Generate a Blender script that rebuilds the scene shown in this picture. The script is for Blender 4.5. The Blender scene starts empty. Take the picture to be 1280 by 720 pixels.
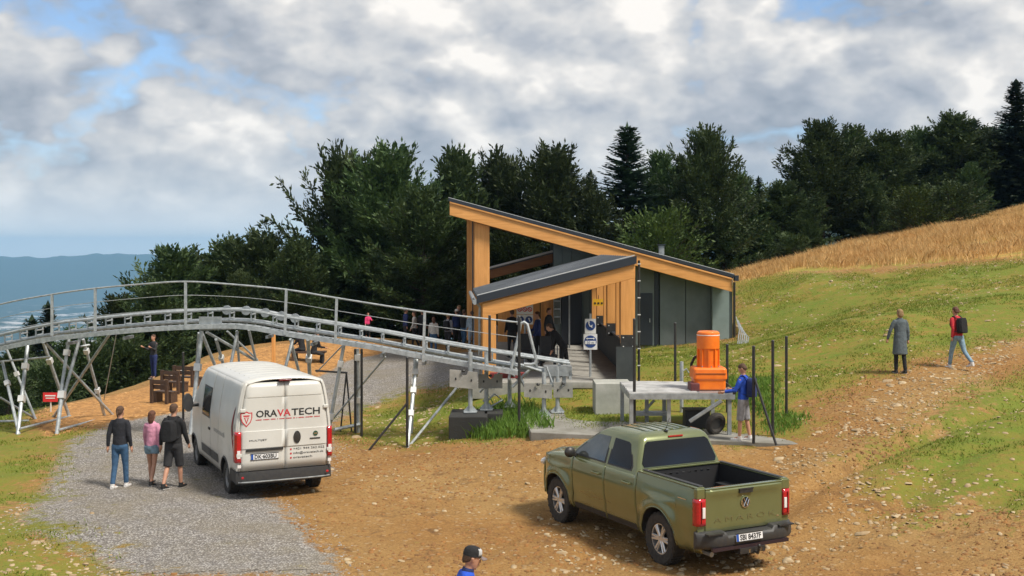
import bpy, bmesh, math, random
import numpy as np
from mathutils import Vector, Matrix
random.seed(7)
RNG = np.random.default_rng(7)
SC = bpy.context.scene
COL = SC.collection

# ------------------------------------------------------------------ camera, world, sun, exposure
F = 1400.0           # focal length in photo pixels
EYE = 5.0            # camera height above the gravel
HZ = 318.0           # horizon row in the photo
cam = bpy.data.cameras.new("camera")
camo = bpy.data.objects.new("camera", cam)
COL.objects.link(camo)
cam.sensor_width = 36
cam.lens = 36 * F / 1280
cam.shift_y = -(360 - HZ) / 1280
cam.clip_start = 0.1
cam.clip_end = 60000
camo.location = (0, 0, EYE)
camo.rotation_euler = (math.radians(90), 0, 0)
SC.camera = camo
SC.view_settings.view_transform = 'Standard'
SC.view_settings.look = 'None'
SC.view_settings.exposure = 0.45
SC.view_settings.gamma = 1.0

SUN_EL, SUN_AZ = math.radians(54), math.radians(125)   # azimuth clockwise from +Y
sd = Vector((math.sin(SUN_AZ) * math.cos(SUN_EL), math.cos(SUN_AZ) * math.cos(SUN_EL), math.sin(SUN_EL)))
sun = bpy.data.lights.new("sun", 'SUN')
sun.energy = 3.7
sun.angle = math.radians(13)
sun.color = (1.0, .93, .82)
suno = bpy.data.objects.new("sun", sun)
COL.objects.link(suno)
suno.rotation_euler = sd.to_track_quat('Z', 'Y').to_euler()
suno.location = (20, -20, 60)

W = bpy.data.worlds.new("World")
SC.world = W
W.use_nodes = True
nt = W.node_tree
nt.nodes.clear()


class NT:
    """tiny helper round a node tree"""
    def __init__(s, nt): s.nt = nt
    def n(s, t, **kw):
        nd = s.nt.nodes.new(t)
        for k, v in kw.items():
            if k.startswith('i_'):
                key = k[2:].replace('_', ' ')
                nd.inputs[key].default_value = v
            else:
                setattr(nd, k, v)
        return nd
    def l(s, a, b): s.nt.links.new(a, b)
    def math(s, op, a, b=None, clamp=False):
        nd = s.nt.nodes.new('ShaderNodeMath'); nd.operation = op; nd.use_clamp = clamp
        for i, v in enumerate((a, b)):
            if v is None: continue
            if hasattr(v, 'links'): s.l(v, nd.inputs[i])
            else: nd.inputs[i].default_value = v
        return nd.outputs[0]
    def mix(s, f, a, b):
        nd = s.nt.nodes.new('ShaderNodeMix'); nd.data_type = 'RGBA'
        for sock, v in ((nd.inputs[0], f), (nd.inputs[6], a), (nd.inputs[7], b)):
            if hasattr(v, 'links'): s.l(v, sock)
            elif isinstance(v, (int, float)): sock.default_value = v
            else: sock.default_value = (v[0], v[1], v[2], 1)
        return nd.outputs[2]
    def ramp(s, f, stops):
        nd = s.nt.nodes.new('ShaderNodeValToRGB')
        e = nd.color_ramp.elements
        while len(e) < len(stops): e.new(.5)
        for k, (p, c) in enumerate(stops):
            e[k].position = p
            e[k].color = (c, c, c, 1) if isinstance(c, (int, float)) else (c[0], c[1], c[2], 1)
        s.l(f, nd.inputs[0])
        return nd.outputs[0]
    def noise(s, vec, scale, detail=4, rough=.5, dist=0.0):
        nd = s.nt.nodes.new('ShaderNodeTexNoise')
        nd.inputs['Scale'].default_value = scale
        nd.inputs['Detail'].default_value = detail
        nd.inputs['Roughness'].default_value = rough
        nd.inputs['Distortion'].default_value = dist
        if vec is not None: s.l(vec, nd.inputs['Vector'])
        return nd.outputs[0]


T = NT(nt)
out = T.n('ShaderNodeOutputWorld')
sky = T.n('ShaderNodeTexSky', sky_type='NISHITA')
sky.sun_disc = False
sky.sun_elevation = SUN_EL
sky.sun_rotation = SUN_AZ
sky.altitude = 1000
sky.air_density = 1.0
sky.dust_density = .6
sky.ozone_density = 3.0
tc = T.n('ShaderNodeTexCoord')
mp = T.n('ShaderNodeMapping')
mp.inputs['Scale'].default_value = (1, 1, 1.6)
mp.inputs['Location'].default_value = (3.1, 0.35, 1.7)
T.l(tc.outputs['Generated'], mp.inputs[0])
v = mp.outputs[0]
def puff(vec):
    wn = T.n('ShaderNodeTexNoise'); wn.inputs['Scale'].default_value = 7.0; wn.inputs['Detail'].default_value = 4; wn.inputs['Roughness'].default_value = .6
    T.l(vec, wn.inputs['Vector'])
    vm = T.n('ShaderNodeVectorMath', operation='SCALE'); vm.inputs['Scale'].default_value = .22; T.l(wn.outputs['Color'], vm.inputs[0])
    va = T.n('ShaderNodeVectorMath', operation='ADD'); T.l(vec, va.inputs[0]); T.l(vm.outputs[0], va.inputs[1])
    o = None
    for sc, w in ((6.5, .56), (16.0, .30)):
        vo_ = T.n('ShaderNodeTexVoronoi', feature='F1'); vo_.inputs['Scale'].default_value = sc
        T.l(va.outputs[0], vo_.inputs['Vector'])
        q = T.math('MULTIPLY', vo_.outputs['Distance'], -w)
        o = q if o is None else T.math('ADD', o, q)
    n_ = T.noise(vec, 6.0, 7, .58, 0)
    return T.math('ADD', T.math('ADD', o, .42), T.math('MULTIPLY', n_, .62))


base = puff(v)
big = T.noise(v, 3.2, 4, .5, .3)
fine = T.noise(v, 22.0, 4, .6, 0)
mp2 = T.n('ShaderNodeMapping')          # the same field looked up a little towards the sun: lit and shaded flanks
mp2.inputs['Scale'].default_value = (1, 1, 1.6)
mp2.inputs['Location'].default_value = (3.1 + .03, 0.35, 1.7 + .035)
T.l(tc.outputs['Generated'], mp2.inputs[0])
base2 = puff(mp2.outputs[0])
relief = T.math('SUBTRACT', base, base2)
lit = T.math('ADD', T.math('MULTIPLY', relief, 1.7), T.math('ADD', T.math('MULTIPLY', big, 1.9), T.math('MULTIPLY', fine, .40)))
lit = T.math('ADD', lit, -.67)
cloudcol = T.ramp(lit, [(.0, (.26, .285, .33)), (.34, (.38, .395, .43)), (.58, (.50, .50, .505)), (.78, (.62, .60, .58)), (1.0, (.80, .76, .71))])
cov = T.math('ADD', T.math('MULTIPLY', base, .7), T.math('MULTIPLY', big, .55))
cover = T.ramp(cov, [(.30, 0.0), (.42, 1.0)])
sep = T.n('ShaderNodeSeparateXYZ')
T.l(tc.outputs['Generated'], sep.inputs[0])
low = T.ramp(sep.outputs[2], [(0.0, 1.0), (.10, 0.0)])
vlow = T.ramp(sep.outputs[2], [(0.004, 1.0), (.055, 0.0)])
cover2 = T.math('MAXIMUM', cover, T.math('MULTIPLY', low, .75))
lowcol = T.mix(T.math('MULTIPLY', low, .65), cloudcol, (.50, .54, .58))
lowcol = T.mix(T.math('MULTIPLY', vlow, .8), lowcol, (1.05, 1.0, .93))
cover2 = T.math('MAXIMUM', cover2, vlow)
bg1 = T.n('ShaderNodeBackground'); bg1.inputs[1].default_value = .12
bg2 = T.n('ShaderNodeBackground'); bg2.inputs[1].default_value = 1.0
T.l(sky.outputs[0], bg1.inputs[0]); T.l(lowcol, bg2.inputs[0])
ms = T.n('ShaderNodeMixShader')
T.l(cover2, ms.inputs[0]); T.l(bg1.outputs[0], ms.inputs[1]); T.l(bg2.outputs[0], ms.inputs[2])
T.l(ms.outputs[0], out.inputs[0])

# ------------------------------------------------------------------ materials
MATS = {}


def mat(name, col, rough=.6, metal=0.0, var=.0, scale=6.0, bump=0.0, col2=None, coat=0.0, bscale=None, spec=.5, coords='Object', dirt=0.0):
    """procedural principled material: noise drift between col and col2, small relief"""
    if name in MATS: return MATS[name]
    m = bpy.data.materials.new(name)
    m.use_nodes = True
    t = NT(m.node_tree)
    b = m.node_tree.nodes['Principled BSDF']
    b.inputs['Roughness'].default_value = rough
    b.inputs['Metallic'].default_value = metal
    b.inputs['Coat Weight'].default_value = coat
    b.inputs['Coat Roughness'].default_value = .08
    b.inputs['Specular IOR Level'].default_value = spec
    tcn = t.n('ShaderNodeTexCoord')
    vec = tcn.outputs[coords]
    if col2 is None:
        k = 1 - (var if var else .06)
        col2 = tuple(c * k for c in col)
    nz = t.noise(vec, scale, 6, .6)
    f = t.ramp(nz, [(.35, 0.0), (.65, 1.0)])
    c = t.mix(f, col, col2)
    if dirt:
        sp = t.n('ShaderNodeSeparateXYZ'); t.l(vec, sp.inputs[0])
        hgt = t.ramp(t.math('ADD', sp.outputs[2], t.math('MULTIPLY', nz, .25)), [(.35, 1.0), (1.0, 0.0)])
        c = t.mix(t.math('MULTIPLY', hgt, dirt), c, (.22, .16, .09))
    t.l(c, b.inputs['Base Color'])
    if bump:
        nb = t.noise(vec, bscale or scale * 8, 5, .6)
        bp = t.n('ShaderNodeBump'); bp.inputs['Strength'].default_value = bump; bp.inputs['Distance'].default_value = .02
        t.l(nb, bp.inputs['Height']); t.l(bp.outputs[0], b.inputs['Normal'])
    MATS[name] = m
    return m


def wood(name, c1, c2, axis=0, scale=3.0):
    if name in MATS: return MATS[name]
    m = bpy.data.materials.new(name); m.use_nodes = True
    t = NT(m.node_tree); b = m.node_tree.nodes['Principled BSDF']
    b.inputs['Roughness'].default_value = .55
    tcn = t.n('ShaderNodeTexCoord')
    mpn = t.n('ShaderNodeMapping')
    s = [scale * 5] * 3; s[axis] = scale * .35
    mpn.inputs['Scale'].default_value = s
    t.l(tcn.outputs['Object'], mpn.inputs[0])
    n1 = t.noise(mpn.outputs[0], 1.2, 6, .6, .6)
    n2 = t.noise(tcn.outputs['Object'], 1.1, 3, .5)
    c = t.mix(t.ramp(n1, [(.3, 0.0), (.7, 1.0)]), c1, c2)
    c = t.mix(t.ramp(n2, [(.45, 0.0), (.75, .35)]), c, tuple(k * .75 for k in c2))
    t.l(c, b.inputs['Base Color'])
    bp = t.n('ShaderNodeBump'); bp.inputs['Strength'].default_value = .25; bp.inputs['Distance'].default_value = .01
    t.l(n1, bp.inputs['Height']); t.l(bp.outputs[0], b.inputs['Normal'])
    MATS[name] = m
    return m


M_galv = mat('galvanised_steel', (.50, .53, .54), .5, .45, scale=9, col2=(.32, .35, .36), bump=.05)
M_galvd = mat('galvanised_dull', (.42, .45, .46), .5, .6, scale=6, col2=(.28, .30, .31), bump=.06)
M_clamp = mat('clamp_white_metal', (.72, .72, .70), .4, .3, scale=20)
M_black = mat('black_painted_steel', (.018, .018, .02), .45, 0, scale=12, col2=(.035, .033, .03))
M_rubber = mat('tyre_rubber', (.022, .021, .02), .85, 0, scale=20, col2=(.05, .043, .035), bump=.2)
M_plast = mat('black_plastic', (.03, .031, .034), .55, 0, scale=14, col2=(.045, .043, .04), bump=.1, bscale=300)
M_glass = mat('tinted_glass', (.010, .010, .011), .05, 0, scale=2, spec=.45)
M_glass2 = mat('clear_side_glass', (.10, .115, .11), .05, 0, scale=2, spec=.9, coat=.5, col2=(.04, .05, .05))
M_conc = mat('concrete', (.36, .35, .32), .85, 0, scale=3, col2=(.24, .235, .21), bump=.35, bscale=40)
M_darkwall = mat('dark_grey_cladding', (.165, .20, .20), .7, 0, scale=1.2, col2=(.12, .15, .15), bump=.1)
M_lightwall = mat('grey_green_panel', (.21, .27, .26), .7, 0, scale=1.5, col2=(.17, .22, .21), bump=.05)
M_roofing = mat('grey_roof_sheet', (.135, .15, .165), .5, .25, scale=1.8, col2=(.10, .11, .125), bump=.12)
M_fascia = mat('dark_fascia_metal', (.035, .042, .055), .45, .3, scale=4)
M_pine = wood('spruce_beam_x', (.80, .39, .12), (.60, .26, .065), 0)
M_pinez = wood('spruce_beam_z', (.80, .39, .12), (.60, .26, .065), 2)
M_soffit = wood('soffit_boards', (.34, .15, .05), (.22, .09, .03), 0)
M_oldwood = wood('weathered_brown_timber', (.10, .06, .04), (.05, .03, .02), 0)
M_skin = mat('skin', (.50, .27, .18), .55, 0, scale=9, col2=(.44, .22, .14))
M_white = mat('white_sheet', (.78, .78, .76), .5, 0, scale=5)
M_red = mat('red_sheet', (.65, .03, .03), .5, 0, scale=5)
M_blue = mat('sign_blue', (.02, .06, .22), .5, 0, scale=5)
M_ink = mat('black_print', (.02, .02, .02), .6)
M_redink = mat('red_print', (.5, .03, .04), .6)


def cloth(name, c):
    return mat('cloth_' + name, c, .9, 0, scale=14, col2=tuple(k * .72 for k in c), bump=.9, bscale=13)


# ------------------------------------------------------------------ mesh builder
class MB:
    def __init__(s): s.v = []; s.f = []
    def add(s, vs, fs):
        o = len(s.v); s.v += [tuple(q) for q in vs]; s.f += [tuple(i + o for i in f) for f in fs]
        return s
    def box(s, c, d, rot=None):
        hx, hy, hz = d[0] / 2, d[1] / 2, d[2] / 2
        vs = [Vector((x * hx, y * hy, z * hz)) for x in (-1, 1) for y in (-1, 1) for z in (-1, 1)]
        if rot is not None: vs = [rot @ q for q in vs]
        vs = [q + Vector(c) for q in vs]
        return s.add(vs, [(0, 1, 3, 2), (4, 6, 7, 5), (0, 4, 5, 1), (2, 3, 7, 6), (0, 2, 6, 4), (1, 5, 7, 3)])
    def hexa(s, p):   # eight corners: bottom four then top four, same order
        return s.add(p, [(3, 2, 1, 0), (4, 5, 6, 7), (0, 1, 5, 4), (1, 2, 6, 5), (2, 3, 7, 6), (3, 0, 4, 7)])
    def tube(s, pts, r, n=8, cap=True, flat=1.0):
        pts = [Vector(p) for p in pts]
        rs = r if isinstance(r, (list, tuple)) else [r] * len(pts)
        rings = []
        ref = None
        for i, p in enumerate(pts):
            a = pts[max(0, i - 1)]; b = pts[min(len(pts) - 1, i + 1)]
            d = (b - a)
            if d.length < 1e-9: d = Vector((0, 0, 1))
            d.normalize()
            if ref is None:
                ref = Vector((0, 0, 1)) if abs(d.z) < .9 else Vector((0, 1, 0))
            u = ref - d * ref.dot(d)
            if u.length < 1e-4:
                ref = Vector((1, 0, 0)); u = ref - d * ref.dot(d)
            u.normalize(); w = d.cross(u)
            ref = u
            rr = rs[i]
            ru, rw = (rr if isinstance(rr, (list, tuple)) else (rr, rr * flat))
            rings.append([p + u * (math.cos(t) * ru) + w * (math.sin(t) * rw) for t in [2 * math.pi * k / n for k in range(n)]])
        return s.loft(rings, cap)
    def loft(s, rings, cap=True):
        n = len(rings[0]); vs = [q for r in rings for q in r]; fs = []
        for i in range(len(rings) - 1):
            for k in range(n):
                a = i * n + k; b = i * n + (k + 1) % n
                fs.append((a, b, b + n, a + n))
        if cap:
            fs.append(tuple(reversed(range(n))))
            fs.append(tuple((len(rings) - 1) * n + k for k in range(n)))
        return s.add(vs, fs)
    def ell(s, c, r, nu=10, nv=7, rot=None):
        c = Vector(c); rings = []
        for j in range(1, nv):
            ph = math.pi * j / nv
            ring = []
            for k in range(nu):
                t = 2 * math.pi * k / nu
                q = Vector((r[0] * math.sin(ph) * math.cos(t), r[1] * math.sin(ph) * math.sin(t), -r[2] * math.cos(ph)))
                ring.append(c + (rot @ q if rot is not None else q))
            rings.append(ring)
        return s.loft(rings, True)
    def prism(s, poly, p0, ux, uy, depth):
        """2-D polygon (list of (a,b)) put at p0 + a*ux + b*uy, thickened by vector depth"""
        p0, ux, uy, depth = Vector(p0), Vector(ux), Vector(uy), Vector(depth)
        n = len(poly)
        vs = [p0 + ux * a + uy * b for a, b in poly] + [p0 + ux * a + uy * b + depth for a, b in poly]
        fs = [tuple(range(n)), tuple(reversed(range(n, 2 * n)))] + [(k, k + n, (k + 1) % n + n, (k + 1) % n) for k in range(n)]
        return s.add(vs, fs)
    def grid(s, g, flip=False):
        nu, nv = len(g), len(g[0]); vs = [q for r in g for q in r]; fs = []
        for i in range(nu - 1):
            for j in range(nv - 1):
                f = (i * nv + j, (i + 1) * nv + j, (i + 1) * nv + j + 1, i * nv + j + 1)
                fs.append(tuple(reversed(f)) if flip else f)
        return s.add(vs, fs)
    def mesh(s, name, m, smooth=False, fix=True):
        me = bpy.data.meshes.new(name)
        me.from_pydata(s.v, [], s.f)
        if fix:
            bm = bmesh.new(); bm.from_mesh(me)
            bmesh.ops.recalc_face_normals(bm, faces=bm.faces)
            bm.to_mesh(me); bm.free()
        if m is not None: me.materials.append(m)
        if smooth:
            me.polygons.foreach_set('use_smooth', [True] * len(me.polygons))
            me.set_sharp_from_angle(angle=math.radians(34))
        me.update()
        return me
    def obj(s, name, m, parent=None, smooth=False, loc=None, **kw):
        o = bpy.data.objects.new(name, s.mesh(name, m, smooth))
        COL.objects.link(o)
        if loc is not None: o.location = loc
        if parent is not None: o.parent = parent
        tag(o, **kw)
        return o


def tag(o, label=None, cat=None, group=None, kind=None):
    if label: o['label'] = label
    if cat: o['category'] = cat
    if group: o['group'] = group
    if kind: o['kind'] = kind
    return o


def thing(name, loc, label, cat, group=None, rz=0.0):
    o = bpy.data.objects.new(name, None)
    COL.objects.link(o)
    o.location = loc; o.rotation_euler = (0, 0, rz)
    o.empty_display_size = .2
    return tag(o, label, cat, group)


PENDING = []   # (object, modifiers) baked in one go


def bake_mods():
    dg = bpy.context.evaluated_depsgraph_get()
    dg.update()
    done = []
    for o in PENDING:
        ev = o.evaluated_get(dg)
        me = bpy.data.meshes.new_from_object(ev, depsgraph=dg)
        done.append((o, me))
    for o, me in done:
        o.modifiers.clear(); o.data = me
    PENDING.clear()


def bevel(o, w=.01, seg=2, ang=35):
    m = o.modifiers.new('bevel', 'BEVEL'); m.width = w; m.segments = seg; m.limit_method = 'ANGLE'; m.angle_limit = math.radians(ang)
    for p in o.data.polygons: p.use_smooth = True
    w2 = o.modifiers.new('wn', 'WEIGHTED_NORMAL')
    PENDING.append(o)
    return o


def text(name, s, size, m, parent, loc, rot, extrude=.0015, align='LEFT', bold=0.0, sx=1.0):
    cu = bpy.data.curves.new(name, 'FONT')
    cu.body = s; cu.size = size; cu.extrude = extrude; cu.align_x = align; cu.offset = bold
    cu.resolution_u = 2
    tmp = bpy.data.objects.new(name + '_t', cu)
    COL.objects.link(tmp)
    dg = bpy.context.evaluated_depsgraph_get()
    me = bpy.data.meshes.new_from_object(tmp.evaluated_get(dg))
    bpy.data.objects.remove(tmp)
    me.materials.clear(); me.materials.append(m)
    o = bpy.data.objects.new(name, me)
    COL.objects.link(o)
    o.parent = parent
    o.matrix_local = Matrix.Translation(Vector(loc)) @ rot.to_4x4() @ Matrix.Diagonal((sx, 1, 1, 1))
    return o


def frame(xa, ya):   # rotation whose local x and y axes are xa, ya
    xa = Vector(xa).normalized(); za = xa.cross(Vector(ya)).normalized(); ya = za.cross(xa)
    return Matrix((xa, ya, za)).transposed()


def P(px, py, Y):
    """world point seen at photo pixel (px, py) at distance Y"""
    return Vector(((px - 640) / F * Y, Y, EYE - (py - HZ) / F * Y))


# ------------------------------------------------------------------ terrain
CP = [  # X, Y, z
    (-6, 8, 0), (0, 8, 0), (6, 8, 0), (-10, 14, -.1), (-4, 14, 0), (0, 14, 0), (4, 15, 0), (7.5, 15, .15), (11, 15, .5),
    (-8, 20, 0), (-3, 20, 0), (1, 19, 0), (3.2, 18.6, 0), (2.4, 21, 0), (5.6, 19, .05), (.7, 21.7, 0), (8.5, 20, .55), (12, 20, 1.1),
    (-12, 24, -.05), (-6, 24, 0), (-3.5, 25, 0), (0, 24, .12), (3, 24, .45), (5.3, 25.6, .7), (8, 23.5, .95), (11.5, 25, 1.4), (16, 25, 1.8),
    (-16, 32, -.25), (-11, 33, 0), (-6, 30, 0), (-2.5, 28, .05), (-1.4, 31, .15), (1.2, 29, .7), (4, 28, .7), (6.5, 27, .85), (-5, 36, .05), (-2, 36, .25),
    (10.6, 30.5, 1.78), (12.1, 30.8, 1.85), (16, 33, 2.4), (8, 31, 1.35), (5, 31.5, .95),
    (1, 34, 1.1), (4, 34, 1.15), (7.5, 38, 1.5), (2, 42, 1.2), (7, 46, 1.25), (4, 55, 1.2), (0, 48, 1.0), (9.6, 44.5, 1.6),
    (11.1, 38, 2.6), (16.5, 36, 2.95), (11.8, 47, 2.45), (13.4, 52, 3.4), (12.2, 58, 3.75), (22.9, 50, 4.93), (17.7, 54, 4.34), (25, 38, 3.9),
    (28.3, 62, 6.95), (20.4, 62, 5.35), (14.2, 62, 4.1), (35, 55, 7.5), (40, 70, 9.5),
    (30, 82, 6.4), (20, 82, 4.0), (10, 82, 1.5), (0, 72, -1.5), (-8, 72, -4), (-18, 72, -8),
    (-16.5, 38, -.35), (-14.7, 42, -.15), (-14.8, 46.3, -.14), (-16.6, 47.5, -1.3), (-17.3, 50, -2.2), (-16.3, 43.5, -.6), (-14.5, 50, .08), (-11.7, 53, .7), (-8.2, 55, .95), (-5, 52, .6), (-2, 55, .65), (-17.5, 53, -1.9), (-12.8, 58, -.9), (-8.5, 60, -.2), (-14.5, 54.5, -.6), (-1.5, 36.5, .75), (-1, 34.2, .85), (-1.2, 33, .6), (1.2, 26.9, .60), (3, 26.0, .60), (5.8, 24.6, .66), (2.0, 32.5, .95), (-7, 46, .3),
    (-20, 40, -1.6), (-19, 50, -2.2), (-24, 45, -4.5), (-16, 60, -2.6), (-10, 63, -1.6), (-3, 63, -.3), (-28, 60, -9), (-22, 30, -1.2), (-30, 30, -4),
    (-15, 20, -.5), (-20, 12, -1.5), (18, 12, 1.2), (26, 20, 2.4), (-35, 75, -14), (-14, 88, -12), (5, 95, -4), (25, 98, 3), (45, 98, 9),
]
_c = np.array(CP, float)


def _tps_k(d2):
    return np.where(d2 > 1e-9, d2 * np.log(np.maximum(d2, 1e-9)), 0)


_n = len(_c)
_d = ((_c[:, None, :2] - _c[None, :, :2]) ** 2).sum(-1)
_A = np.zeros((_n + 3, _n + 3))
_A[:_n, :_n] = _tps_k(_d) + np.eye(_n) * .6
_A[:_n, _n] = 1; _A[:_n, _n + 1:] = _c[:, :2]; _A[_n, :_n] = 1; _A[_n + 1:, :_n] = _c[:, :2].T
_w = np.linalg.solve(_A, np.r_[_c[:, 2], 0, 0, 0])


def near_h(X, Y):
    X = np.asarray(X, float); Y = np.asarray(Y, float)
    r = np.full(X.shape, _w[_n]) + _w[_n + 1] * X + _w[_n + 2] * Y
    for i in range(_n):
        r = r + _w[i] * _tps_k((X - _c[i, 0]) ** 2 + (Y - _c[i, 1]) ** 2)
    return r


def sstep(x, a, b):
    t = np.clip((x - a) / (b - a), 0, 1)
    return t * t * (3 - 2 * t)


def vnoise(X, Y, s, seed=0):
    """smooth value noise"""
    x = X / s + seed * 17.3; y = Y / s + seed * 9.1
    xi = np.floor(x); yi = np.floor(y); fx = x - xi; fy = y - yi
    fx = fx * fx * (3 - 2 * fx); fy = fy * fy * (3 - 2 * fy)
    def h(a, b):
        q = np.sin(a * 127.1 + b * 311.7 + seed * 13.7) * 43758.5453
        return q - np.floor(q)
    return (h(xi, yi) * (1 - fx) + h(xi + 1, yi) * fx) * (1 - fy) + (h(xi, yi + 1) * (1 - fx) + h(xi + 1, yi + 1) * fx) * fy


def far_h(X, Y):
    r = np.hypot(X, Y); az = np.degrees(np.arctan2(X, Y))
    side = sstep(az, -2, 22) * (1 - sstep(np.abs(az), 60, 120))
    z = -12 - 340 * sstep(r, 90, 1900) * (1 - side * .86)
    z = z + side * 10
    # wooded mountain to the right
    for (a0, r0, h0, sa, sr) in ((23.9, 1500, 190, 3.0, 400), (17, 1900, 215, 3.0, 420), (12.6, 1750, 205, 2.4, 330), (31, 1500, 150, 3, 450)):
        z = z + h0 * np.exp(-((az - a0) / sa) ** 2 - ((r - r0) / sr) ** 2)
    z = z + 22 * (vnoise(X, Y, 260, 2) - .5) * sstep(r, 300, 900)
    # long ridge across the valley
    ridge = np.exp(-((r - 11500) / 1500) ** 2)
    z = z + ridge * (352 + 46 * (vnoise(az * 10, az * 0, 16, 5) - .5) + 26 * (vnoise(az * 10, az * 0, 5, 6) - .5) + 10 * (vnoise(az * 10, az * 0, 1.7, 7) - .5))
    z = z + 130 * (vnoise(X, Y, 1300, 8) - .35) * sstep(r, 2500, 6000) * (1 - ridge)
    return z


def H(X, Y):
    X = np.asarray(X, float); Y = np.asarray(Y, float)
    r = np.hypot(X, Y)
    k = sstep(r, 88, 150)
    Xc = np.clip(X, -42, 48); Yc = np.clip(Y, 2, 100)
    n = near_h(Xc, Yc)
    n = n + (.10 * (vnoise(X, Y, 3.1, 1) - .5) + .05 * (vnoise(X, Y, .9, 3) - .5)) * sstep(np.abs(Y - 22) + np.abs(X), 4, 8)
    # small bank and rut at the lower left of the gravel, rut beside the stony track on the right
    n = n - .12 * np.exp(-(((X + 6.6) / 1.0) ** 2 + ((Y - 18.3) / 1.6) ** 2))
    u = (X - 6.0) * .62 - (Y - 22) * .78
    wob = .35 * np.sin(Y * .9) + .25 * np.sin(Y * 2.3 + 1)
    for du, dep in ((0, .20), (1.7, .12), (3.1, .10)):
        n = n - dep * np.exp(-((u - du + wob * .4) / .34) ** 2) * sstep(Y, 17, 21) * (1 - sstep(Y, 33, 38))
    for xr_, a_ in ((-1.2, .05), (.5, .05)):   # old wheel tracks across the bare earth
        n = n - a_ * np.exp(-((X - xr_ - .28 * (Y - 16) + .3 * np.sin(Y * .5)) / .22) ** 2) * (1 - sstep(Y, 21, 25))
    n = n + .09 * (vnoise(X, Y, 1.5, 21) - .5) * sstep(Y, 21, 24) * (X > 5.5)
    for (xa, xb, ya, yb) in ((-1.15, 3.75, 33.15, 46.5), (-1.2, 9.5, 46.3, 59.5)):   # levelled ground under the station floor
        f = sstep(X, xa, xa + .25) * (1 - sstep(X, xb - .25, xb)) * sstep(Y, ya, ya + .25) * (1 - sstep(Y, yb - .25, yb))
        n = n * (1 - f) + np.minimum(n, 1.02) * f
    return n * (1 - k) + far_h(X, Y) * k


def hz(x, y): return float(H(np.array([x]), np.array([y]))[0])


def G(px, py, y0=7.0, y1=110.0):
    """where the sight line of a photo pixel first meets the terrain"""
    Y = np.linspace(y0, y1, 1400)
    X = (px - 640) / F * Y; Z = EYE - (py - HZ) / F * Y
    d = Z - H(X, Y)
    i = np.argmax(d < 0) if (d < 0).any() else len(Y) - 1
    return Vector((X[i], Y[i], Z[i]))


def poly_world(pts): return np.array([G(a, b)[:2] for a, b in pts])


def sdf(poly, X, Y):
    """signed distance, positive inside"""
    n = len(poly); d = np.full(X.shape, 1e9); ins = np.zeros(X.shape, bool)
    for i in range(n):
        a = poly[i]; b = poly[(i + 1) % n]
        e = b - a; wx = X - a[0]; wy = Y - a[1]
        t = np.clip((wx * e[0] + wy * e[1]) / (e @ e + 1e-12), 0, 1)
        d = np.minimum(d, np.hypot(wx - e[0] * t, wy - e[1] * t))
        c = ((a[1] <= Y) != (b[1] <= Y))
        with np.errstate(divide='ignore', invalid='ignore'):
            xx = a[0] + (Y - a[1]) / (b[1] - a[1] if b[1] != a[1] else 1e-9) * e[0]
        ins ^= c & (X < xx)
    return np.where(ins, d, -d)


ZONES = {
    'gravel': [[(150, 720), (425, 720), (405, 690), (352, 637), (325, 612), (405, 592), (416, 560), (416, 530), (450, 512), (520, 487), (600, 476), (640, 462), (600, 440), (490, 436), (430, 452),
                (400, 466), (300, 500), (240, 512), (150, 527), (80, 550), (62, 590), (45, 625), (15, 655), (60, 680), (110, 700)]],
    'chips': [[(38, 527), (52, 512), (150, 492), (235, 462), (300, 440), (360, 430), (440, 424), (500, 432), (480, 442), (430, 452), (400, 470), (330, 490), (250, 510), (150, 525), (60, 546)]],
    'grass': [[(-40, 505), (40, 524), (60, 546), (110, 538), (78, 552), (58, 590), (40, 625), (-40, 650)],
              [(425, 545), (450, 516), (520, 490), (610, 478), (716, 476), (790, 482), (690, 512), (655, 535), (740, 542), (690, 548), (600, 550), (520, 558), (470, 556)],
              [(915, 352), (1000, 344), (1300, 325), (1560, 300), (1560, 330), (1300, 405), (1190, 442), (1090, 470), (1010, 505), (975, 545), (930, 556), (905, 500), (840, 480), (716, 476), (716, 432), (905, 428), (925, 425)],
              [(1085, 590), (1140, 545), (1215, 495), (1300, 460), (1560, 380), (1560, 640), (1300, 655), (1225, 640), (1150, 640), (1095, 622)],
              [(960, 530), (1010, 520), (1020, 540), (960, 552)],
              [(-60, 640), (30, 645), (80, 678), (120, 700), (135, 740), (-60, 740)],
              [(640, 505), (700, 476), (960, 478), (990, 520), (950, 548), (700, 548), (650, 545)]],
    'dry': [[(915, 348), (930, 338), (1100, 300), (1300, 258), (1560, 215), (1560, 300), (1300, 322), (1180, 327), (1050, 337), (940, 349)]],
}
ZW = {k: [poly_world(p) for p in v] for k, v in ZONES.items()}


def zone(name, X, Y):
    r = np.full(X.shape, -1e9)
    for p in ZW[name]: r = np.maximum(r, sdf(p, X, Y))
    return r


def mask(name, X, Y, soft=.7):
    return np.clip(.5 + zone(name, X, Y) / (2 * soft), 0, 1)


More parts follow.
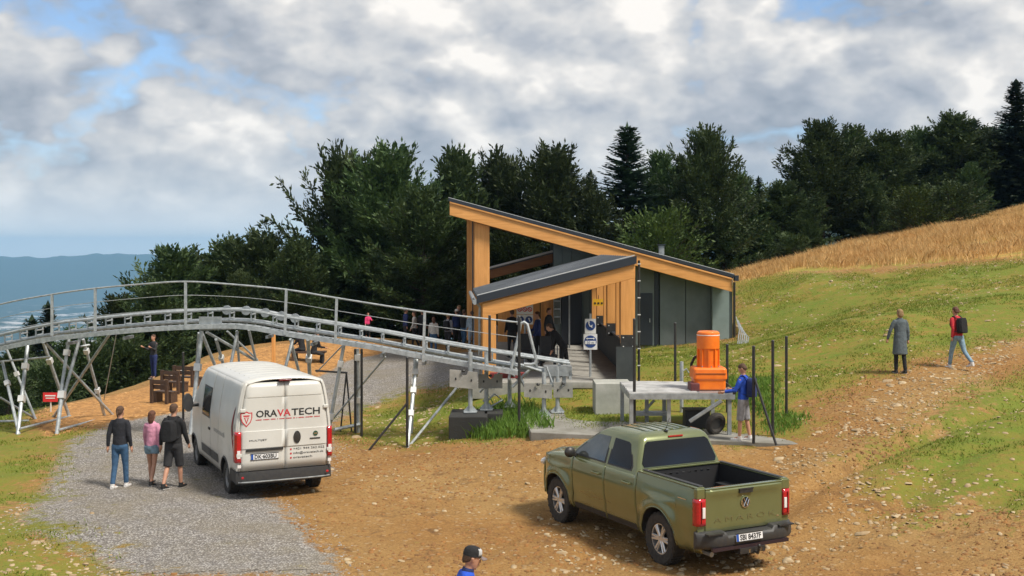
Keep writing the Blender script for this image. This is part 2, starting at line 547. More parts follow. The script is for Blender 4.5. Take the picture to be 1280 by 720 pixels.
def ground_material():
    m = bpy.data.materials.new('ground_surface'); m.use_nodes = True
    t = NT(m.node_tree); b = m.node_tree.nodes['Principled BSDF']
    b.inputs['Roughness'].default_value = .95
    b.inputs['Specular IOR Level'].default_value = .2
    geo = t.n('ShaderNodeNewGeometry'); pos = geo.outputs['Position']
    a1 = t.n('ShaderNodeVertexColor', layer_name='zones')
    s1 = t.n('ShaderNodeSeparateColor'); t.l(a1.outputs[0], s1.inputs[0])
    a2 = t.n('ShaderNodeVertexColor', layer_name='zones2')
    s2 = t.n('ShaderNodeSeparateColor'); t.l(a2.outputs[0], s2.inputs[0])
    nB = t.noise(pos, 1.1, 6, .62); nM = t.noise(pos, 4.5, 6, .6); nF = t.noise(pos, 22, 5, .65); nL = t.noise(pos, .28, 4, .55)
    def edge(sock, k=.9):
        x = t.math('ADD', sock, t.math('MULTIPLY', t.math('ADD', nM, -.5), k))
        x = t.math('ADD', x, t.math('MULTIPLY', t.math('ADD', nB, -.5), k))
        return t.ramp(x, [(.38, 0.0), (.62, 1.0)])
    # bare orange-brown earth with paler and darker drifts
    dirt = t.mix(t.ramp(nB, [(.3, 0.0), (.7, 1.0)]), (.315, .165, .050), (.225, .118, .038))
    dirt = t.mix(t.ramp(nL, [(.4, 0.0), (.62, .8)]), dirt, (.32, .20, .075))
    dirt = t.mix(t.ramp(nF, [(.52, 0.0), (.72, .7)]), dirt, (.42, .26, .11))
    dirt = t.mix(t.ramp(nF, [(.30, .8), (.47, 0.0)]), dirt, (.16, .085, .035))
    vp = t.n('ShaderNodeTexVoronoi'); vp.inputs['Scale'].default_value = 7.5; t.l(pos, vp.inputs['Vector'])
    vps = t.n('ShaderNodeSeparateColor'); t.l(vp.outputs['Color'], vps.inputs[0])
    peb = t.math('MULTIPLY', t.ramp(vps.outputs[1], [(.62, 0.0), (.66, 1.0)]), t.ramp(vp.outputs['Distance'], [(.28, 1.0), (.38, 0.0)]))
    nP = t.noise(pos, 2.2, 7, .7, .8)
    dirt = t.mix(t.ramp(nP, [(.30, .85), (.46, 0.0)]), dirt, (.13, .068, .03))
    dirt = t.mix(t.ramp(nP, [(.56, 0.0), (.72, .6)]), dirt, (.44, .27, .11))
    dirt = t.mix(t.math('MULTIPLY', peb, .30), dirt, (.50, .38, .24))
    # grey gravel
    vo = t.n('ShaderNodeTexVoronoi'); vo.inputs['Scale'].default_value = 24; t.l(pos, vo.inputs['Vector'])
    vs = t.n('ShaderNodeSeparateColor'); t.l(vo.outputs['Color'], vs.inputs[0])
    grav = t.mix(vs.outputs[0], (.22, .205, .19), (.60, .57, .53))
    grav = t.mix(t.ramp(vo.outputs['Distance'], [(.25, 0.0), (.6, .75)]), grav, (.12, .105, .095))
    grav = t.mix(t.ramp(nB, [(.42, 0.0), (.75, .7)]), grav, (.22, .19, .13))
    grav = t.mix(t.ramp(nL, [(.50, 0.0), (.65, .4)]), grav, (.24, .20, .14))
    # grass base
    gra = t.mix(t.ramp(nB, [(.35, 0.0), (.65, 1.0)]), (.13, .18, .020), (.22, .185, .033))
    gra = t.mix(t.ramp(nM, [(.47, 0.0), (.66, .9)]), gra, (.27, .16, .045))
    gra = t.mix(t.ramp(nL, [(.45, 0.0), (.6, .55)]), gra, (.11, .17, .02))
    # wood chips
    vc = t.n('ShaderNodeTexVoronoi'); vc.inputs['Scale'].default_value = 9; t.l(pos, vc.inputs['Vector'])
    vcs = t.n('ShaderNodeSeparateColor'); t.l(vc.outputs['Color'], vcs.inputs[0])
    chip = t.mix(vcs.outputs[0], (.50, .26, .09), (.28, .145, .055))
    dry = t.mix(t.ramp(nB, [(.4, 0.0), (.6, 1.0)]), (.44, .27, .08), (.27, .22, .05))
    forest = t.mix(t.ramp(t.noise(pos, .03, 5, .7), [(.4, 0.0), (.6, 1.0)]), (.018, .03, .014), (.035, .05, .02))
    c = t.mix(edge(s1.outputs[0]), dirt, grav)
    c = t.mix(edge(s1.outputs[1], 1.3), c, gra)
    c = t.mix(edge(s1.outputs[2], .6), c, chip)
    dry = t.mix(t.ramp(nL, [(.48, 0.0), (.6, .7)]), dry, (.24, .24, .05))
    c = t.mix(edge(s2.outputs[0], 1.6), c, dry)
    c = t.mix(s2.outputs[1], c, forest)
    town = t.math('MULTIPLY', s2.outputs[2], t.ramp(t.noise(pos, .004, 6, .75), [(.52, 0.0), (.6, 1.0)]))
    c = t.mix(town, c, (.5, .48, .45))
    t.l(c, b.inputs['Base Color'])
    hgt = t.math('ADD', t.math('ADD', t.math('MULTIPLY', nF, .6), t.math('MULTIPLY', nM, .8)), t.math('ADD', t.math('MULTIPLY', nP, .9), t.math('MULTIPLY', peb, .35)))
    hgt = t.math('SUBTRACT', hgt, t.math('MULTIPLY', t.math('MULTIPLY', vo.outputs['Distance'], s1.outputs[0]), .9))
    bp = t.n('ShaderNodeBump'); bp.inputs['Strength'].default_value = .8; bp.inputs['Distance'].default_value = .06
    t.l(hgt, bp.inputs['Height']); t.l(bp.outputs[0], b.inputs['Normal'])
    return m


M_ground = ground_material()


def build_ground():
    rad = [5.0]
    while rad[-1] < 125: rad.append(rad[-1] * 1.0105)
    while rad[-1] < 16000: rad.append(rad[-1] * 1.035)
    rad = np.array(rad)
    th = np.r_[np.linspace(-180, -34, 40)[:-1], np.linspace(-34, 34, 430), np.linspace(34, 180, 40)[1:]]
    th = np.radians(th[:-1])
    R, TH = np.meshgrid(rad, th, indexing='ij')
    X = R * np.sin(TH); Y = R * np.cos(TH)
    Z = H(X, Y)
    nr, nth = R.shape
    idx = np.arange(nr * nth).reshape(nr, nth)
    nx = np.roll(idx, -1, axis=1)
    quads = np.stack([idx[:-1], nx[:-1], nx[1:], idx[1:]], -1).reshape(-1, 4)
    ci = nr * nth
    verts = np.r_[np.stack([X, Y, Z], -1).reshape(-1, 3), [[0, 0, float(near_h(np.array([0.]), np.array([4.]))[0])]]]
    z1 = np.ones((len(verts), 4)); z2 = np.ones((len(verts), 4))
    Xf, Yf = verts[:, 0], verts[:, 1]
    rr = np.hypot(Xf, Yf)
    nearm = (rr < 130)
    z1[:, :3] = 0; z2[:, :3] = 0
    xs, ys = Xf[nearm], Yf[nearm]
    z1[nearm, 0] = mask('gravel', xs, ys); z1[nearm, 1] = mask('grass', xs, ys, 1.9)
    z1[nearm, 2] = mask('chips', xs, ys, .4); z2[nearm, 0] = mask('dry', xs, ys, .8)
    left = sstep(-Xf, 15.2, 16.6) * sstep(Yf, 28, 34) + sstep(Yf - Xf * .0, 57, 62) * (Xf < 11) + sstep(Yf, 70, 74)
    z2[:, 1] = np.clip(np.maximum(np.clip(left, 0, 1), sstep(rr, 66, 100)), 0, 1)
    z1[:, 1] = np.maximum(z1[:, 1], ((rr < 80) & ((Xf < -17) | (np.abs(np.arctan2(Xf, Yf)) > .6))).astype(float))
    z2[:, 2] = sstep(rr, 2600, 3600) * (1 - sstep(rr, 7500, 9000))

    def mk(name, V, Q, A1, A2, tris=None):
        me = bpy.data.meshes.new(name)
        nq = len(Q); nt_ = 0 if tris is None else len(tris)
        me.vertices.add(len(V)); me.vertices.foreach_set('co', V.ravel())
        me.loops.add(nq * 4 + nt_ * 3); me.polygons.add(nq + nt_)
        li = Q.ravel() if tris is None else np.r_[Q.ravel(), tris.ravel()]
        me.loops.foreach_set('vertex_index', li.astype(np.int32))
        ls = np.r_[np.arange(nq) * 4, nq * 4 + np.arange(nt_) * 3].astype(np.int32)
        me.polygons.foreach_set('loop_start', ls)
        me.update(calc_edges=True)
        me.polygons.foreach_set('use_smooth', np.ones(nq + nt_, bool))
        for nm, A in (('zones', A1), ('zones2', A2)):
            ca = me.color_attributes.new(nm, 'FLOAT_COLOR', 'POINT')
            ca.data.foreach_set('color', A.ravel().astype(np.float32))
        me.materials.append(M_ground)
        o = bpy.data.objects.new(name, me); COL.objects.link(o)
        o['kind'] = 'structure'
        return o
    tris = np.stack([np.full(nth, ci), nx[0], idx[0]], -1)
    mk('ground', verts, quads, z1, z2, tris)
    # named surfaces: the same sheet a few millimetres higher where gravel or chips lie
    for nm, ch, arr in (('gravel_road', 0, z1), ('wood_chip_bed', 2, z1), ('meadow', 1, z1)):
        fm = arr[:, ch][quads].min(1) > .5
        cen = verts[quads].mean(1)
        fm &= (np.hypot(cen[:, 0], cen[:, 1]) < 75)
        if nm == 'wood_chip_bed': off = .012
        elif nm == 'meadow': off = .004
        else: off = .008
        q = quads[fm]
        u, inv = np.unique(q, return_inverse=True)
        V = verts[u].copy(); V[:, 2] += off
        mk(nm, V, inv.reshape(-1, 4), z1[u], z2[u])


build_ground()

# ------------------------------------------------------------------ mesh from numpy quads and instanced shapes
def np_mesh(name, V, Q, m, smooth=False):
    me = bpy.data.meshes.new(name)
    k = Q.shape[1]
    me.vertices.add(len(V)); me.vertices.foreach_set('co', np.ascontiguousarray(V, dtype=np.float32).ravel())
    me.loops.add(len(Q) * k); me.polygons.add(len(Q))
    me.loops.foreach_set('vertex_index', Q.ravel().astype(np.int32))
    me.polygons.foreach_set('loop_start', (np.arange(len(Q)) * k).astype(np.int32))
    me.update(calc_edges=True)
    if smooth: me.polygons.foreach_set('use_smooth', np.ones(len(Q), bool))
    me.materials.append(m)
    return me


def link(name, me, parent=None, loc=None, **kw):
    o = bpy.data.objects.new(name, me); COL.objects.link(o)
    if parent is not None: o.parent = parent
    if loc is not None: o.location = loc
    return tag(o, **kw)


def quad_leaves(C, D, N, L, Wd):
    """pointed leaf quads: centre base C, direction D, side vector from normal N"""
    S = np.cross(D, N); S /= np.linalg.norm(S, axis=1, keepdims=True) + 1e-9
    L = L[:, None]; Wd = Wd[:, None]
    a = C; b = C + D * L * .45 + S * Wd * .5; c = C + D * L; d = C + D * L * .45 - S * Wd * .5
    V = np.stack([a, b, c, d], 1).reshape(-1, 3)
    Q = np.arange(len(V)).reshape(-1, 4)
    return V, Q


def leafmat(name, c1, c2, c3, tr=.25):
    m = bpy.data.materials.new(name); m.use_nodes = True
    t = NT(m.node_tree); b = m.node_tree.nodes['Principled BSDF']
    b.inputs['Roughness'].default_value = .6; b.inputs['Specular IOR Level'].default_value = .3
    tcn = t.n('ShaderNodeTexCoord')
    n1 = t.noise(tcn.outputs['Object'], .9, 4, .6); n2 = t.noise(tcn.outputs['Object'], 7, 3, .6)
    oi = t.n('ShaderNodeObjectInfo')
    c = t.mix(t.ramp(n1, [(.38, 0.0), (.62, 1.0)]), c1, c2)
    c = t.mix(t.ramp(n2, [(.5, 0.0), (.75, .8)]), c, c3)
    hs = t.n('ShaderNodeHueSaturation'); t.l(c, hs.inputs['Color'])
    t.l(t.math('ADD', t.math('MULTIPLY', oi.outputs['Random'], .85), .65), hs.inputs['Value'])
    t.l(t.math('ADD', t.math('MULTIPLY', oi.outputs['Random'], .035), .475), hs.inputs['Hue'])
    t.l(hs.outputs[0], b.inputs['Base Color'])
    tl = t.n('ShaderNodeBsdfTranslucent'); t.l(hs.outputs[0], tl.inputs[0])
    mx = t.n('ShaderNodeMixShader'); mx.inputs[0].default_value = tr
    o = m.node_tree.nodes['Material Output']
    t.l(b.outputs[0], mx.inputs[1]); t.l(tl.outputs[0], mx.inputs[2]); t.l(mx.outputs[0], o.inputs[0])
    return m


M_bark = mat('bark', (.07, .055, .04), .9, 0, scale=8, col2=(.04, .03, .025), bump=.5)
M_leafA = leafmat('beech_leaves', (.026, .050, .017), (.050, .080, .024), (.10, .14, .045))
M_leafB = leafmat('spruce_needles', (.018, .038, .020), (.030, .055, .026), (.06, .095, .04), .1)
M_leafC = leafmat('bright_shrub_leaves', (.04, .08, .018), (.065, .11, .022), (.10, .15, .035))


def norm(a): return a / (np.linalg.norm(a, axis=-1, keepdims=True) + 1e-9)


def broad_tree(seed, Hh=10.0, Wd=6.5, nb=120, leaf=.26, low=.08, up=(5, 68), cone=0.0):
    r = np.random.default_rng(seed)
    trunk = MB()
    hh = [0, .2, .45, .7, .9]
    pts = [(r.normal(0, .08) * k, r.normal(0, .08) * k, Hh * k) for k in hh]
    trunk.tube(pts, [.26, .2, .15, .09, .03], 8)
    C = []; D = []; N = []; L = []
    lob = r.uniform(.8, 1.2, 7)
    for i in range(nb):
        t = low + (1 - low) * ((i + r.random()) / nb) ** .85 * .93
        az = i * 2.39996 + r.normal(0, .3)
        prof = math.sin(math.pi * min(1, (t * .88 + .14)) ** .8) ** .6 * (1 - .25 * t)
        prof = prof * (1 - cone) + cone * 1.08 * (1 - t) ** .75
        lf = .85 + .25 * lob[int((az % 6.283) / 6.284 * 7)]
        el = math.radians(up[0] + (up[1] - up[0]) * t ** 1.3 + r.normal(0, 8))
        Lb = Wd / 2 * prof * lf * r.choice([r.uniform(.62, .95), r.uniform(.95, 1.38)]) + .45
        d = np.array([math.cos(az) * math.cos(el), math.sin(az) * math.cos(el), math.sin(el)])
        o = np.array([0, 0, Hh * t * .86])
        ns = max(4, int(Lb / .13))
        s = np.linspace(.22, 1, ns)[:, None]
        pp = o + d * Lb * s + np.array([0, 0, 1]) * (.12 * Lb * s ** 2) + r.normal(0, .03, (ns, 3))
        if i % 2 == 0:
            trunk.tube([o, o + d * Lb * .5 + np.array([0, 0, .03 * Lb]), o + d * Lb * .95 + np.array([0, 0, .11 * Lb])], [.05, .028, .008], 4)
        side = np.cross(d, [0, 0, 1]); side /= np.linalg.norm(side) + 1e-9
        upv = np.cross(side, d)
        for j in range(ns):
            for sg in (-1, 1):
                tl = (.95 * (1 - s[j, 0] * .7) + .24) * r.uniform(.35, 1.35)
                td = norm(d * .9 + side * sg * r.uniform(.5, .95) + upv * r.normal(.12, .28))
                nk = max(2, int(tl / .15))
                k = (np.arange(nk) + .4)[:, None] / nk
                q = pp[j] + td * tl * k
                C.append(q); D.append(norm(td + side * np.where(np.arange(nk) % 2, .6, -.6)[:, None] + r.normal(0, .28, (nk, 3))))
                N.append(norm(upv + r.normal(0, .5, (nk, 3)))); L.append(r.uniform(.75, 1.35, nk) * leaf)
            # tip leaves
        C.append(pp[-2:]); D.append(norm(np.tile(d, (2, 1)) + r.normal(0, .15, (2, 3)))); N.append(np.tile(upv, (2, 1))); L.append(np.full(2, leaf * 1.6))
    C = np.concatenate(C); D = np.concatenate(D); N = np.concatenate(N); L = np.concatenate(L)
    V, Q = quad_leaves(C, D, N, L * 1.15, L * .46)
    return trunk.mesh('trunk', M_bark, True), (V, Q)


def spruce_tree(seed, Hh=12.0, Wd=5.0):
    r = np.random.default_rng(seed)
    trunk = MB(); trunk.tube([(0, 0, 0), (0, 0, Hh * .5), (0, 0, Hh * .98)], [.24, .13, .02], 7)
    C = []; D = []; N = []; L = []
    z = Hh * .06
    while z < Hh * .97:
        t = z / Hh
        nb = int(8 + 8 * (1 - t))
        for k in range(nb):
            az = r.uniform(0, 6.283)
            Lb = (Wd / 2) * (1 - t) ** .8 * r.uniform(.7, 1.15) + .12
            el = math.radians(-14 + 46 * t + r.normal(0, 6))
            d = np.array([math.cos(az) * math.cos(el), math.sin(az) * math.cos(el), math.sin(el)])
            side = np.array([-math.sin(az), math.cos(az), 0]); upv = np.cross(d, side)
            ns = max(3, int(Lb / .1))
            s = np.linspace(.1, 1, ns)[:, None]
            pp = np.array([0, 0, z]) + d * Lb * s + np.array([0, 0, 1]) * (.18 * Lb * (s ** 2 - s) * 1.2)
            for sg in (-1, 0, 1):
                C.append(pp); D.append(norm(d * .9 + side * sg * .8 + r.normal(0, .14, (ns, 3)) + np.array([0, 0, -.12])))
                N.append(norm(np.tile(upv, (ns, 1)) + r.normal(0, .3, (ns, 3)))); L.append((.34 * (1 - .5 * s[:, 0]) + .05) * r.uniform(.8, 1.3, ns) * (.55 + .45 * (1 - t)))
        z += .10 + .08 * (1 - t)
    C.append(np.array([[0, 0, Hh * .95]])); D.append(np.array([[0, 0, 1.]])); N.append(np.array([[1., 0, 0]])); L.append(np.array([.6]))
    C = np.concatenate(C); D = np.concatenate(D); N = np.concatenate(N); L = np.concatenate(L)
    V, Q = quad_leaves(C, D, N, L, L * .55)
    return trunk.mesh('trunk', M_bark, True), (V, Q)


def mkvar(fn, leafm, *a, **k):
    tr, (V, Q) = fn(*a, **k)
    return tr, np_mesh('crown', V, Q, leafm)


BROAD = [mkvar(broad_tree, M_leafA, 11, 10, 7.4, 125, .27, .08, (5, 72), cone=.45), mkvar(broad_tree, M_leafA, 12, 10, 6.0, 120, .25, .06, (8, 74), cone=.8),
         mkvar(broad_tree, M_leafA, 13, 10, 9.0, 140, .27, .08, (5, 72), cone=.5), mkvar(broad_tree, M_leafA, 14, 10, 6.8, 120, .26, .05, (0, 64), cone=.6)]
SPR = [mkvar(spruce_tree, M_leafB, 21, 10, 4.2), mkvar(spruce_tree, M_leafB, 22, 10, 5.0)]
SHRUB = [mkvar(broad_tree, M_leafC, 31, 3, 3.4, 60, .17, .03, (10, 70)), mkvar(broad_tree, M_leafA, 32, 3, 4.0, 60, .2, .02, (5, 65))]


def tree(name, var, px, py_top, Y, hscale_w, label, group, cat='tree', base_h=10.0, rz=None, lean=0.0):
    X = (px - 640) / F * Y
    zb = hz(X, Y) - .1
    zt = EYE - (py_top - HZ) / F * Y
    s = (zt - zb) / (base_h * .985)
    o = thing(name, (X, Y, zb), label, cat, group, random.uniform(0, 6.28) if rz is None else rz)
    o.rotation_euler[0] = lean
    o.scale = (s * hscale_w, s * hscale_w, s)
    link('trunk', var[0], o); link('crown', var[1], o)
    return o


GT = 'trees behind the station'
tl = [
    ('beech_tree', BROAD[3], 218, 300, 60, 1.05, 'dark beech at the left end of the tree belt, where the blue valley begins'),
    ('beech_tree', BROAD[0], 258, 312, 70, .9, 'low dark tree partly behind the left end of the tree belt'),
    ('beech_tree', BROAD[1], 286, 288, 63, 1.05, 'feathery tree left of the tall dark group, over the crest of the track'),
    ('beech_tree', BROAD[0], 326, 287, 62, .95, 'feathery tree above the van roof with thin ragged top'),
    ('beech_tree', BROAD[3], 372, 293, 58, .85, 'lighter ragged tree touching the left flank of the tall dark one'),
    ('beech_tree', BROAD[2], 438, 196, 66, .74, 'left shoulder of the tallest dark crown left of the timber roof'),
    ('beech_tree', BROAD[0], 488, 177, 63, .86, 'tallest broad dark tree left of the timber roof peak'),
    ('beech_tree', BROAD[3], 530, 225, 58, .9, 'dark tree filling the gap left of the raised roof corner'),
    ('beech_tree', BROAD[1], 572, 175, 67, .85, 'narrow tree with a rounded feathery top just over the roof corner'),
    ('beech_tree', BROAD[2], 630, 200, 70, .72, 'broad dark tree rising behind the high end of the roof'),
    ('beech_tree', BROAD[0], 690, 178, 68, .85, 'dark tree with a ragged twin top over the middle of the high roof'),
    ('spruce_tree', SPR[1], 738, 215, 76, .9, 'small pointed conifer left of the tall spruce behind the roof'),
    ('spruce_tree', SPR[0], 784, 157, 69, 1.5, 'tall pointed spruce standing over the middle of the tree line'),
    ('beech_tree', BROAD[3], 826, 182, 72, .7, 'dark tree just right of the tall spruce'),
    ('beech_tree', BROAD[2], 884, 166, 68, .74, 'big spreading tree over the low right end of the roof'),
    ('beech_tree', BROAD[1], 925, 210, 72, 1.0, 'narrow dark tree on the right flank of the big spreading one'),
    ('spruce_tree', SPR[1], 948, 222, 84, .95, 'thin spruce in the notch of the tree line where the hill shows'),
    ('beech_tree', BROAD[0], 978, 225, 72, 1.3, 'low rounded tree below the notch in the tree line'),
    ('beech_tree', BROAD[0], 1028, 148, 76, .95, 'tall ragged tree left of the rounded ones on the right'),
    ('beech_tree', BROAD[1], 1066, 152, 80, 1.2, 'upright pointed tree behind the tall ragged one'),
    ('beech_tree', BROAD[3], 1108, 160, 78, 1.15, 'rounded dark tree in the middle of the right hand wood'),
    ('beech_tree', BROAD[2], 1150, 165, 82, .95, 'broad tree behind the bright shrub on the dry ridge'),
    ('beech_tree', BROAD[1], 1192, 134, 80, 1.35, 'upright dark tree below the far wooded summit'),
    ('beech_tree', BROAD[0], 1235, 158, 84, 1.15, 'dark tree between the upright one and the corner spruce'),
    ('spruce_tree', SPR[0], 1270, 102, 78, 1.5, 'slender spruce at the right edge of the picture, highest tip of all'),
    ('beech_tree', BROAD[3], 1310, 150, 82, 1.0, 'dark tree cut by the right edge of the picture'),
    ('spruce_tree', SPR[1], 1135, 178, 88, 1.3, 'pointed conifer rising between the rounded and the broad tree on the right'),
    ('spruce_tree', SPR[0], 995, 196, 82, 1.2, 'pointed conifer left of the tall ragged tree on the right'),
    ('spruce_tree', SPR[0], 712, 205, 78, 1.2, 'pointed conifer between the twin topped tree and the tall spruce'),
    ('spruce_tree', SPR[1], 850, 195, 80, 1.3, 'pointed conifer left of the big spreading tree'),
    ('spruce_tree', SPR[1], 1218, 150, 88, 1.3, 'pointed conifer beside the upright dark tree on the right'),
    ('spruce_tree', SPR[1], 1085, 200, 90, 1.1, 'dark conifer filling behind the rounded trees on the right'),
]
for (nm, var, px, py, Y, ws, lb) in tl: tree(nm, var, px, py, Y, ws, lb, GT)
GL = 'lower trees in front of the tree belt'
ll = [
    ('beech_tree', BROAD[3], 150, 362, 54, .9, 'low dark tree just left of the second rail post, on the slope edge'),
    ('beech_tree', BROAD[0], 196, 348, 53, .9, 'low dark tree behind the third rail post'),
    ('beech_tree', BROAD[2], 300, 345, 57, .7, 'low dark tree under the crest of the track'),
    ('beech_tree', BROAD[3], 352, 335, 60, .8, 'low dark tree behind the seated visitors'),
    ('beech_tree', BROAD[0], 410, 315, 62, .85, 'low dark tree behind the pink dressed visitor'),
    ('beech_tree', BROAD[3], 470, 300, 62, .9, 'dark undergrowth tree behind the queue of visitors'),
    ('beech_tree', BROAD[0], 548, 290, 62, .8, 'dark undergrowth tree left of the high timber column'),
    ('beech_tree', BROAD[3], 640, 270, 64, .9, 'green tree seen under the raised roof beside the column'),
    ('beech_tree', BROAD[0], 745, 238, 66, .8, 'mid green tree close behind the roof slope, left of the bright shrub'),
    ('beech_tree', BROAD[1], 850, 250, 67, 1.1, 'mid green tree close behind the vent on the roof slope'),
    ('beech_tree', BROAD[3], 905, 262, 67, .9, 'low green tree behind the low right corner of the roof'),
    ('beech_tree', BROAD[0], 1090, 215, 74, .75, 'pale leaved young tree behind the dry ridge'),
    ('beech_tree', BROAD[3], 955, 275, 70, .9, 'low dark tree where the dry ridge begins'),
    ('beech_tree', BROAD[0], 1010, 262, 71, .8, 'low dark tree behind the left part of the dry ridge'),
    ('beech_tree', BROAD[3], 1215, 200, 76, .8, 'low dark tree behind the top of the dry ridge'),
    ('beech_tree', BROAD[0], 1262, 205, 78, .8, 'low dark tree behind the ridge at the right edge'),
    ('spruce_tree', SPR[0], 60, 380, 58, 1.0, 'small lone spruce tip on the left, below the first rail post'),
    ('spruce_tree', SPR[1], 40, 398, 62, 1.0, 'smallest conifer tip at the left, peeping over the walkway'),
    ('beech_tree', BROAD[3], 95, 405, 50, 1.0, 'dark bushy tree behind the crossed braces'),
    ('beech_tree', BROAD[0], 20, 430, 48, 1.0, 'dark bushy tree at the left edge behind the braces'),
]
for (nm, var, px, py, Y, ws, lb) in ll: tree(nm, var, px, py, Y, ws, lb, GL)
GS = 'shrubs at the wood edge'
for (var, px, py, Y, ws, lb) in [
    (SHRUB[0], 1146, 246, 68, 1.1, 'bright yellow green shrub behind the dry grass ridge'),
    (SHRUB[0], 822, 285, 61, .9, 'bright green bush just above the sloping roof'),
    (SHRUB[1], 1190, 240, 69, 1.1, 'dull green shrub right of the bright one on the ridge'),
    (SHRUB[1], 990, 300, 66, 1.0, 'dull green shrub at the lower left of the dry ridge'),
    (SHRUB[1], 60, 468, 46, .8, 'dark bush behind the red notice on the left'),
    (SHRUB[1], 120, 450, 50, .9, 'dark bush on the slope between the crossed braces'),
    (SHRUB[1], 165, 440, 51, .9, 'dark bush left of the man with folded arms'),
    (SHRUB[1], 10, 480, 40, .9, 'dark bush at the left edge of the chip bed'),
    (SHRUB[0], 200, 462, 50, .35, 'small pale weed clump by the feet of the standing man'),
]:
    tree('shrub', var, px, py, Y, ws, lb, GS, 'shrub', 3.0)

# second mass of the wood behind the single trees: nobody could count these
def crowd_of_trees():
    r = np.random.default_rng(5)
    Vs = []; Qs = []; off = 0
    n = 0
    while n < 900:
        rr = r.uniform(130, 420); az = math.radians(r.uniform(2, 30))
        x, y = rr * math.sin(az), rr * math.cos(az)
        z = hz(x, y)
        zmax = EYE + (HZ - 225) / F * y * (1 if az > .2 else .7)
        hgt = min(r.uniform(9, 14), 14)
        if z + hgt > zmax: n += 1; continue
        for k in range(14):
            a = r.uniform(0, 6.28); t = (k + .5) / 14
            c = np.array([[x, y, z + hgt * t]])
            d = norm(np.array([[math.cos(a), math.sin(a), .3]]))
            V, Q = quad_leaves(c - d * 1.2 * (1 - t), d, norm(r.normal(0, 1, (1, 3))), np.array([3.5 * (1 - t) + .8]), np.array([2.6 * (1 - t) + .5]))
            Vs.append(V); Qs.append(Q + off); off += 4
        n += 1
    if Vs:
        link('far_wood', np_mesh('far_wood', np.concatenate(Vs), np.concatenate(Qs), M_leafB), kind='stuff', label='distant wooded slope behind the tree line', cat='forest')


crowd_of_trees()


# wooded skyline on the far mountain, small conifers
def far_forest():
    r = np.random.default_rng(6)
    n = 9000
    az = np.radians(r.uniform(10, 30, n)); rr = r.uniform(1000, 2100, n)
    x = rr * np.sin(az); y = rr * np.cos(az); z = H(x, y)
    hgt = r.uniform(10, 17, n); w = hgt * .22
    a = r.uniform(0, 3.14, n)
    P0 = np.stack([x - w * np.cos(a), y - w * np.sin(a), z - 2], 1); P1 = np.stack([x + w * np.cos(a), y + w * np.sin(a), z - 2], 1); P2 = np.stack([x, y, z + hgt], 1)
    P3 = np.stack([x - w * np.sin(a), y + w * np.cos(a), z - 2], 1); P4 = np.stack([x + w * np.sin(a), y - w * np.cos(a), z - 2], 1)
    V = np.stack([P0, P1, P2, P3, P4], 1).reshape(-1, 3)
    b = (np.arange(n) * 5)[:, None]
    Q = np.concatenate([b + [0, 3, 2], b + [3, 1, 2], b + [1, 4, 2], b + [4, 0, 2]])
    link('mountain_forest', np_mesh('mountain_forest', V, Q, M_leafB), kind='stuff', label='conifer forest on the far mountain', cat='forest')


far_forest()


# ------------------------------------------------------------------ grass
def grass_mat(name, c1, c2, c3):
    m = leafmat(name, c1, c2, c3, .2)
    return m


def blades(name, X, Y, hgt, w, m, lean=.35, seed=0, label=None, segs=1):
    r = np.random.default_rng(seed)
    n = len(X); Z = H(X, Y)
    a = r.uniform(0, 6.283, n); l = r.normal(0, lean, (n, 2))
    base = np.stack([X, Y, Z - .01], 1)
    s = np.stack([np.cos(a), np.sin(a), np.zeros(n)], 1) * (w * .5)[:, None]
    tip = base + np.stack([l[:, 0] * hgt, l[:, 1] * hgt, hgt], 1)
    mid = base + np.stack([l[:, 0] * hgt * .3, l[:, 1] * hgt * .3, hgt * .55], 1)
    V = np.stack([base - s, base + s, mid + s * .75, tip, mid - s * .75], 1).reshape(-1, 3)
    b = (np.arange(n) * 5)[:, None]
    me = bpy.data.meshes.new(name)
    Q = b + [0, 1, 2, 3, 4]
    o = link(name, np_mesh(name, V, Q, m), kind='stuff', label=label, cat='grass')
    return o


def scatter(n, x0, x1, y0, y1, zonef, seed):
    r = np.random.default_rng(seed)
    X = r.uniform(x0, x1, n); Y = r.uniform(y0, y1, n)
    p = zonef(X, Y)
    k = r.random(n) < p
    return X[k], Y[k]


M_gr_dry = grass_mat('dry_grass', (.74, .50, .16), (.85, .63, .24), (.90, .76, .40))
M_gr_green = grass_mat('short_grass', (.13, .215, .022), (.19, .235, .03), (.30, .26, .06))
M_gr_lush = grass_mat('lush_grass', (.10, .22, .03), (.14, .28, .04), (.22, .34, .07))
X, Y = scatter(420000, 8, 40, 48, 72, lambda x, y: np.clip((zone('dry', x, y) + .8 + (y > 58) * 6 * (x > 10.5 + (y - 58) * .1)) / 2.6, 0, 1) ** 1.4 * sstep(vnoise(x, y, .7, 4) * .5 + vnoise(x, y, 2.6, 14) * .5, .2, .75), 41)
r_ = np.random.default_rng(1)
blades('tall_dry_grass', X, Y, (.16 + .5 * r_.random(len(X)) ** 1.6) * (.55 + .6 * vnoise(X, Y, 2.2, 7)), r_.uniform(.014, .035, len(X)), M_gr_dry, .33, 2, 'tall straw coloured grass on the ridge')
def meadow_d(x, y):
    g = mask('grass', x, y, .9)
    return g * (sstep(vnoise(x, y, 1.3, 9) * .6 + vnoise(x, y, .4, 2) * .4, .38, .62)) * np.where(y > 60, 0, 1)
X, Y = scatter(520000, -18, 26, 17, 60, meadow_d, 42)
r_ = np.random.default_rng(2)
blades('meadow_grass', X, Y, r_.uniform(.03, .085, len(X)), r_.uniform(.014, .03, len(X)), M_gr_green, .5, 3, 'short patchy grass of the slope and verges')
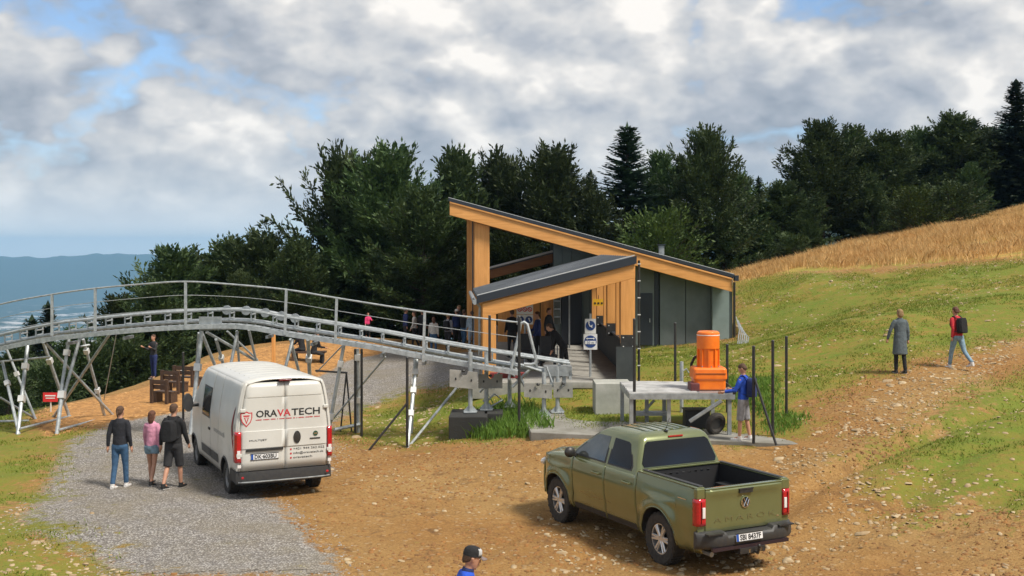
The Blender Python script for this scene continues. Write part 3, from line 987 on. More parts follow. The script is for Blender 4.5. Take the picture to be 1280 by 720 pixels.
lush = poly_world([(575, 545), (585, 522), (640, 505), (668, 515), (690, 540), (660, 548), (600, 550)])
lush2 = poly_world([(965, 548), (955, 530), (975, 515), (1010, 520), (1000, 535)])
lush3 = poly_world([(905, 505), (900, 470), (975, 470), (985, 522), (960, 528)])
def lf(x, y): return np.clip(.4 + np.maximum(np.maximum(sdf(lush, x, y), sdf(lush2, x, y)), sdf(lush3, x, y) - .15) / .4, 0, 1)
X, Y = scatter(110000, -3, 10, 22, 36, lf, 43)
r_ = np.random.default_rng(3)
blades('lush_grass_clumps', X, Y, r_.uniform(.1, .42, len(X)) * np.where(X > 3.5, .45, 1), r_.uniform(.015, .035, len(X)), M_gr_lush, .3, 4, 'long green grass round the footings')

# ------------------------------------------------------------------ stones
M_stone = mat('pale_flat_stone', (.47, .37, .23), .85, 0, scale=2.3, col2=(.27, .18, .09), bump=.4, coords='Object')
M_gravelst = mat('grey_chippings', (.40, .375, .35), .85, 0, scale=9, col2=(.15, .135, .125), bump=.2)
STONE_V = []
for k in range(4):
    r_ = np.random.default_rng(60 + k)
    n = 6 + k % 2
    ang = np.sort(r_.uniform(0, 6.283, n)) if False else np.arange(n) * 6.283 / n + r_.uniform(-.3, .3, n)
    rad = r_.uniform(.7, 1.1, n)
    bot = np.stack([rad * np.cos(ang), rad * np.sin(ang), np.full(n, -.25)], 1)
    top = np.stack([rad * .78 * np.cos(ang), rad * .78 * np.sin(ang), np.full(n, .32) + r_.uniform(-.1, .12, n)], 1)
    STONE_V.append((np.r_[bot, top, [[0, 0, .42]]], n))


def stones_mesh(name, X, Y, S, m, seed, flat=.45, kind='stuff', label=None, zoff=0.0):
    r = np.random.default_rng(seed)
    Z = H(X, Y) + zoff
    Vs = []; Fs = []; off = 0
    var = r.integers(0, 4, len(X))
    for k in range(4):
        sel = np.where(var == k)[0]
        if len(sel) == 0: continue
        base, n = STONE_V[k]
        a = r.uniform(0, 6.283, len(sel)); ca, sa = np.cos(a), np.sin(a)
        el = r.uniform(.55, 1.0, len(sel)); s = S[sel]
        bx = base[None, :, 0] * s[:, None]; by = base[None, :, 1] * (s * el)[:, None]; bz = base[None, :, 2] * (s * flat * r.uniform(.7, 1.5, len(sel)))[:, None]
        tilt = r.normal(0, .16, (len(sel), 2))
        bz = bz + bx * tilt[:, :1] + by * tilt[:, 1:]
        vx = bx * ca[:, None] - by * sa[:, None] + X[sel][:, None]; vy = bx * sa[:, None] + by * ca[:, None] + Y[sel][:, None]
        V = np.stack([vx, vy, bz + Z[sel][:, None]], -1).reshape(-1, 3)
        F3 = []
        for i in range(n):
            j = (i + 1) % n
            F3 += [(i, j, j + n), (i, j + n, i + n), (i + n, j + n, 2 * n)]
        F3 = np.array(F3)
        Fs.append((F3[None] + (np.arange(len(sel)) * (2 * n + 1))[:, None, None]).reshape(-1, 3) + off)
        Vs.append(V); off += len(V)
    return np_mesh(name, np.concatenate(Vs), np.concatenate(Fs), m)


track = poly_world([(1290, 400), (1200, 440), (1120, 470), (1030, 540), (960, 570), (985, 600), (1060, 590), (1130, 545), (1200, 490), (1290, 430)])
rub = poly_world([(1010, 590), (1140, 590), (1290, 640), (1290, 720), (1050, 720), (1000, 690)])
under = poly_world([(660, 640), (720, 640), (860, 690), (1000, 640), (1010, 720), (700, 720)])
bank = poly_world([(0, 640), (60, 660), (150, 690), (200, 720), (0, 720)])
pile = poly_world([(716, 442), (790, 445), (795, 470), (716, 470)])
slope = poly_world([(450, 520), (560, 490), (600, 500), (560, 555), (470, 558)])
def stone_d(x, y):
    d = .016 + .07 * sstep(vnoise(x, y, 2.3, 11), .45, .8) + .05 * sstep(15.5 - y, 0, 3)
    d = np.maximum(d, .8 * np.clip(sdf(track, x, y) / .5 + .5, 0, 1) * sstep(vnoise(x, y, .8, 15) * .6 + vnoise(x, y, 2.5, 16) * .5, .35, .75))
    d = np.maximum(d, .22 * (zone('grass', x, y) > 0) * (x > 7) * sstep(vnoise(x, y, 1.9, 19), .4, .75))
    d = np.maximum(d, .7 * np.clip(sdf(rub, x, y) / .6 + .5, 0, 1) * sstep(vnoise(x, y, 1.6, 12), .35, .7))
    d = np.maximum(d, .45 * np.clip(sdf(under, x, y) / .5 + .5, 0, 1))
    d = np.maximum(d, .5 * np.clip(sdf(bank, x, y) / .4 + .5, 0, 1) * sstep(vnoise(x, y, .8, 13), .3, .6))
    d = np.maximum(d, .9 * np.clip(sdf(pile, x, y) / .3 + .5, 0, 1))
    d = np.maximum(d, .4 * np.clip(sdf(slope, x, y) / .3 + .5, 0, 1))
    d = d * (1 - .93 * (zone('gravel', x, y) > .1)) * (1 - (zone('chips', x, y) > -.3)) * (1 - (zone('dry', x, y) > 0)) * np.where(y > 55, .2, 1)
    return d
X, Y = scatter(95000, -10, 24, 11, 56, stone_d, 44)
r_ = np.random.default_rng(4)
S = .02 + .06 * r_.random(len(X)) ** 2.6 + .13 * (r_.random(len(X)) < .03) * r_.random(len(X)) ** 1.5
keep = ~((np.abs(X - 1.5) < 2.8) & (Y > 33) & (Y < 60))
X, Y, S = X[keep], Y[keep], S[keep]
order = np.argsort(-S * F / Y)
# the stones that show largest are things of their own
big = order[:90]; rest = order[90:]
link('scattered_stones', stones_mesh('scattered_stones', X[rest], Y[rest], S[rest], M_stone, 9, .55, zoff=.008), kind='stuff', label='small pale stones strewn over earth and grass', cat='stones')
for i in big:
    sm = stones_mesh('loose_stone', np.array([0.]), np.array([0.]), np.array([S[i]]), M_stone, int(i))
    z0 = hz(0, 0)
    co = np.empty(len(sm.vertices) * 3, np.float32); sm.vertices.foreach_get('co', co)
    co[2::3] -= z0; sm.vertices.foreach_set('co', co); sm.update()
    x, y = X[i], Y[i]
    if y < 23 and x < 0: lb, gp = 'pale flat stone on the orange earth between gravel and pickup', 'stones on the near earth'
    elif x < 6 and y < 24: lb, gp = 'pale flat stone on the earth around the green pickup', 'stones round the pickup'
    elif y < 24: lb, gp = 'pale flat stone on the rubble at the lower right', 'stones at the lower right'
    elif x > 5: lb, gp = 'pale flat stone on the stony track and slope at the right', 'stones on the right slope'
    else: lb, gp = 'pale flat stone on the rough ground before the station', 'stones before the station'
    link('loose_stone', sm, None, (x, y, hz(x, y)), label=lb, cat='stone', group=gp)
def grav_d(x, y): return np.clip(zone('gravel', x, y) / 1.3 + .55, 0, 1) ** 1.5
X, Y = scatter(42000, -10, 0, 11, 30, grav_d, 45)
r_ = np.random.default_rng(5)
link('gravel_chippings', stones_mesh('gravel_chippings', X, Y, r_.uniform(.012, .032, len(X)), M_gravelst, 10, .6), kind='stuff', label='grey chippings on the gravel road', cat='gravel')
M_clod = mat('earth_clod', (.30, .14, .04), .95, 0, scale=3, col2=(.17, .085, .03), bump=.4)
X, Y = scatter(60000, -6, 16, 11, 32, lambda x, y: (zone('gravel', x, y) < .1) * (zone('grass', x, y) < .2) * (.12 + .8 * sstep(vnoise(x, y, 1.7, 31), .4, .8)) * (y < 34 - 0 * x), 48)
r_ = np.random.default_rng(8)
link('earth_clods', stones_mesh('earth_clods', X, Y, .012 + .05 * r_.random(len(X)) ** 3, M_clod, 14, .7), kind='stuff', label='small brown clods on the bare earth', cat='earth')
# wood chips: small flat flakes
M_chip = mat('fresh_wood_chip', (.60, .34, .13), .8, 0, scale=3, col2=(.33, .17, .06), coords='Object')
X, Y = scatter(26000, -19, -2, 30, 58, lambda x, y: np.clip(zone('chips', x, y) / .4 + .3, 0, 1), 46)
r_ = np.random.default_rng(6)
link('wood_chips', stones_mesh('wood_chips', X, Y, r_.uniform(.03, .08, len(X)), M_chip, 12, .3), kind='stuff', label='orange wood chips on the viewing bed', cat='wood chips')
# ================================================================== station building
def gz(X, Y): return hz(X, Y)


ST = thing('station_building', (3.3, 40, 1.2), 'grey timber framed station with orange beams and two opposed sloping roofs', 'building')
STL = Vector(ST.location)


def L(v): return Vector(v) - STL


def bpart(name, m, mb, parent=ST, bev=0.0, **kw):
    mb.v = [tuple(Vector(q) - STL) for q in mb.v]
    o = mb.obj(name, m, parent, **kw)
    if bev: bevel(o, bev, 1)
    return o


FL = 1.22    # platform level
# floor slab with a kerb edge
b = MB(); b.box((1.27, 39.8, FL - .25), (4.98, 13.4, .5)); b.box((4.1, 53.0, FL - .252), (10.7, 12.98, .5)); slab = bpart('floor_slab', M_conc, b, bev=.02)
b = MB(); b.box((2.9, 33.0, FL - .06), (2.9, .28, .2)); bpart('kerb', M_conc, b, bev=.02)


def beam(p0, p1, w, h, m, name='beam', parent=ST, bev=.012):
    """beam between two points, w across in Y, h deep downwards from the line"""
    p0, p1 = Vector(p0), Vector(p1)
    b = MB()
    dn = Vector((0, 0, -h)); yy = Vector((0, w, 0))
    b.hexa([p0 + dn, p1 + dn, p1 + dn + yy, p0 + dn + yy, p0, p1, p1 + yy, p0 + yy])
    return bpart(name, m, b, parent, bev)


def post(x, y, z0, z1, w, d, m=None, name='post', z1b=None, bev=.012):
    b = MB(); z1b = z1 if z1b is None else z1b
    b.hexa([(x, y, z0), (x + w, y, z0), (x + w, y + d, z0), (x, y + d, z0), (x, y, z1), (x + w, y, z1b), (x + w, y + d, z1b), (x, y + d, z1)])
    return bpart(name, m or M_pinez, b, ST, bev)


# --- low front roof: front edge at Y 33, back edge against the hall at Y 46.6
def plane_pts(pts): return [Vector(p) for p in pts]


rf = [P(598, 371, 33.0), P(793.5, 321, 33.0), P(748.5, 318.6, 46.5), P(591, 360.5, 46.5)]
up = Vector((0, 0, 1))
b = MB(); b.hexa([p - up * .10 for p in rf] + [p + up * 0.0 for p in rf]); lowroof = bpart('low_roof', M_roofing, b)
for k in range(1, 16):   # standing seams down the slope
    t = k / 16
    a = rf[0].lerp(rf[3], t); c = rf[1].lerp(rf[2], t)
    b = MB(); b.tube([a + up * .012, c + up * .012], .014, 4); bpart('roof_seam', M_roofing, b, lowroof) if False else None
    o = MB(); o.tube([a + up * .012, c + up * .012], .014, 4); o.v = [tuple(Vector(q) - STL) for q in o.v]; o.obj('roof_seam', M_roofing, lowroof)
# dark fascia along the front, the gutter at the low side
b = MB(); dn = up * .20
b.hexa([rf[0] - dn + Vector((-.05, -.06, 0)), rf[1] - dn + Vector((.05, -.06, 0)), rf[1] - dn + Vector((.05, -.012, 0)), rf[0] - dn + Vector((-.05, -.012, 0)),
        rf[0] + Vector((-.05, -.06, .03)), rf[1] + Vector((.05, -.06, .03)), rf[1] + Vector((.05, -.012, .03)), rf[0] + Vector((-.05, -.012, .03))])
bpart('fascia', M_fascia, b)
b = MB(); b.tube([rf[0] + Vector((-.10, -.05, -.16)), rf[3] + Vector((-.10, 0, -.16))], .075, 8); bpart('gutter', M_galvd, b)
b = MB(); b.tube([P(591.5, 372, 33.2), P(600, 384, 33.3), P(599.5, 395, 33.3), Vector((P(599.5, 400, 33.3).x, 33.3, FL))], .04, 8); bpart('downpipe', M_galvd, b)
b = MB(); b.hexa([rf[0] + Vector((-.04, .02, .035)), rf[1] + Vector((0, .02, .035)), rf[1] + Vector((0, .05, .035)), rf[0] + Vector((-.04, .05, .035)),
                  rf[0] + Vector((-.04, .02, .06)), rf[1] + Vector((0, .02, .06)), rf[1] + Vector((0, .05, .06)), rf[0] + Vector((-.04, .05, .06))])
bpart('roof_edge_trim', M_clamp, b)
# front timber frame
fy = 33.02
tl_, tr_ = rf[0] - up * .20, rf[1] - up * .20
tl_.x = P(603, 0, fy).x; tr_.x = P(794, 0, fy).x
tl_.z = rf[0].z - .22 + .02; tr_.z = rf[1].z - .205
beam((tl_.x, fy, tl_.z), (tr_.x, fy, tr_.z), .22, .42, M_pine)
post(P(603, 0, fy).x, fy + .002, FL, tl_.z - .40, .40, .216, z1b=tl_.z - .31)
xr0 = P(776, 0, fy).x
post(xr0, fy + .002, 2.36, tr_.z - .53, .42, .216, z1b=tr_.z - .415)
# interior rafters and the row of posts on the parapet
parapet_x = 3.5
for k, (yy, px) in enumerate(((38.6, 0), (43.4, 0), (46.0, 0))):
    t = (yy - 33) / 13.5
    a = rf[0].lerp(rf[3], t); c = rf[1].lerp(rf[2], t)
    beam((a.x + .15, yy, a.z - .12), (c.x - .02, yy, c.z - .12), .18, .36, M_pine)
    post(3.28, yy, 2.3, c.z - .47, .38, .2)
for k, yy in enumerate((35.6, 36.9, 40.6, 41.9)):
    t = (yy - 33) / 13.5; c = rf[1].lerp(rf[2], t)
    post(3.42, yy, 2.3, c.z - .14, .18, .14)
b = MB(); q = [rf[0].lerp(rf[3], .02), rf[1].lerp(rf[2], .02), rf[2], rf[3]]
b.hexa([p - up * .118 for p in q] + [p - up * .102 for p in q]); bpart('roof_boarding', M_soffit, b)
for yy in (33.0, 38.55, 43.35):   # dark steel shoes of the posts
    b = MB(); b.box((3.47 if yy > 34 else xr0 + .21, yy - .01, 2.42), (.44, .02, .42)); shoe = bpart('post_shoe', M_black, b)
    bb = MB()
    for dx in (-.14, .14):
        for dz in (-.13, .13): bb.ell(((3.47 if yy > 34 else xr0 + .21) + dx, yy - .025, 2.42 + dz), (.022, .012, .022), 6, 4)
    bpart('bolt', M_clamp, bb, shoe)
# parapet of dark boards, each board its own piece
M_par = mat('anthracite_board', (.035, .042, .046), .7, 0, scale=2, col2=(.05, .058, .06))
yy = 33.0
while yy < 46.4:
    b = MB(); b.box((parapet_x + .05, yy + .24, (FL + 2.3) / 2), (.14, .47, 2.3 - FL)); bpart('parapet_board', M_par, b, bev=.006); yy += .48
b = MB(); b.box((3.36, 33.0, (FL + 2.28) / 2), (.58, .05, 2.28 - FL)); bpart('parapet_end', M_par, b)
b = MB(); b.box((parapet_x + .04, 39.75, 2.325), (.26, 13.4, .05)); bpart('parapet_cap', M_fascia, b)
# downpipe beside the right post
b = MB(); b.tube([(tr_.x + .12, 33.1, tr_.z + .1), (tr_.x + .12, 33.1, FL - .1)], .035, 8); bpart('downpipe', M_black, b)
b = MB()
for k in range(7): b.box((tr_.x + .12, 33.07, FL + .5 + k * .5), (.09, .02, .03))
bpart('pipe_bracket', M_clamp, b)

# --- high hall behind
hy0, hy1 = 45.4, 59.4
A = P(561.5, 248, hy0); Bp = P(916.5, 344, hy0)
sl = (Bp.z - A.z) / (Bp.x - A.x)
def hzr(x): return A.z + (x - A.x) * sl
b = MB()
b.hexa([(A.x, hy0, A.z - .13), (Bp.x, hy0, Bp.z - .13), (Bp.x, hy1, Bp.z - .13), (A.x, hy1, A.z - .13), (A.x, hy0, A.z), (Bp.x, hy0, Bp.z), (Bp.x, hy1, Bp.z), (A.x, hy1, A.z)])
bpart('high_roof', M_fascia, b)
b = MB(); b.hexa([(A.x - .03, hy0 - .05, A.z - .11), (Bp.x + .05, hy0 - .05, Bp.z - .11), (Bp.x + .05, hy0 - .005, Bp.z - .11), (A.x - .03, hy0 - .005, A.z - .11),
                  (A.x - .03, hy0 - .05, A.z + .03), (Bp.x + .05, hy0 - .05, Bp.z + .03), (Bp.x + .05, hy0 - .005, Bp.z + .03), (A.x - .03, hy0 - .005, A.z + .03)])
bpart('roof_edge_trim', M_fascia, b)
b = MB(); b.hexa([(A.x - .03, hy0 - .0, A.z + .032), (Bp.x + .05, hy0 - .0, Bp.z + .032), (Bp.x + .05, hy0 + .03, Bp.z + .032), (A.x - .03, hy0 + .03, A.z + .032),
                  (A.x - .03, hy0, A.z + .05), (Bp.x + .05, hy0, Bp.z + .05), (Bp.x + .05, hy0 + .03, Bp.z + .05), (A.x - .03, hy0 + .03, A.z + .05)])
bpart('roof_edge_trim', M_clamp, b)
beam((A.x + .02, hy0 - .045, A.z - .115), (Bp.x - .05, hy0 - .045, Bp.z - .115), .04, .08, M_pine)
beam((A.x + .02, hy0 + .01, A.z - .175), (Bp.x - .05, hy0 + .01, Bp.z - .175), .24, .50, M_pine)
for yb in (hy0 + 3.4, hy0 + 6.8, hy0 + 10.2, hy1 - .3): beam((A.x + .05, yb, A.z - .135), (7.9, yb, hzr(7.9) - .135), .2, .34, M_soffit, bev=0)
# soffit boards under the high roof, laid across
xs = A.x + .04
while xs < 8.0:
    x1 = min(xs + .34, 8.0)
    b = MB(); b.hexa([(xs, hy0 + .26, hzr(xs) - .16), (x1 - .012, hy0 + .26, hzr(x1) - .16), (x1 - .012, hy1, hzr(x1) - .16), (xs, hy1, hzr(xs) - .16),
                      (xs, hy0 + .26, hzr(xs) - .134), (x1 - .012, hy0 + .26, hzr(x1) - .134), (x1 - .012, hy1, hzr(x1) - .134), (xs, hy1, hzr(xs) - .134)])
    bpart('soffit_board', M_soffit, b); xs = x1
# columns at the left
cx = P(593, 0, 45.9).x
post(cx, 45.7, FL, hzr(cx) - .68, .62, .3, z1b=hzr(cx + .62) - .68)
cx2 = P(584.5, 0, 50).x
post(cx2, 49.2, FL, hzr(cx2) - .16, .32, .3, M_pinez)
post(cx2, 54.5, FL, hzr(cx2) - .16, .32, .3, M_pinez)
b = MB(); b.tube([(cx - .06, 45.66, hzr(cx) - .6), (cx - .06, 45.66, FL)], .03, 6); bpart('downpipe', M_black, b)
# hall walls: dark cladding in panels, right part a step forward
def wallq(x0, x1, y, zoff, m, name, th=.12, z0=FL):
    b = MB(); b.hexa([(x0, y, z0), (x1, y, z0), (x1, y + th, z0), (x0, y + th, z0), (x0, y, hzr(x0) - zoff), (x1, y, hzr(x1) - zoff), (x1, y + th, hzr(x1) - zoff), (x0, y + th, hzr(x0) - zoff)])
    return bpart(name, m, b, bev=.006)
x = 1.75
while x < 3.6:
    wallq(x, x + .37, 47.0 if int(x * 10) % 2 else 46.985, .15, M_darkwall, 'wall_panel'); x += .38
for (pa, pb, m_, nm) in ((794, 818, M_darkwall, 'wall_panel'), (818, 824, M_fascia, 'wall_panel'), (825, 857, M_darkwall, 'wall_panel'), (857.4, 889, M_darkwall, 'wall_panel')):
    wallq(P(pa, 0, 46.4).x, P(pb, 0, 46.4).x - .012, 46.4 if m_ is not M_fascia else 46.44, .155, m_, nm)
wallq(3.62, P(794, 0, 46.6).x - .01, 46.6, .155, M_fascia, 'wall_panel')
b = MB(); x0, x1 = P(800, 0, 46.3).x, P(816, 0, 46.3).x; b.box(((x0 + x1) / 2, 46.385, FL + 1.1), (x1 - x0, .05, 2.15)); dr = bpart('door', M_fascia, b, bev=.01)
b = MB(); b.box((x1 - .12, 46.34, FL + 1.05), (.03, .05, .16)); bpart('handle', M_galv, b, dr)
wallq(P(890, 0, 46.1).x, P(911, 0, 46.1).x, 46.0, .68, M_lightwall, 'corner_panel', .3)
b = MB(); xr = P(911.5, 0, 46.1).x; b.hexa([(xr, 46.03, FL - .3), (xr + .12, 46.03, FL - .3), (xr + .12, hy1 - .4, FL - .3), (xr, hy1 - .4, FL - .3), (xr, 46.03, hzr(xr) - .14), (xr + .12, 46.03, hzr(xr) - .14), (xr + .12, hy1 - .4, hzr(xr) - .14), (xr, hy1 - .4, hzr(xr) - .14)])
bpart('side_wall', M_darkwall, b)
b = MB(); b.hexa([(2.0, hy1 - .5, FL), (xr, hy1 - .5, FL), (xr, hy1 - .38, FL), (2.0, hy1 - .38, FL), (2.0, hy1 - .5, hzr(2) - .14), (xr, hy1 - .5, hzr(xr) - .14), (xr, hy1 - .38, hzr(xr) - .14), (2.0, hy1 - .38, hzr(2) - .14)])
bpart('back_wall', M_darkwall, b)
b = MB(); b.tube([(xr + .18, 45.95, Bp.z - .3), (xr + .18, 45.95, FL - .3)], .05, 8); bpart('downpipe', M_black, b)
b = MB(); b.box((xr + .15, 45.42, Bp.z - .12), (.16, .3, .22)); bpart('gutter_end', M_fascia, b)
b = MB(); b.box((6.4, 48.0, hzr(6.4) + .25), (.22, .22, .55)); vt = bpart('roof_vent', M_galvd, b, bev=.01)
b = MB(); b.box((6.4, 48.0, hzr(6.4) + .56), (.32, .32, .05)); bpart('vent_cap', M_fascia, b, vt)
# rear low roof seen below the high one
q = [P(611, 334.5, 51), P(691, 313.5, 51)]
b = MB(); b.hexa([q[0] - up * .12, q[1] - up * .12, q[1] - up * .12 + Vector((0, 7, 0)), q[0] - up * .12 + Vector((0, 7, 0)), q[0], q[1], q[1] + Vector((0, 7, 0)), q[0] + Vector((0, 7, 0))])
bpart('rear_roof', M_roofing, b)
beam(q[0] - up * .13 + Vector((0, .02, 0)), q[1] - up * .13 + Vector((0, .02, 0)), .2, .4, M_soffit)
b = MB(); b.tube([q[0] + Vector((0, -.04, -.02)), q[1] + Vector((0, -.04, -.02))], .05, 6); bpart('roof_edge_trim', M_clamp, b)
# interior back wall of the porch: vertical cladding, a ribbed window, dark doorway
x = -1.1
b = MB(); b.box((P(697.5, 0, 46).x, 46.9, 2.95), (.30, .06, 1.7)); wn = bpart('window', M_galv, b)
for k in range(5):
    b = MB(); b.box((P(697.5, 0, 46).x, 46.86, 2.22 + k * .33), (.26, .02, .27)); bpart('pane', M_glass2, b, wn)
b = MB(); b.box((P(716, 0, 46).x, 46.88, 2.35), (.85, .06, 2.2)); bpart('door', M_fascia, b, bev=.01)
b = MB(); b.box((P(712, 0, 44).x, 44.2, 2.9), (.06, .06, 3.2)); bpart('pipe_rail', M_galvd, b)
for k in range(4):
    b = MB(); b.box((P(660, 0, 47).x - 1.0 + k * .62, 48.5, 2.5), (.58, .1, 2.6)); bpart('inner_wall_panel', M_pinez, b)
b = MB(); b.box((P(682, 0, 44.5).x, 44.6, 3.3), (.12, .12, 1.5)); bpart('post', M_pinez, b, bev=.01)
# low retaining slab and rubble in front are ground; yellow notice and round signs are things of their own
t_ = thing('yellow_notice', P(748, 378, 42.9), 'yellow board hanging between the timber posts of the station', 'notice')
b = MB(); b.box((0, 0, 0), (.42, .03, .26)); b.obj('board', mat('yellow_sheet', (.75, .42, .02), .5), t_)
b = MB()
for dx in (-.13, 0, .13): b.box((dx, -.02, -.03), (.07, .01, .07))
b.obj('mark', M_ink, t_)
b = MB(); b.box((0, -.005, .2), (.02, .02, .16)); b.obj('hanger', M_black, t_)


def disc(x, y, z, r, m, name, parent, n=20, th=.008):
    b = MB(); b.prism([(r * math.cos(6.2832 * k / n), r * math.sin(6.2832 * k / n)) for k in range(n)], (x, y, z), (1, 0, 0), (0, 0, 1), (0, -th, 0))
    return b.obj(name, m, parent)


# blue round mandatory signs on a post
def sign_post():
    g = P(738, 469, 34.6)
    g.z = max(g.z, FL)
    t = thing('sign_post', (g.x, 34.6, FL), 'white post sign with two round blue symbols before the station floor', 'sign')
    b = MB(); b.tube([(0, .03, 0), (0, .03, 1.95)], .035, 8); b.obj('post', M_galv, t, True)
    b = MB(); b.box((0, 0, 1.56), (.34, .02, .46)); pl = b.obj('sign_plate', M_white, t)
    disc(0, -.012, 1.58, .15, M_blue, 'blue_disc', pl)
    b = MB(); b.tube([(-.06, -.024, 1.66), (-.02, -.024, 1.57), (.06, -.024, 1.53)], .018, 5); b.ell((-.05, -.024, 1.69), (.03, .01, .03), 6, 4); b.tube([(.0, -.024, 1.56), (.07, -.024, 1.60)], .012, 4)
    b.obj('symbol', M_white, pl)
    b = MB(); b.box((0, 0, 1.08), (.42, .02, .48)); pl2 = b.obj('sign_plate', M_white, t)
    disc(0, -.012, 1.09, .19, M_blue, 'blue_disc', pl2)
    b = MB(); b.box((0, -.024, 1.06), (.33, .008, .10)); b.tube([(-.1, -.024, 1.18), (.1, -.024, 1.18)], .012, 5); b.prism([(-.14, 0), (-.09, .03), (-.09, -.03)], (0, -.024, 1.18), (1, 0, 0), (0, 0, 1), (0, -.006, 0)); b.prism([(.14, 0), (.09, .03), (.09, -.03)], (0, -.024, 1.18), (1, 0, 0), (0, 0, 1), (0, -.006, 0))
    b.obj('symbol', M_white, pl2)
    text('lettering', '30 m', .11, M_blue, pl2, (0, -.0295, 1.02), frame((1, 0, 0), (0, 0, 1)), align='CENTER')


sign_post()


def inner_sign():
    c = P(656, 386, 38)
    t = thing('safety_board', (c.x, 38, FL), 'white safety board with red crossed and blue round symbols inside the porch', 'sign')
    z = c.z - FL
    b = MB(); b.tube([(0, .03, 0), (0, .03, z + .1)], .03, 6); b.obj('post', M_galv, t)
    b = MB(); b.box((0, 0, z - .02), (.56, .02, .34)); p1 = b.obj('sign_plate', M_white, t)
    for dx in (-.17, .0, .17):
        b = MB(); n = 14
        ring = [[Vector((dx + r * math.cos(6.2832 * k / n), -.016, z - .02 + r * math.sin(6.2832 * k / n))) for k in range(n)] for r in (.055, .08)]
        b.loft(ring, False); b.tube([(dx - .05, -.02, z + .03), (dx + .05, -.02, z - .07)], .012, 4); b.obj('red_ring', M_red, p1)
    b = MB(); b.box((0, 0, z - .37), (.56, .02, .32)); p2 = b.obj('sign_plate', M_white, t)
    for dx in (-.14, .14):
        disc(dx, -.012, z - .37, .12, M_blue, 'blue_disc', p2)
        b = MB(); b.ell((dx, -.026, z - .33), (.03, .01, .03), 6, 4); b.tube([(dx, -.026, z - .35), (dx + .04, -.026, z - .43)], .016, 4); b.obj('symbol', M_white, p2)


inner_sign()
c = G(63, 503)
t_ = thing('red_notice', (P(63, 0, 36.5).x, 36.5, gz(P(63, 0, 36.5).x, 36.5)), 'small red notice on a short stake at the left edge of the chip bed', 'sign')
zt = P(0, 496.5, 36.5).z - t_.location.z
b = MB(); b.tube([(0, .03, -.05), (0, .03, zt)], .025, 6); b.obj('stake', M_clamp, t_)
b = MB(); b.box((0, 0, zt), (.48, .02, .30)); pl = b.obj('board', M_red, t_)
b = MB(); b.box((0, -.015, zt + .05), (.34, .006, .04)); b.box((0, -.015, zt - .03), (.30, .006, .03)); b.obj('print', M_white, pl)

# ================================================================== coaster track
TRK = [(-60, 436, 34.5), (0, 419, 33.4), (65, 405, 32.6), (119, 398, 32.1), (180, 392, 31.7), (232, 388.5, 31.5), (290, 386.5, 31.4), (325, 389, 31.3), (358, 395, 31.3), (421, 404.5, 31.2), (480, 414, 31.0), (531, 423.5, 30.9), (600, 435.5, 30.7), (650, 443.5, 30.6), (712, 453, 30.5)]
TP = [P(*q) for q in TRK]


def catmull(pts, n=10):
    o = []
    for i in range(len(pts) - 1):
        p0 = pts[max(0, i - 1)]; p1 = pts[i]; p2 = pts[i + 1]; p3 = pts[min(len(pts) - 1, i + 2)]
        for k in range(n):
            t = k / n
            o.append(.5 * ((2 * p1) + (-p0 + p2) * t + (2 * p0 - 5 * p1 + 4 * p2 - p3) * t * t + (-p0 + 3 * p1 - 3 * p2 + p3) * t ** 3))
    o.append(pts[-1])
    return o


CT = catmull(TP, 10)


def at_px(px):
    """track point whose photo column is px"""
    for a, b_ in zip(CT, CT[1:]):
        xa = a.x / a.y * F + 640; xb = b_.x / b_.y * F + 640
        if xa <= px <= xb: return a.lerp(b_, (px - xa) / (xb - xa + 1e-9))
    return CT[-1] if px > 600 else CT[0]


TR = thing('coaster_track', (TP[0].x + 12, 31.5, 0), 'galvanised rail track on lattice legs with railing, crossing behind the van', 'coaster track')
TRL = Vector(TR.location)


def tpart(name, m, mb, parent=TR, smooth=False, **kw):
    mb.v = [tuple(Vector(q) - TRL) for q in mb.v]
    return mb.obj(name, m, parent, smooth, **kw)


def off(path, dy, dz): return [p + Vector((0, dy, dz)) for p in path]


for dy in (-.28, .28):
    b = MB(); b.tube(off(CT, dy, 0), .040, 8); tpart('rail', M_galv, b, smooth=True)
for dy in (-.17, .17):
    b = MB(); b.tube(off(CT, dy, -.30), .05, 8); tpart('lower_tube', M_galv, b, smooth=True)
# cross ties every 0.62 m
s = 0; nxt = .2
for a, c in zip(CT, CT[1:]):
    d = (c - a).length
    while s + d >= nxt:
        p = a.lerp(c, (nxt - s) / d)
        b = MB(); b.box(p + Vector((0, 0, -.1)), (.05, .52, .03)); b.box(p + Vector((0, -.24, -.16)), (.035, .025, .26)); b.box(p + Vector((0, .24, -.16)), (.035, .025, .26)); b.box(p + Vector((0, 0, -.25)), (.05, .40, .05))
        tpart('tie', M_galv, b); nxt += .62
    s += d
# lift chain pulleys near the crest
for px in (284, 308, 332, 352, 369):
    p = at_px(px); b = MB(); b.tube([p + Vector((0, -.06, -.02)), p + Vector((0, .0, -.02))], .13, 14); tpart('pulley', M_galvd, b)
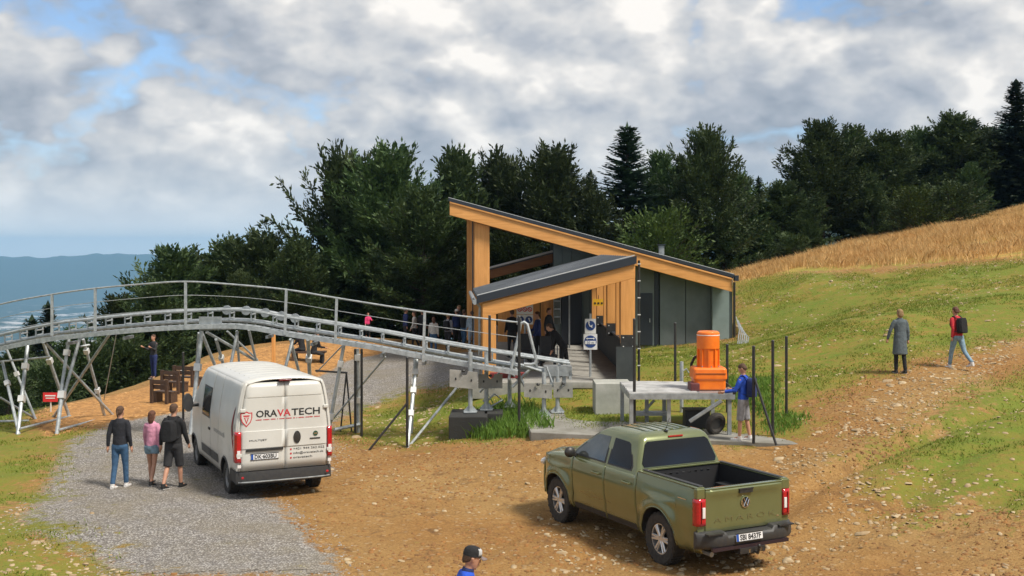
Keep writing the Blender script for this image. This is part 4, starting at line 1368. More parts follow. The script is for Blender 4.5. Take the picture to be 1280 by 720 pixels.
# walkway channel on the near side
wk = [p for p in CT if p.x / p.y * F + 640 < 652]
wk0 = [p for p in wk if p.x / p.y * F + 640 < 250]
ring = []
for p in wk:
    q = p + Vector((0, -.55, -.42))
    ring.append([q + Vector((0, .2, -.0)), q + Vector((0, .2, .05)), q + Vector((0, -.24, .05)), q + Vector((0, -.24, -.07)), q + Vector((0, -.20, -.07)), q + Vector((0, -.20, 0))])
b = MB(); b.loft(ring); tpart('walkway', M_galv, b)
s = 0; nxt = .1
for a, c in zip(wk, wk[1:]):
    d = (c - a).length
    while s + d >= nxt:
        p = a.lerp(c, (nxt - s) / d) + Vector((0, -.57, -.36))
        b = MB(); b.box(p, (.035, .40, .012)); tpart('walkway_tread', M_galvd, b); nxt += .24
    s += d
# railing
GR = [P(x, y, Y) for x, y, Y in ((-60, 400, 33.6), (0, 380.5, 32.6), (65, 368, 31.8), (119, 360.5, 31.3), (180, 355, 30.9), (232, 352, 30.7), (290, 355.5, 30.6), (358, 362, 30.5), (421, 372.5, 30.4), (531, 389.5, 30.1), (648, 403, 29.9))]
CG = catmull(GR, 8)
b = MB(); b.tube(CG, .024, 8); tpart('handrail', M_galv, b, smooth=True)
for k in (1, 2):
    pl_ = []
    for p in CG:
        px = p.x / p.y * F + 640; tpnt = at_px(px); base_ = tpnt.z - .45
        pl_.append(Vector((p.x, p.y, p.z + (base_ - p.z) * (k * .29))))
    b = MB(); b.tube(pl_, .009, 5); tpart('guard_wire', M_galv, b)
for (px, py, pb) in ((-20, 386, 445), (65, 368, 419), (119, 360.5, 413), (232, 352, 410), (358, 362, 418), (421, 372.5, 429), (531, 389.5, 452)):
    yy = min(CG, key=lambda p: abs(p.x / p.y * F + 640 - px)).y
    a = P(px, py, yy); c = P(px - (2 if px > 300 else 0), pb, yy)
    b = MB(); b.box((a + c) / 2, (.07, .045, (a - c).length + .03), Vector((0, 0, 1)).rotation_difference(a - c).to_matrix()); tpart('guard_post', M_galv, b)
b = MB(); b.tube([P(636, 474, 29.9), P(647, 425, 29.9), P(651, 404, 29.9), P(655, 402.5, 29.9), P(659, 405, 29.9), P(670, 449, 29.9), P(669, 454, 29.9), P(664, 455.5, 29.9), P(655, 455, 29.9)], .04, 8)
tpart('end_frame', M_galv, b, smooth=True)


def strut(x0, y0, Y0, x1, y1, Y1, r=.04, m=None, name='strut', clamps=(), ground=False):
    a = P(x0, y0, Y0)
    if ground:
        c = P(x1, y1, Y1); c.z = gz(c.x, c.y) - .03
    else: c = P(x1, y1, Y1)
    b = MB(); b.tube([a, c], r, 8); o = tpart(name, m or M_galv, b, smooth=True)
    for t in clamps:
        q = a.lerp(c, t); b = MB(); b.box(q, (r * 3.0, r * 3.0, r * 3.4), Vector((0, 0, 1)).rotation_difference(a - c).to_matrix()); tpart('clamp', M_clamp, b, o)
    return o


# left lattice groups (column, row) from the photograph, real depths front 31.5 / back 34.5
for a in [
    (3, 452, 33.0, 24, 537, 31.8, .045, (.3,)), (8, 436, 34.4, 45, 519, 34.4, .04, (.35,)), (35, 428, 33.2, 22, 536, 31.8, .055, (.27, .62)),
    (54, 428, 33.3, 87, 519, 34.6, .05, (.24,)), (57, 429, 32.0, 142, 517, 34.8, .04, ()), (86, 424, 32.4, 76, 492, 32.0, .05, (.25,)),
    (101, 419, 32.6, 78, 500, 32.0, .05, ()), (78, 488, 32.0, 71, 538, 31.6, .06, (.1,)), (138, 416, 32.2, 66, 521, 34.6, .042, ()),
    (104, 424, 33.0, 131, 520, 34.6, .045, (.15, .65)), (146, 414, 33.0, 130, 500, 34.8, .014, ()), (0, 497, 33.5, 46, 519, 34.6, .035, ()),
    (252, 414, 31.6, 238, 505, 31.0, .06, (.35, .7)), (249, 416, 32.4, 243, 500, 33.5, .05, (.5,)), (258, 415, 31.6, 322, 452, 33.8, .045, ()), (253, 418, 32.4, 268, 455, 33.5, .05, ()),
    (284, 414, 32.4, 322, 450, 33.6, .03, ()), (270, 424, 31.6, 281, 462, 33.0, .045, (.6,)), (297, 414, 31.7, 288, 458, 31.4, .045, ()), (311, 412, 32.5, 321, 455, 33.6, .04, ()), (296, 414, 32.3, 300, 470, 33.6, .035, ()),
    (366, 424, 31.6, 354, 470, 31.2, .045, ()), (363, 424, 32.2, 375, 470, 33.4, .045, ()), (385, 424, 31.7, 388, 490, 33.4, .055, (.35,)),
    (432, 428, 31.4, 396, 465, 33.2, .02, ()), (430, 430, 31.5, 410, 512, 31.6, .05, (.22, .8)), (447, 436, 31.6, 448, 531, 31.8, .05, (.1, .6)),
    (482, 446, 31.0, 404, 512, 32.4, .028, ()), (521, 450, 30.7, 509, 556, 29.0, .05, (.15, .36, .62)), (519, 448, 31.4, 514, 548, 31.2, .045, (.3,)),
    (572, 483, 31.0, 512, 532, 29.6, .035, (.0,)), (640, 450, 30.8, 600, 490, 31.2, .03, ()),
]:
    x0, y0, Y0, x1, y1, Y1, r, cl = a
    strut(x0, y0, Y0, x1, y1, Y1, r, clamps=cl, ground=(y1 > 500))
for a in [(0, 452, 33.0, 63, 446, 33.2, .03), (25, 536, 31.8, 88, 520, 34.6, .035), (72, 538, 31.6, 136, 521, 34.6, .04), (-10, 527, 34, 36, 526, 34, .035),
          (249, 412, 31.6, 322, 409, 31.6, .03), (418, 537, 31.2, 452, 530, 31.8, .05), (100, 433, 32.2, 112, 431, 32.4, .03)]:
    strut(*a[:6], r=a[6], name='cross_tube')
b = MB(); b.box(P(263, 404, 30.8), (.62, .04, .36)); tpart('end_plate', M_galvd, b)
for px in (532, 480, 395, 340, 165, 95): b = MB(); p = at_px(px); b.box(p + Vector((0, -.3, -.62)), (.08, .7, .08)); tpart('bracket', M_galvd, b)


def leg_unit(px, ytop, ybase, Y, bx, gap=False):
    a = P(px, ytop, Y); c = Vector((a.x, Y, gz(a.x, Y)))
    if bx: c.z = max(c.z, bx)
    b = MB(); b.tube([a, c], .06, 10); leg = tpart('leg', M_galv, b, smooth=True)
    b = MB(); b.box(c + Vector((0, 0, .02)), (.34, .34, .025)); tpart('base_plate', M_galv, b, leg)
    b = MB()
    for sx in (-1, 1): b.prism([(0, 0), (.15 * sx, 0), (0, .16)], c + Vector((.05 * sx, -.006, .03)), (1, 0, 0), (0, 0, 1), (0, .012, 0))
    tpart('gusset', M_galv, b, leg)
    return leg


SLB = .73
leg_unit(588, 440, 517, 29.9, .78); leg_unit(608, 440, 513, 30.4, .78); leg_unit(680, 466, 522, 29.6, SLB); leg_unit(697, 458, 517, 30.2, SLB); leg_unit(637, 470, 500, 31.5, .7)
for (x0, x1, y0, y1, Y, sk) in ((562, 597, 462, 489, 29.75, .1), (598, 628, 468, 491, 30.3, .0), (655, 690, 479, 502, 29.45, .06), (692, 716, 478, 497, 30.1, 0)):
    a = P(x0, y0, Y); c = P(x1, y1, Y); w = c.x - a.x; h = a.z - c.z - .12 * (w > .6)
    poly = [(0, -h), (w, -h), (w, 0), (w * .66, 0), (w * .62, -.09), (w * .5, -.13), (w * .42, -.09), (w * .4, 0), (0, 0)]
    b = MB(); b.prism(poly, a, (1, 0, -sk), (0, 0, 1), (0, .06, 0)); pn = tpart('grey_panel', M_conc, b)
    for t in (.22, .78): b = MB(); b.ell(a + Vector((w * t, -.004, -h * .5 - sk * w * t)), (.022, .012, .04), 8, 5); tpart('bolt', M_black, b, pn)
    b = MB(); b.ell(a + Vector((w * .5, -.03, -.03)), (.05, .05, .04), 8, 5); tpart('bolt', M_black, b, pn)
# machinery under the track end
b = MB(); b.box(P(697, 463, 30.4), (.75, .5, .26)); b.box(P(690, 474, 30.3), (.12, .2, .4)); b.box(P(705, 474, 30.3), (.10, .2, .45)); tpart('drive_bracket', M_galvd, b)
b = MB(); b.box(P(712, 465, 30.45), (.08, .6, .35)); tpart('end_plate', M_galv, b)
strut(640, 452, 30.6, 664, 498, 30.5, .04); strut(672, 452, 30.6, 640, 484, 30.5, .04); strut(648, 455, 30.3, 690, 468, 30.2, .035); strut(683, 458, 29.9, 690, 478, 29.9, .03); strut(618, 450, 30.8, 655, 480, 31.2, .03)
b = MB(); b.box(P(634, 469, 31.2), (.95, .3, .14)); tpart('red_guard', mat('faded_red_tube', (.32, .06, .06), .5), b)
b = MB(); b.tube([P(606, 505, 30.5), P(618, 492, 30.6), P(628, 500, 30.6), P(614, 508, 30.4), P(604, 500, 30.5)], .03, 6); tpart('cable_bundle', M_galvd, b, smooth=True)

# concrete footing and pads (under the slab edge)
t_ = MB(); a = P(561, 516, 29.2)
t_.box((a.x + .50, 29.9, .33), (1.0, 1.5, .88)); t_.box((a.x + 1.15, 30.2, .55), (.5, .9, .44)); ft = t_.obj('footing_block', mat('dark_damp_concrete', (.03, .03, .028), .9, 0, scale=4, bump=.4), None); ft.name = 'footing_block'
tag(ft, 'dark concrete footing block carrying the first pair of legs', 'footing'); bevel(ft, .02, 1)
b = MB(); g1 = P(690, 541, 27.0); b.hexa([(.45, 27.0, .35), (7.0, 25.0, .35), (7.6, 28.6, .35), (.2, 31.2, .35), (.45, 27.0, .72), (7.0, 25.0, .74), (7.6, 28.6, .74), (.2, 31.2, .72)])
o = b.obj('concrete_slab', mat('stained_concrete', (.27, .26, .23), .9, 0, scale=1.6, col2=(.17, .16, .13), bump=.4, bscale=30), None, kind='structure'); bevel(o, .02, 1)
b = MB(); a = P(744, 479, 29.6); c = P(790, 516, 29.6)
b.box(((a.x + c.x) / 2, 30.1, (a.z + .72) / 2 - .03), (c.x - a.x, 1.0, a.z - .72 + .05)); o = b.obj('concrete_block', mat('pale_concrete_block', (.42, .42, .38), .8, 0, scale=2, col2=(.30, .31, .27), bump=.2), None)
tag(o, 'pale grey concrete block standing left of the work table', 'block'); bevel(o, .02, 1)
b = MB(); b.tube([P(792, 487, 28.0), P(788, 487, 27.8), P(788, 493, 27.8), P(792, 493, 27.9)], .02, 5)
o = b.obj('steel_hook', M_black, None); tag(o, 'black steel hook sticking out left of the work table', 'hook')

# ================================================================== black poles
POLES = [  # px, top row, distance, label
    (649, 395, 28.3, 'black fence post in front of the track end frame'),
    (509, 446, 29.0, 'black fence post with a stay, beside the clamped galvanised leg'),
    (452, 436, 31.0, 'right one of the two black posts behind the van roof'),
    (444, 436, 31.6, 'left one of the two black posts behind the van roof'),
    (793, 398, 26.6, 'tall black post at the left end of the work table'),
    (844, 403, 31.5, 'black post standing behind the white planks of the table'),
    (909, 430, 29.3, 'black post between the orange motor and the young man'),
    (942, 432, 25.4, 'black post right behind the young man in blue'),
    (966, 425, 26.2, 'middle black post right of the young man'),
    (983, 420, 28.0, 'rightmost black post of the short row'),
    (229, 440, 33.0, 'black post in front of the rustic benches'),
    (509.5, 446, 29.02, None), (612, 394, 29.6, 'short black post crossing the railing before the timber frame'),
]
for px, py, Y, lb in POLES:
    if lb is None: continue
    x = P(px, 0, Y).x; zg = gz(x, Y)
    if 0.3 < x < 7.3 and 25 < Y < 31.2: zg = max(zg, .73)
    zt = P(px, py, Y).z
    if px == 612: zg = 2.2
    t = thing('fence_post', (x, Y, zg - .02), lb, 'post', 'black posts round the site')
    b = MB(); b.tube([(0, 0, 0), (0, 0, zt - zg)], .036, 8); b.obj('shaft', M_black, t, True)
    b = MB(); b.tube([(0, 0, zt - zg), (0, 0, zt - zg + .02)], [.04, .025], 8); b.obj('cap', M_plast, t)
    if px == 509:
        b = MB(); b.tube([(0, 0, (zt - zg) * .5), (-.95, -.3, .02 + gz(x - .95, Y - .3) - zg)], .03, 6); b.obj('stay', M_black, t)
    if px == 942:
        b = MB(); b.tube([(.0, 0, 1.55), (.42, -.4, .03)], .03, 6); b.obj('stay', M_black, t)
t = thing('black_barrier', (P(433, 0, 32).x, 32, gz(P(433, 0, 32).x, 32)), 'black steel stand with a crossbar behind the van', 'stand')
b = MB(); zt = P(0, 466, 32).z - t.location.z
b.tube([(0, 0, zt), (-.17, 0, 0)], .025, 6); b.tube([(0, 0, zt), (.15, 0, 0)], .025, 6); b.obj('legs_frame', M_black, t)
b = MB(); b.tube([(.02, 0, zt), (-.95, .4, zt + .02)], .03, 6); b.obj('crossbar', M_black, t)
t = thing('wooden_stake', (P(342, 0, 42).x, 42, gz(P(342, 0, 42).x, 42)), 'pale wooden stake seen below the crest of the track', 'stake')
zt = P(0, 414, 42).z - t.location.z
b = MB(); b.box((0, 0, zt / 2), (.13, .13, zt)); bevel(b.obj('shaft', M_pinez, t), .01, 1)
b = MB(); b.box((0, 0, zt + .01), (.15, .15, .03)); b.obj('cap', M_oldwood, t)
for k in range(2):
    Xb = P((922, 925)[k], 0, 44).x
    b = MB()
    for j in range(5):
        q0 = P(920 + j * 2 + k * 3, 396 + j * 4 + k * 5, 44); q1 = P(922 + j * 2.6 + k * 2, 434, 43.6); q1.z = gz(q1.x, 43.6)
        b.tube([q0, (q0 + q1) / 2 + Vector((.10, 0, .05)), q1], .022, 5)
    o = b.obj('steel_rods', M_galvd, None, True); tag(o, ('bundle of bent grey rods leaning on the right station corner', 'outer bundle of grey rods beside the right station corner')[k], 'rods')

# ================================================================== work table with the orange motor
tz = P(0, 492, 26.4).z
TX0, TX1 = P(787, 0, 26.4).x, P(919, 0, 26.4).x
TB = thing('work_table', ((TX0 + TX1) / 2, 27.6, .74), 'steel framed work table with white planks under the orange motor', 'table')
tb = Vector(TB.location)
def wpart(name, m, mb, parent=TB, **kw):
    mb.v = [tuple(Vector(q) - tb) for q in mb.v]; return mb.obj(name, m, parent, **kw)
xm = P(868, 0, 27).x
M_plank = mat('greyed_white_board', (.50, .50, .49), .7, 0, scale=3, col2=(.30, .30, .29), bump=.2)
y = 26.42
while y < 28.7:
    b = MB(); b.box(((TX0 + xm) / 2 + random.uniform(-.02, .02), y + .12, tz + random.uniform(-.004, .004)), (xm - TX0, .205, .035)); o = wpart('plank', M_plank, b); y += .24
b = MB(); b.box(((xm + TX1) / 2, 27.6, tz - .005), (TX1 - xm - .02, 2.3, .02)); wpart('deck_plate', M_galvd, b)
for yy in (26.44, 28.78): b = MB(); b.box(((TX0 + TX1) / 2, yy, tz - .08), (TX1 - TX0, .06, .12)); wpart('frame_rail', M_galvd, b)
for xx in (TX0 + .03, TX1 - .03): b = MB(); b.box((xx, 27.6, tz - .081), (.06, 2.26, .118)); wpart('frame_rail', M_galvd, b)
for (xx, yy) in ((TX0 + .05, 26.5), (TX1 - .12, 26.5), (TX0 + .05, 28.7), (TX1 - .12, 28.7), (TX0 + .62, 28.2), (TX0 + 1.1, 28.5), (TX0 + .95, 26.6)):
    b = MB(); b.box((xx, yy, (tz - .14 + .735) / 2), (.09, .09, tz - .14 - .735)); wpart('leg', M_galvd, b)
b = MB(); b.tube([P(902, 501, 26.42), P(862, 527, 26.42)], .05, 6); wpart('brace', M_galvd, b)
b = MB(); b.tube([P(800, 520, 28.4), P(818, 500, 28.4)], .035, 6); wpart('brace', M_galvd, b)
b = MB(); b.box((TX0 + .7, 28.2, 1.0), (.9, .5, .06)); wpart('lower_shelf', M_galvd, b)
b = MB(); b.box((xm - .02, 27.0, tz + .10), (.22, .5, .2)); o = b.obj('small_box', mat('dark_maroon_box', (.12, .03, .03), .5), None); tag(o, 'small dark maroon box left of the orange motor on the table', 'box'); bevel(o, .02, 1)

M_or = mat('orange_plastic', (.88, .20, .012), .38, 0, scale=5, col2=(.80, .16, .01), bump=.06, coat=.2)
ox = P(887, 0, 27.0).x
OM = thing('motor_cover', (ox, 27.2, tz + .018), 'bright orange ribbed motor housing standing on the work table', 'motor housing')
def rring(w, d, z, r=.08, n=5):
    o = []
    for (sx, sy, a0) in ((1, 1, 0), (-1, 1, 90), (-1, -1, 180), (1, -1, 270)):
        for k in range(n):
            a = math.radians(a0 + 90 * k / (n - 1)); o.append(Vector((sx * (w / 2 - r) + r * math.cos(a), sy * (d / 2 - r) + r * math.sin(a), z)))
    return o
k_ = 27 / F
b = MB(); b.loft([rring(.72, .6, 0), rring(.76, .64, .03), rring(.76, .64, .24), rring(.82, .7, .27), rring(.82, .7, .33), rring(.80, .68, .50), rring(.72, .6, .54)]); o = b.obj('housing_box', M_or, OM, True); bevel(o, .012, 2, 25)
def cyl(r0, z0, r1, z1, n=28): return [[Vector((r * math.cos(6.2832 * k / n), r * math.sin(6.2832 * k / n), z)) for k in range(n)] for r, z in ((r0, z0), (r1, z1))]
b = MB(); b.loft(cyl(.24, .54, .24, .98)); b.obj('barrel', M_or, OM, True)
for k in range(10):
    a = 6.2832 * k / 10 + .2
    b = MB(); b.box((.255 * math.cos(a), .255 * math.sin(a), .76), (.05, .03, .42), Matrix.Rotation(a, 3, 'Z')); b.obj('rib', M_or, OM)
n = 28
prof = [(.20, .96), (.27, .98), (.275, 1.0), (.275, 1.34), (.262, 1.38), (.22, 1.405), (.12, 1.41)]
b = MB(); b.loft([[Vector((r * math.cos(6.2832 * k / n), r * math.sin(6.2832 * k / n), z)) for k in range(n)] for r, z in prof]); bevel(b.obj('top_cap', M_or, OM, True), .004, 1)
b = MB(); b.loft([[Vector((r * math.cos(6.2832 * k / n), r * math.sin(6.2832 * k / n), z)) for k in range(n)] for r, z in ((.278, 1.30), (.281, 1.31), (.278, 1.32))]); b.obj('cap_band', M_white, OM, True)
b = MB(); b.box((0, -.355, .40), (.74, .012, .012)); b.obj('seam', M_black, OM)
for k in range(8):
    a = 6.2832 * k / 8 + .1
    b = MB(); b.tube([(.285 * math.cos(a), .285 * math.sin(a), .545), (.285 * math.cos(a), .285 * math.sin(a), .575)], .016, 6); b.obj('bolt', M_galvd, OM)
b = MB(); b.tube([(.36, -.1, .2), (.48, -.15, .1), (.55, -.3, .01), (.62, -.55, .0)], .018, 6); b.obj('cable', M_black, OM, True)
b = MB(); b.tube([P(866, 472, 27.6), P(864, 455, 27.6), P(868, 447, 27.6), P(872, 445, 27.6)], .035, 7); o = b.obj('black_hose', M_rubber, None, True); tag(o, 'short black bent hose left of the orange motor', 'hose')
b = MB(); b.tube([(P(852, 0, 29.6).x, 29.6, .73), P(852, 452, 29.6)], .05, 8); b.tube([P(852, 465, 29.6), P(858, 461, 29.6), P(861, 466, 29.6)], .02, 5); o = b.obj('grey_stub_post', M_galv, None, True); tag(o, 'short grey galvanised stub post behind the white planks', 'post')
t = thing('barrow_wheel', (P(895, 0, 26.3).x, 26.6, .735), 'black rubber wheel lying against the right leg of the work table', 'wheel')
b = MB(); rg = []
for k in range(25):
    a = 6.28318 * k / 24
    rg.append([Vector(((.20 + .075 * math.cos(q)) * math.cos(a), .085 * math.sin(q), .265 + (.20 + .075 * math.cos(q)) * math.sin(a))) for q in [6.2832 * m_ / 10 for m_ in range(10)]])
b.loft(rg, False); b.obj('tyre', M_rubber, t, True)
b = MB(); b.tube([(0, -.03, .265), (0, .03, .265)], .14, 16); b.obj('rim', M_plast, t); t.rotation_euler = (.25, 0, .5)
t = thing('dark_crate', (P(872, 0, 27.4).x, 27.6, .735), 'dark crate in the shade beneath the table brace', 'crate')
b = MB(); b.box((0, 0, .22), (.6, .5, .44)); bevel(b.obj('crate_body', M_plast, t), .02, 1)
b = MB(); b.box((0, 0, .45), (.64, .54, .03)); b.obj('lid', M_black, t)

# ================================================================== rustic bench set on the chips
def bench(px, Y, lb, ang, sc=1.0):
    x = P(px, 0, Y).x
    t = thing('rustic_bench', (x, Y, gz(x, Y)), lb, 'bench', 'rustic benches on the chip bed', ang)
    t.scale = (.8, .8, .8)
    for k in range(2): b = MB(); b.box((0, .0 + k * .21, .45), (1.5 * sc, .19, .06)); b.obj('seat_plank', M_oldwood, t)
    for k in range(2): b = MB(); b.box((0, .46 + k * .05, .68 + k * .21), (1.5 * sc, .05, .18)); b.obj('back_plank', M_oldwood, t)
    for sx in (-.62, .62):
        b = MB(); b.box((sx * sc, .1, .21), (.12, .42, .42)); b.obj('leg', M_oldwood, t)
        b = MB(); b.box((sx * sc, .5, .5), (.12, .10, 1.0)); b.obj('back_post', M_oldwood, t)
bench(209, 37.5, 'weathered brown rustic bench left on the chip bed, with posts', 2.75, .62); bench(222, 39.5, 'weathered brown rustic bench half hidden by the black post', 2.75, .7)
bench(238, 41, 'rustic bench behind the van corner', 2.75, .8)
b = MB(); q = [P(212, 470, 42), P(232, 461, 44), P(262, 455, 47)]; b.tube(q, .03, 6)
t = thing('hand_rope', q[0], 'pale rope rail behind the rustic benches', 'rail')
b.v = [tuple(Vector(v) - q[0]) for v in b.v]; b.obj('rope', M_clamp, t)
b = MB()
for p in q: b.tube([(p.x - q[0].x, p.y - q[0].y, gz(p.x, p.y) - q[0].z), (p.x - q[0].x, p.y - q[0].y, p.z - q[0].z + .05)], .04, 6)
b.obj('stakes', M_oldwood, t)
#PART3
# ================================================================== vehicles
def carpaint(name, c, c2, dirt=.0):
    return mat(name, c, .26, .4 if max(c) < .4 else 0.0, scale=1.5, col2=c2, coat=.9, dirt=dirt, bump=.0)


M_green = carpaint('olive_green_paint', (.175, .195, .085), (.15, .17, .07), .3)
M_vanp = mat('white_van_paint', (.60, .595, .56), .36, 0, scale=1.2, col2=(.54, .53, .49), coat=.25, dirt=.4)
M_rim = mat('alloy_silver', (.62, .62, .62), .3, .7, scale=12)
M_chrome = mat('chrome', (.75, .75, .75), .15, 1.0, scale=10)
M_lred = mat('red_lamp_glass', (.50, .012, .018), .12, 0, scale=30, col2=(.35, .01, .015), coat=.6)
M_lwhite = mat('white_lamp_glass', (.75, .72, .70), .12, 0, scale=30, coat=.6)
M_plate = mat('number_plate_white', (.72, .72, .72), .4, 0, scale=9)
M_plateb = mat('plate_blue', (.02, .08, .35), .4, 0, scale=9)


def twidth_text(name, s, size, width, m, parent, loc, rot, **k):
    o = text(name, s, size, m, parent, loc, rot, **k)
    w = max(v.co.x for v in o.data.vertices) - min(v.co.x for v in o.data.vertices)
    sx = width / w
    o.matrix_local = Matrix.Translation(Vector(loc)) @ rot.to_4x4() @ Matrix.Diagonal((sx, 1, 1, 1))
    return o


def side_panel(x0, x1, zb, zt, hw, side, arches=(), dx=.05, nz=12, thick=.02, inset=0.0):
    """body side between x0 and x1; zb, zt functions of x; hw(x,z) half width; wheel arches cut as (xc, zc, R)"""
    xs = list(np.arange(x0, x1, dx)) + [x1]
    for (xc, zc, R) in arches:
        xs += [xc + R * math.cos(math.pi * k / 22) for k in range(23)]
        xs += [xc - R - .0005, xc + R + .0005]
    xs = sorted(x for x in set(round(x, 5) for x in xs) if x0 - 1e-6 <= x <= x1 + 1e-6)
    g = []
    for x in xs:
        b0 = zb(x)
        for (xc, zc, R) in arches:
            if abs(x - xc) < R + .0001: b0 = max(b0, zc + math.sqrt(max(0, R * R - (x - xc) ** 2)))
        t0 = zt(x)
        b0 = min(b0, t0 - .01)
        g.append([Vector((x, side * (hw(x, b0 + (t0 - b0) * k / nz) - inset), b0 + (t0 - b0) * k / nz)) for k in range(nz + 1)])
    mb = MB(); mb.grid(g, side > 0)
    return mb


def solid(o, th, off_=-1):
    m = o.modifiers.new('solid', 'SOLIDIFY'); m.thickness = th; m.offset = off_
    if o not in PENDING: PENDING.append(o)
    return o


def wheel(parent, x, y, side, R, w, rimR, spokes, name='wheel', steel=False):
    t = thing(name, (0, 0, 0), None, None); t.parent = parent; t.location = (x, y, R - .015)
    del_keys = [k for k in t.keys()]
    for k in del_keys: del t[k]
    n = 40
    prof = [(rimR * 1.0, -.42), (rimR * 1.06, -.49), (R * .93, -.50), (R * .985, -.42), (R, -.3), (R, .3), (R * .985, .42), (R * .93, .50), (rimR * 1.06, .49), (rimR * 1.0, .42)]
    b = MB(); rings = []
    for k in range(n):
        a = 6.28318 * k / n
        rings.append([Vector((r * math.cos(a), yy * w, r * math.sin(a))) for r, yy in prof])
    rings.append(rings[0]); b.loft(rings, False)
    b.obj('tyre', M_rubber, t, True)
    b = MB()   # tread blocks
    for k in range(44):
        a = 6.28318 * k / 44
        for yy in (-.30, .0, .30):
            b.box(((R + .002) * math.cos(a), (yy + .06 * (k % 2)) * w, (R + .002) * math.sin(a)), (.014, w * .22, .038), Matrix.Rotation(-a, 3, 'Y'))
    b.obj('tread', M_rubber, t)
    b = MB(); yo = .40 * side * w
    prof2 = [(rimR * 1.03, yo), (rimR * .93, yo * .98), (rimR * .90, yo * .4), (rimR * .9, -yo * .9)]
    rings = [[Vector((r * math.cos(6.28318 * k / n), yy, r * math.sin(6.28318 * k / n))) for r, yy in prof2] for k in range(n)]; rings.append(rings[0]); b.loft(rings, False)
    if not steel:
        for k in range(spokes):
            for da in (-.13, .13):
                a = 6.28318 * k / spokes
                p0 = Vector((rimR * .17 * math.cos(a + da * 2), yo * .80, rimR * .17 * math.sin(a + da * 2))); p1 = Vector((rimR * .95 * math.cos(a + da), yo * .93, rimR * .95 * math.sin(a + da)))
                b.tube([p0, p1], [(.028, .022), (.022, .02)], 6)
        b.tube([(0, yo * .55, 0), (0, yo * .93, 0)], .07, 14)
    rim = b.obj('rim', M_rim, t, True)
    b = MB(); b.tube([(0, yo * .2, 0), (0, yo * .25, 0)], rimR * .9, 24); b.obj('brake_disc', M_black if not steel else M_galvd, t)
    if steel:
        b = MB(); b.tube([(0, yo * .25, 0), (0, yo * .8, 0)], [rimR * .85, rimR * .5], 20); b.tube([(0, yo * .8, 0), (0, yo * .95, 0)], [rimR * .34, rimR * .28], 16); b.obj('hub_cap', M_plast, t, True)
    return t


def plate(parent, pos, w, h, s, xa, ya):
    rot = frame(xa, ya); z = rot @ Vector((0, 0, 1))
    b = MB(); b.box((0, 0, 0), (w, h, .012)); o = b.obj('number_plate', M_plate, parent); o.matrix_local = Matrix.Translation(pos) @ rot.to_4x4()
    b = MB(); b.box((-w / 2 + .025, 0, .0075), (.045, h * .96, .004)); b.obj('blue_strip', M_plateb, o)
    twidth_text('plate_lettering', s, h * .95, w * .80, M_ink, o, (-w / 2 + .07, -h * .33, .0075), Matrix.Identity(3), bold=.003)
    b = MB()
    b.box((0, h / 2, .004), (w + .02, .012, .012)); b.box((0, -h / 2, .004), (w + .02, .012, .012)); b.obj('plate_frame', M_black, o)
    return o


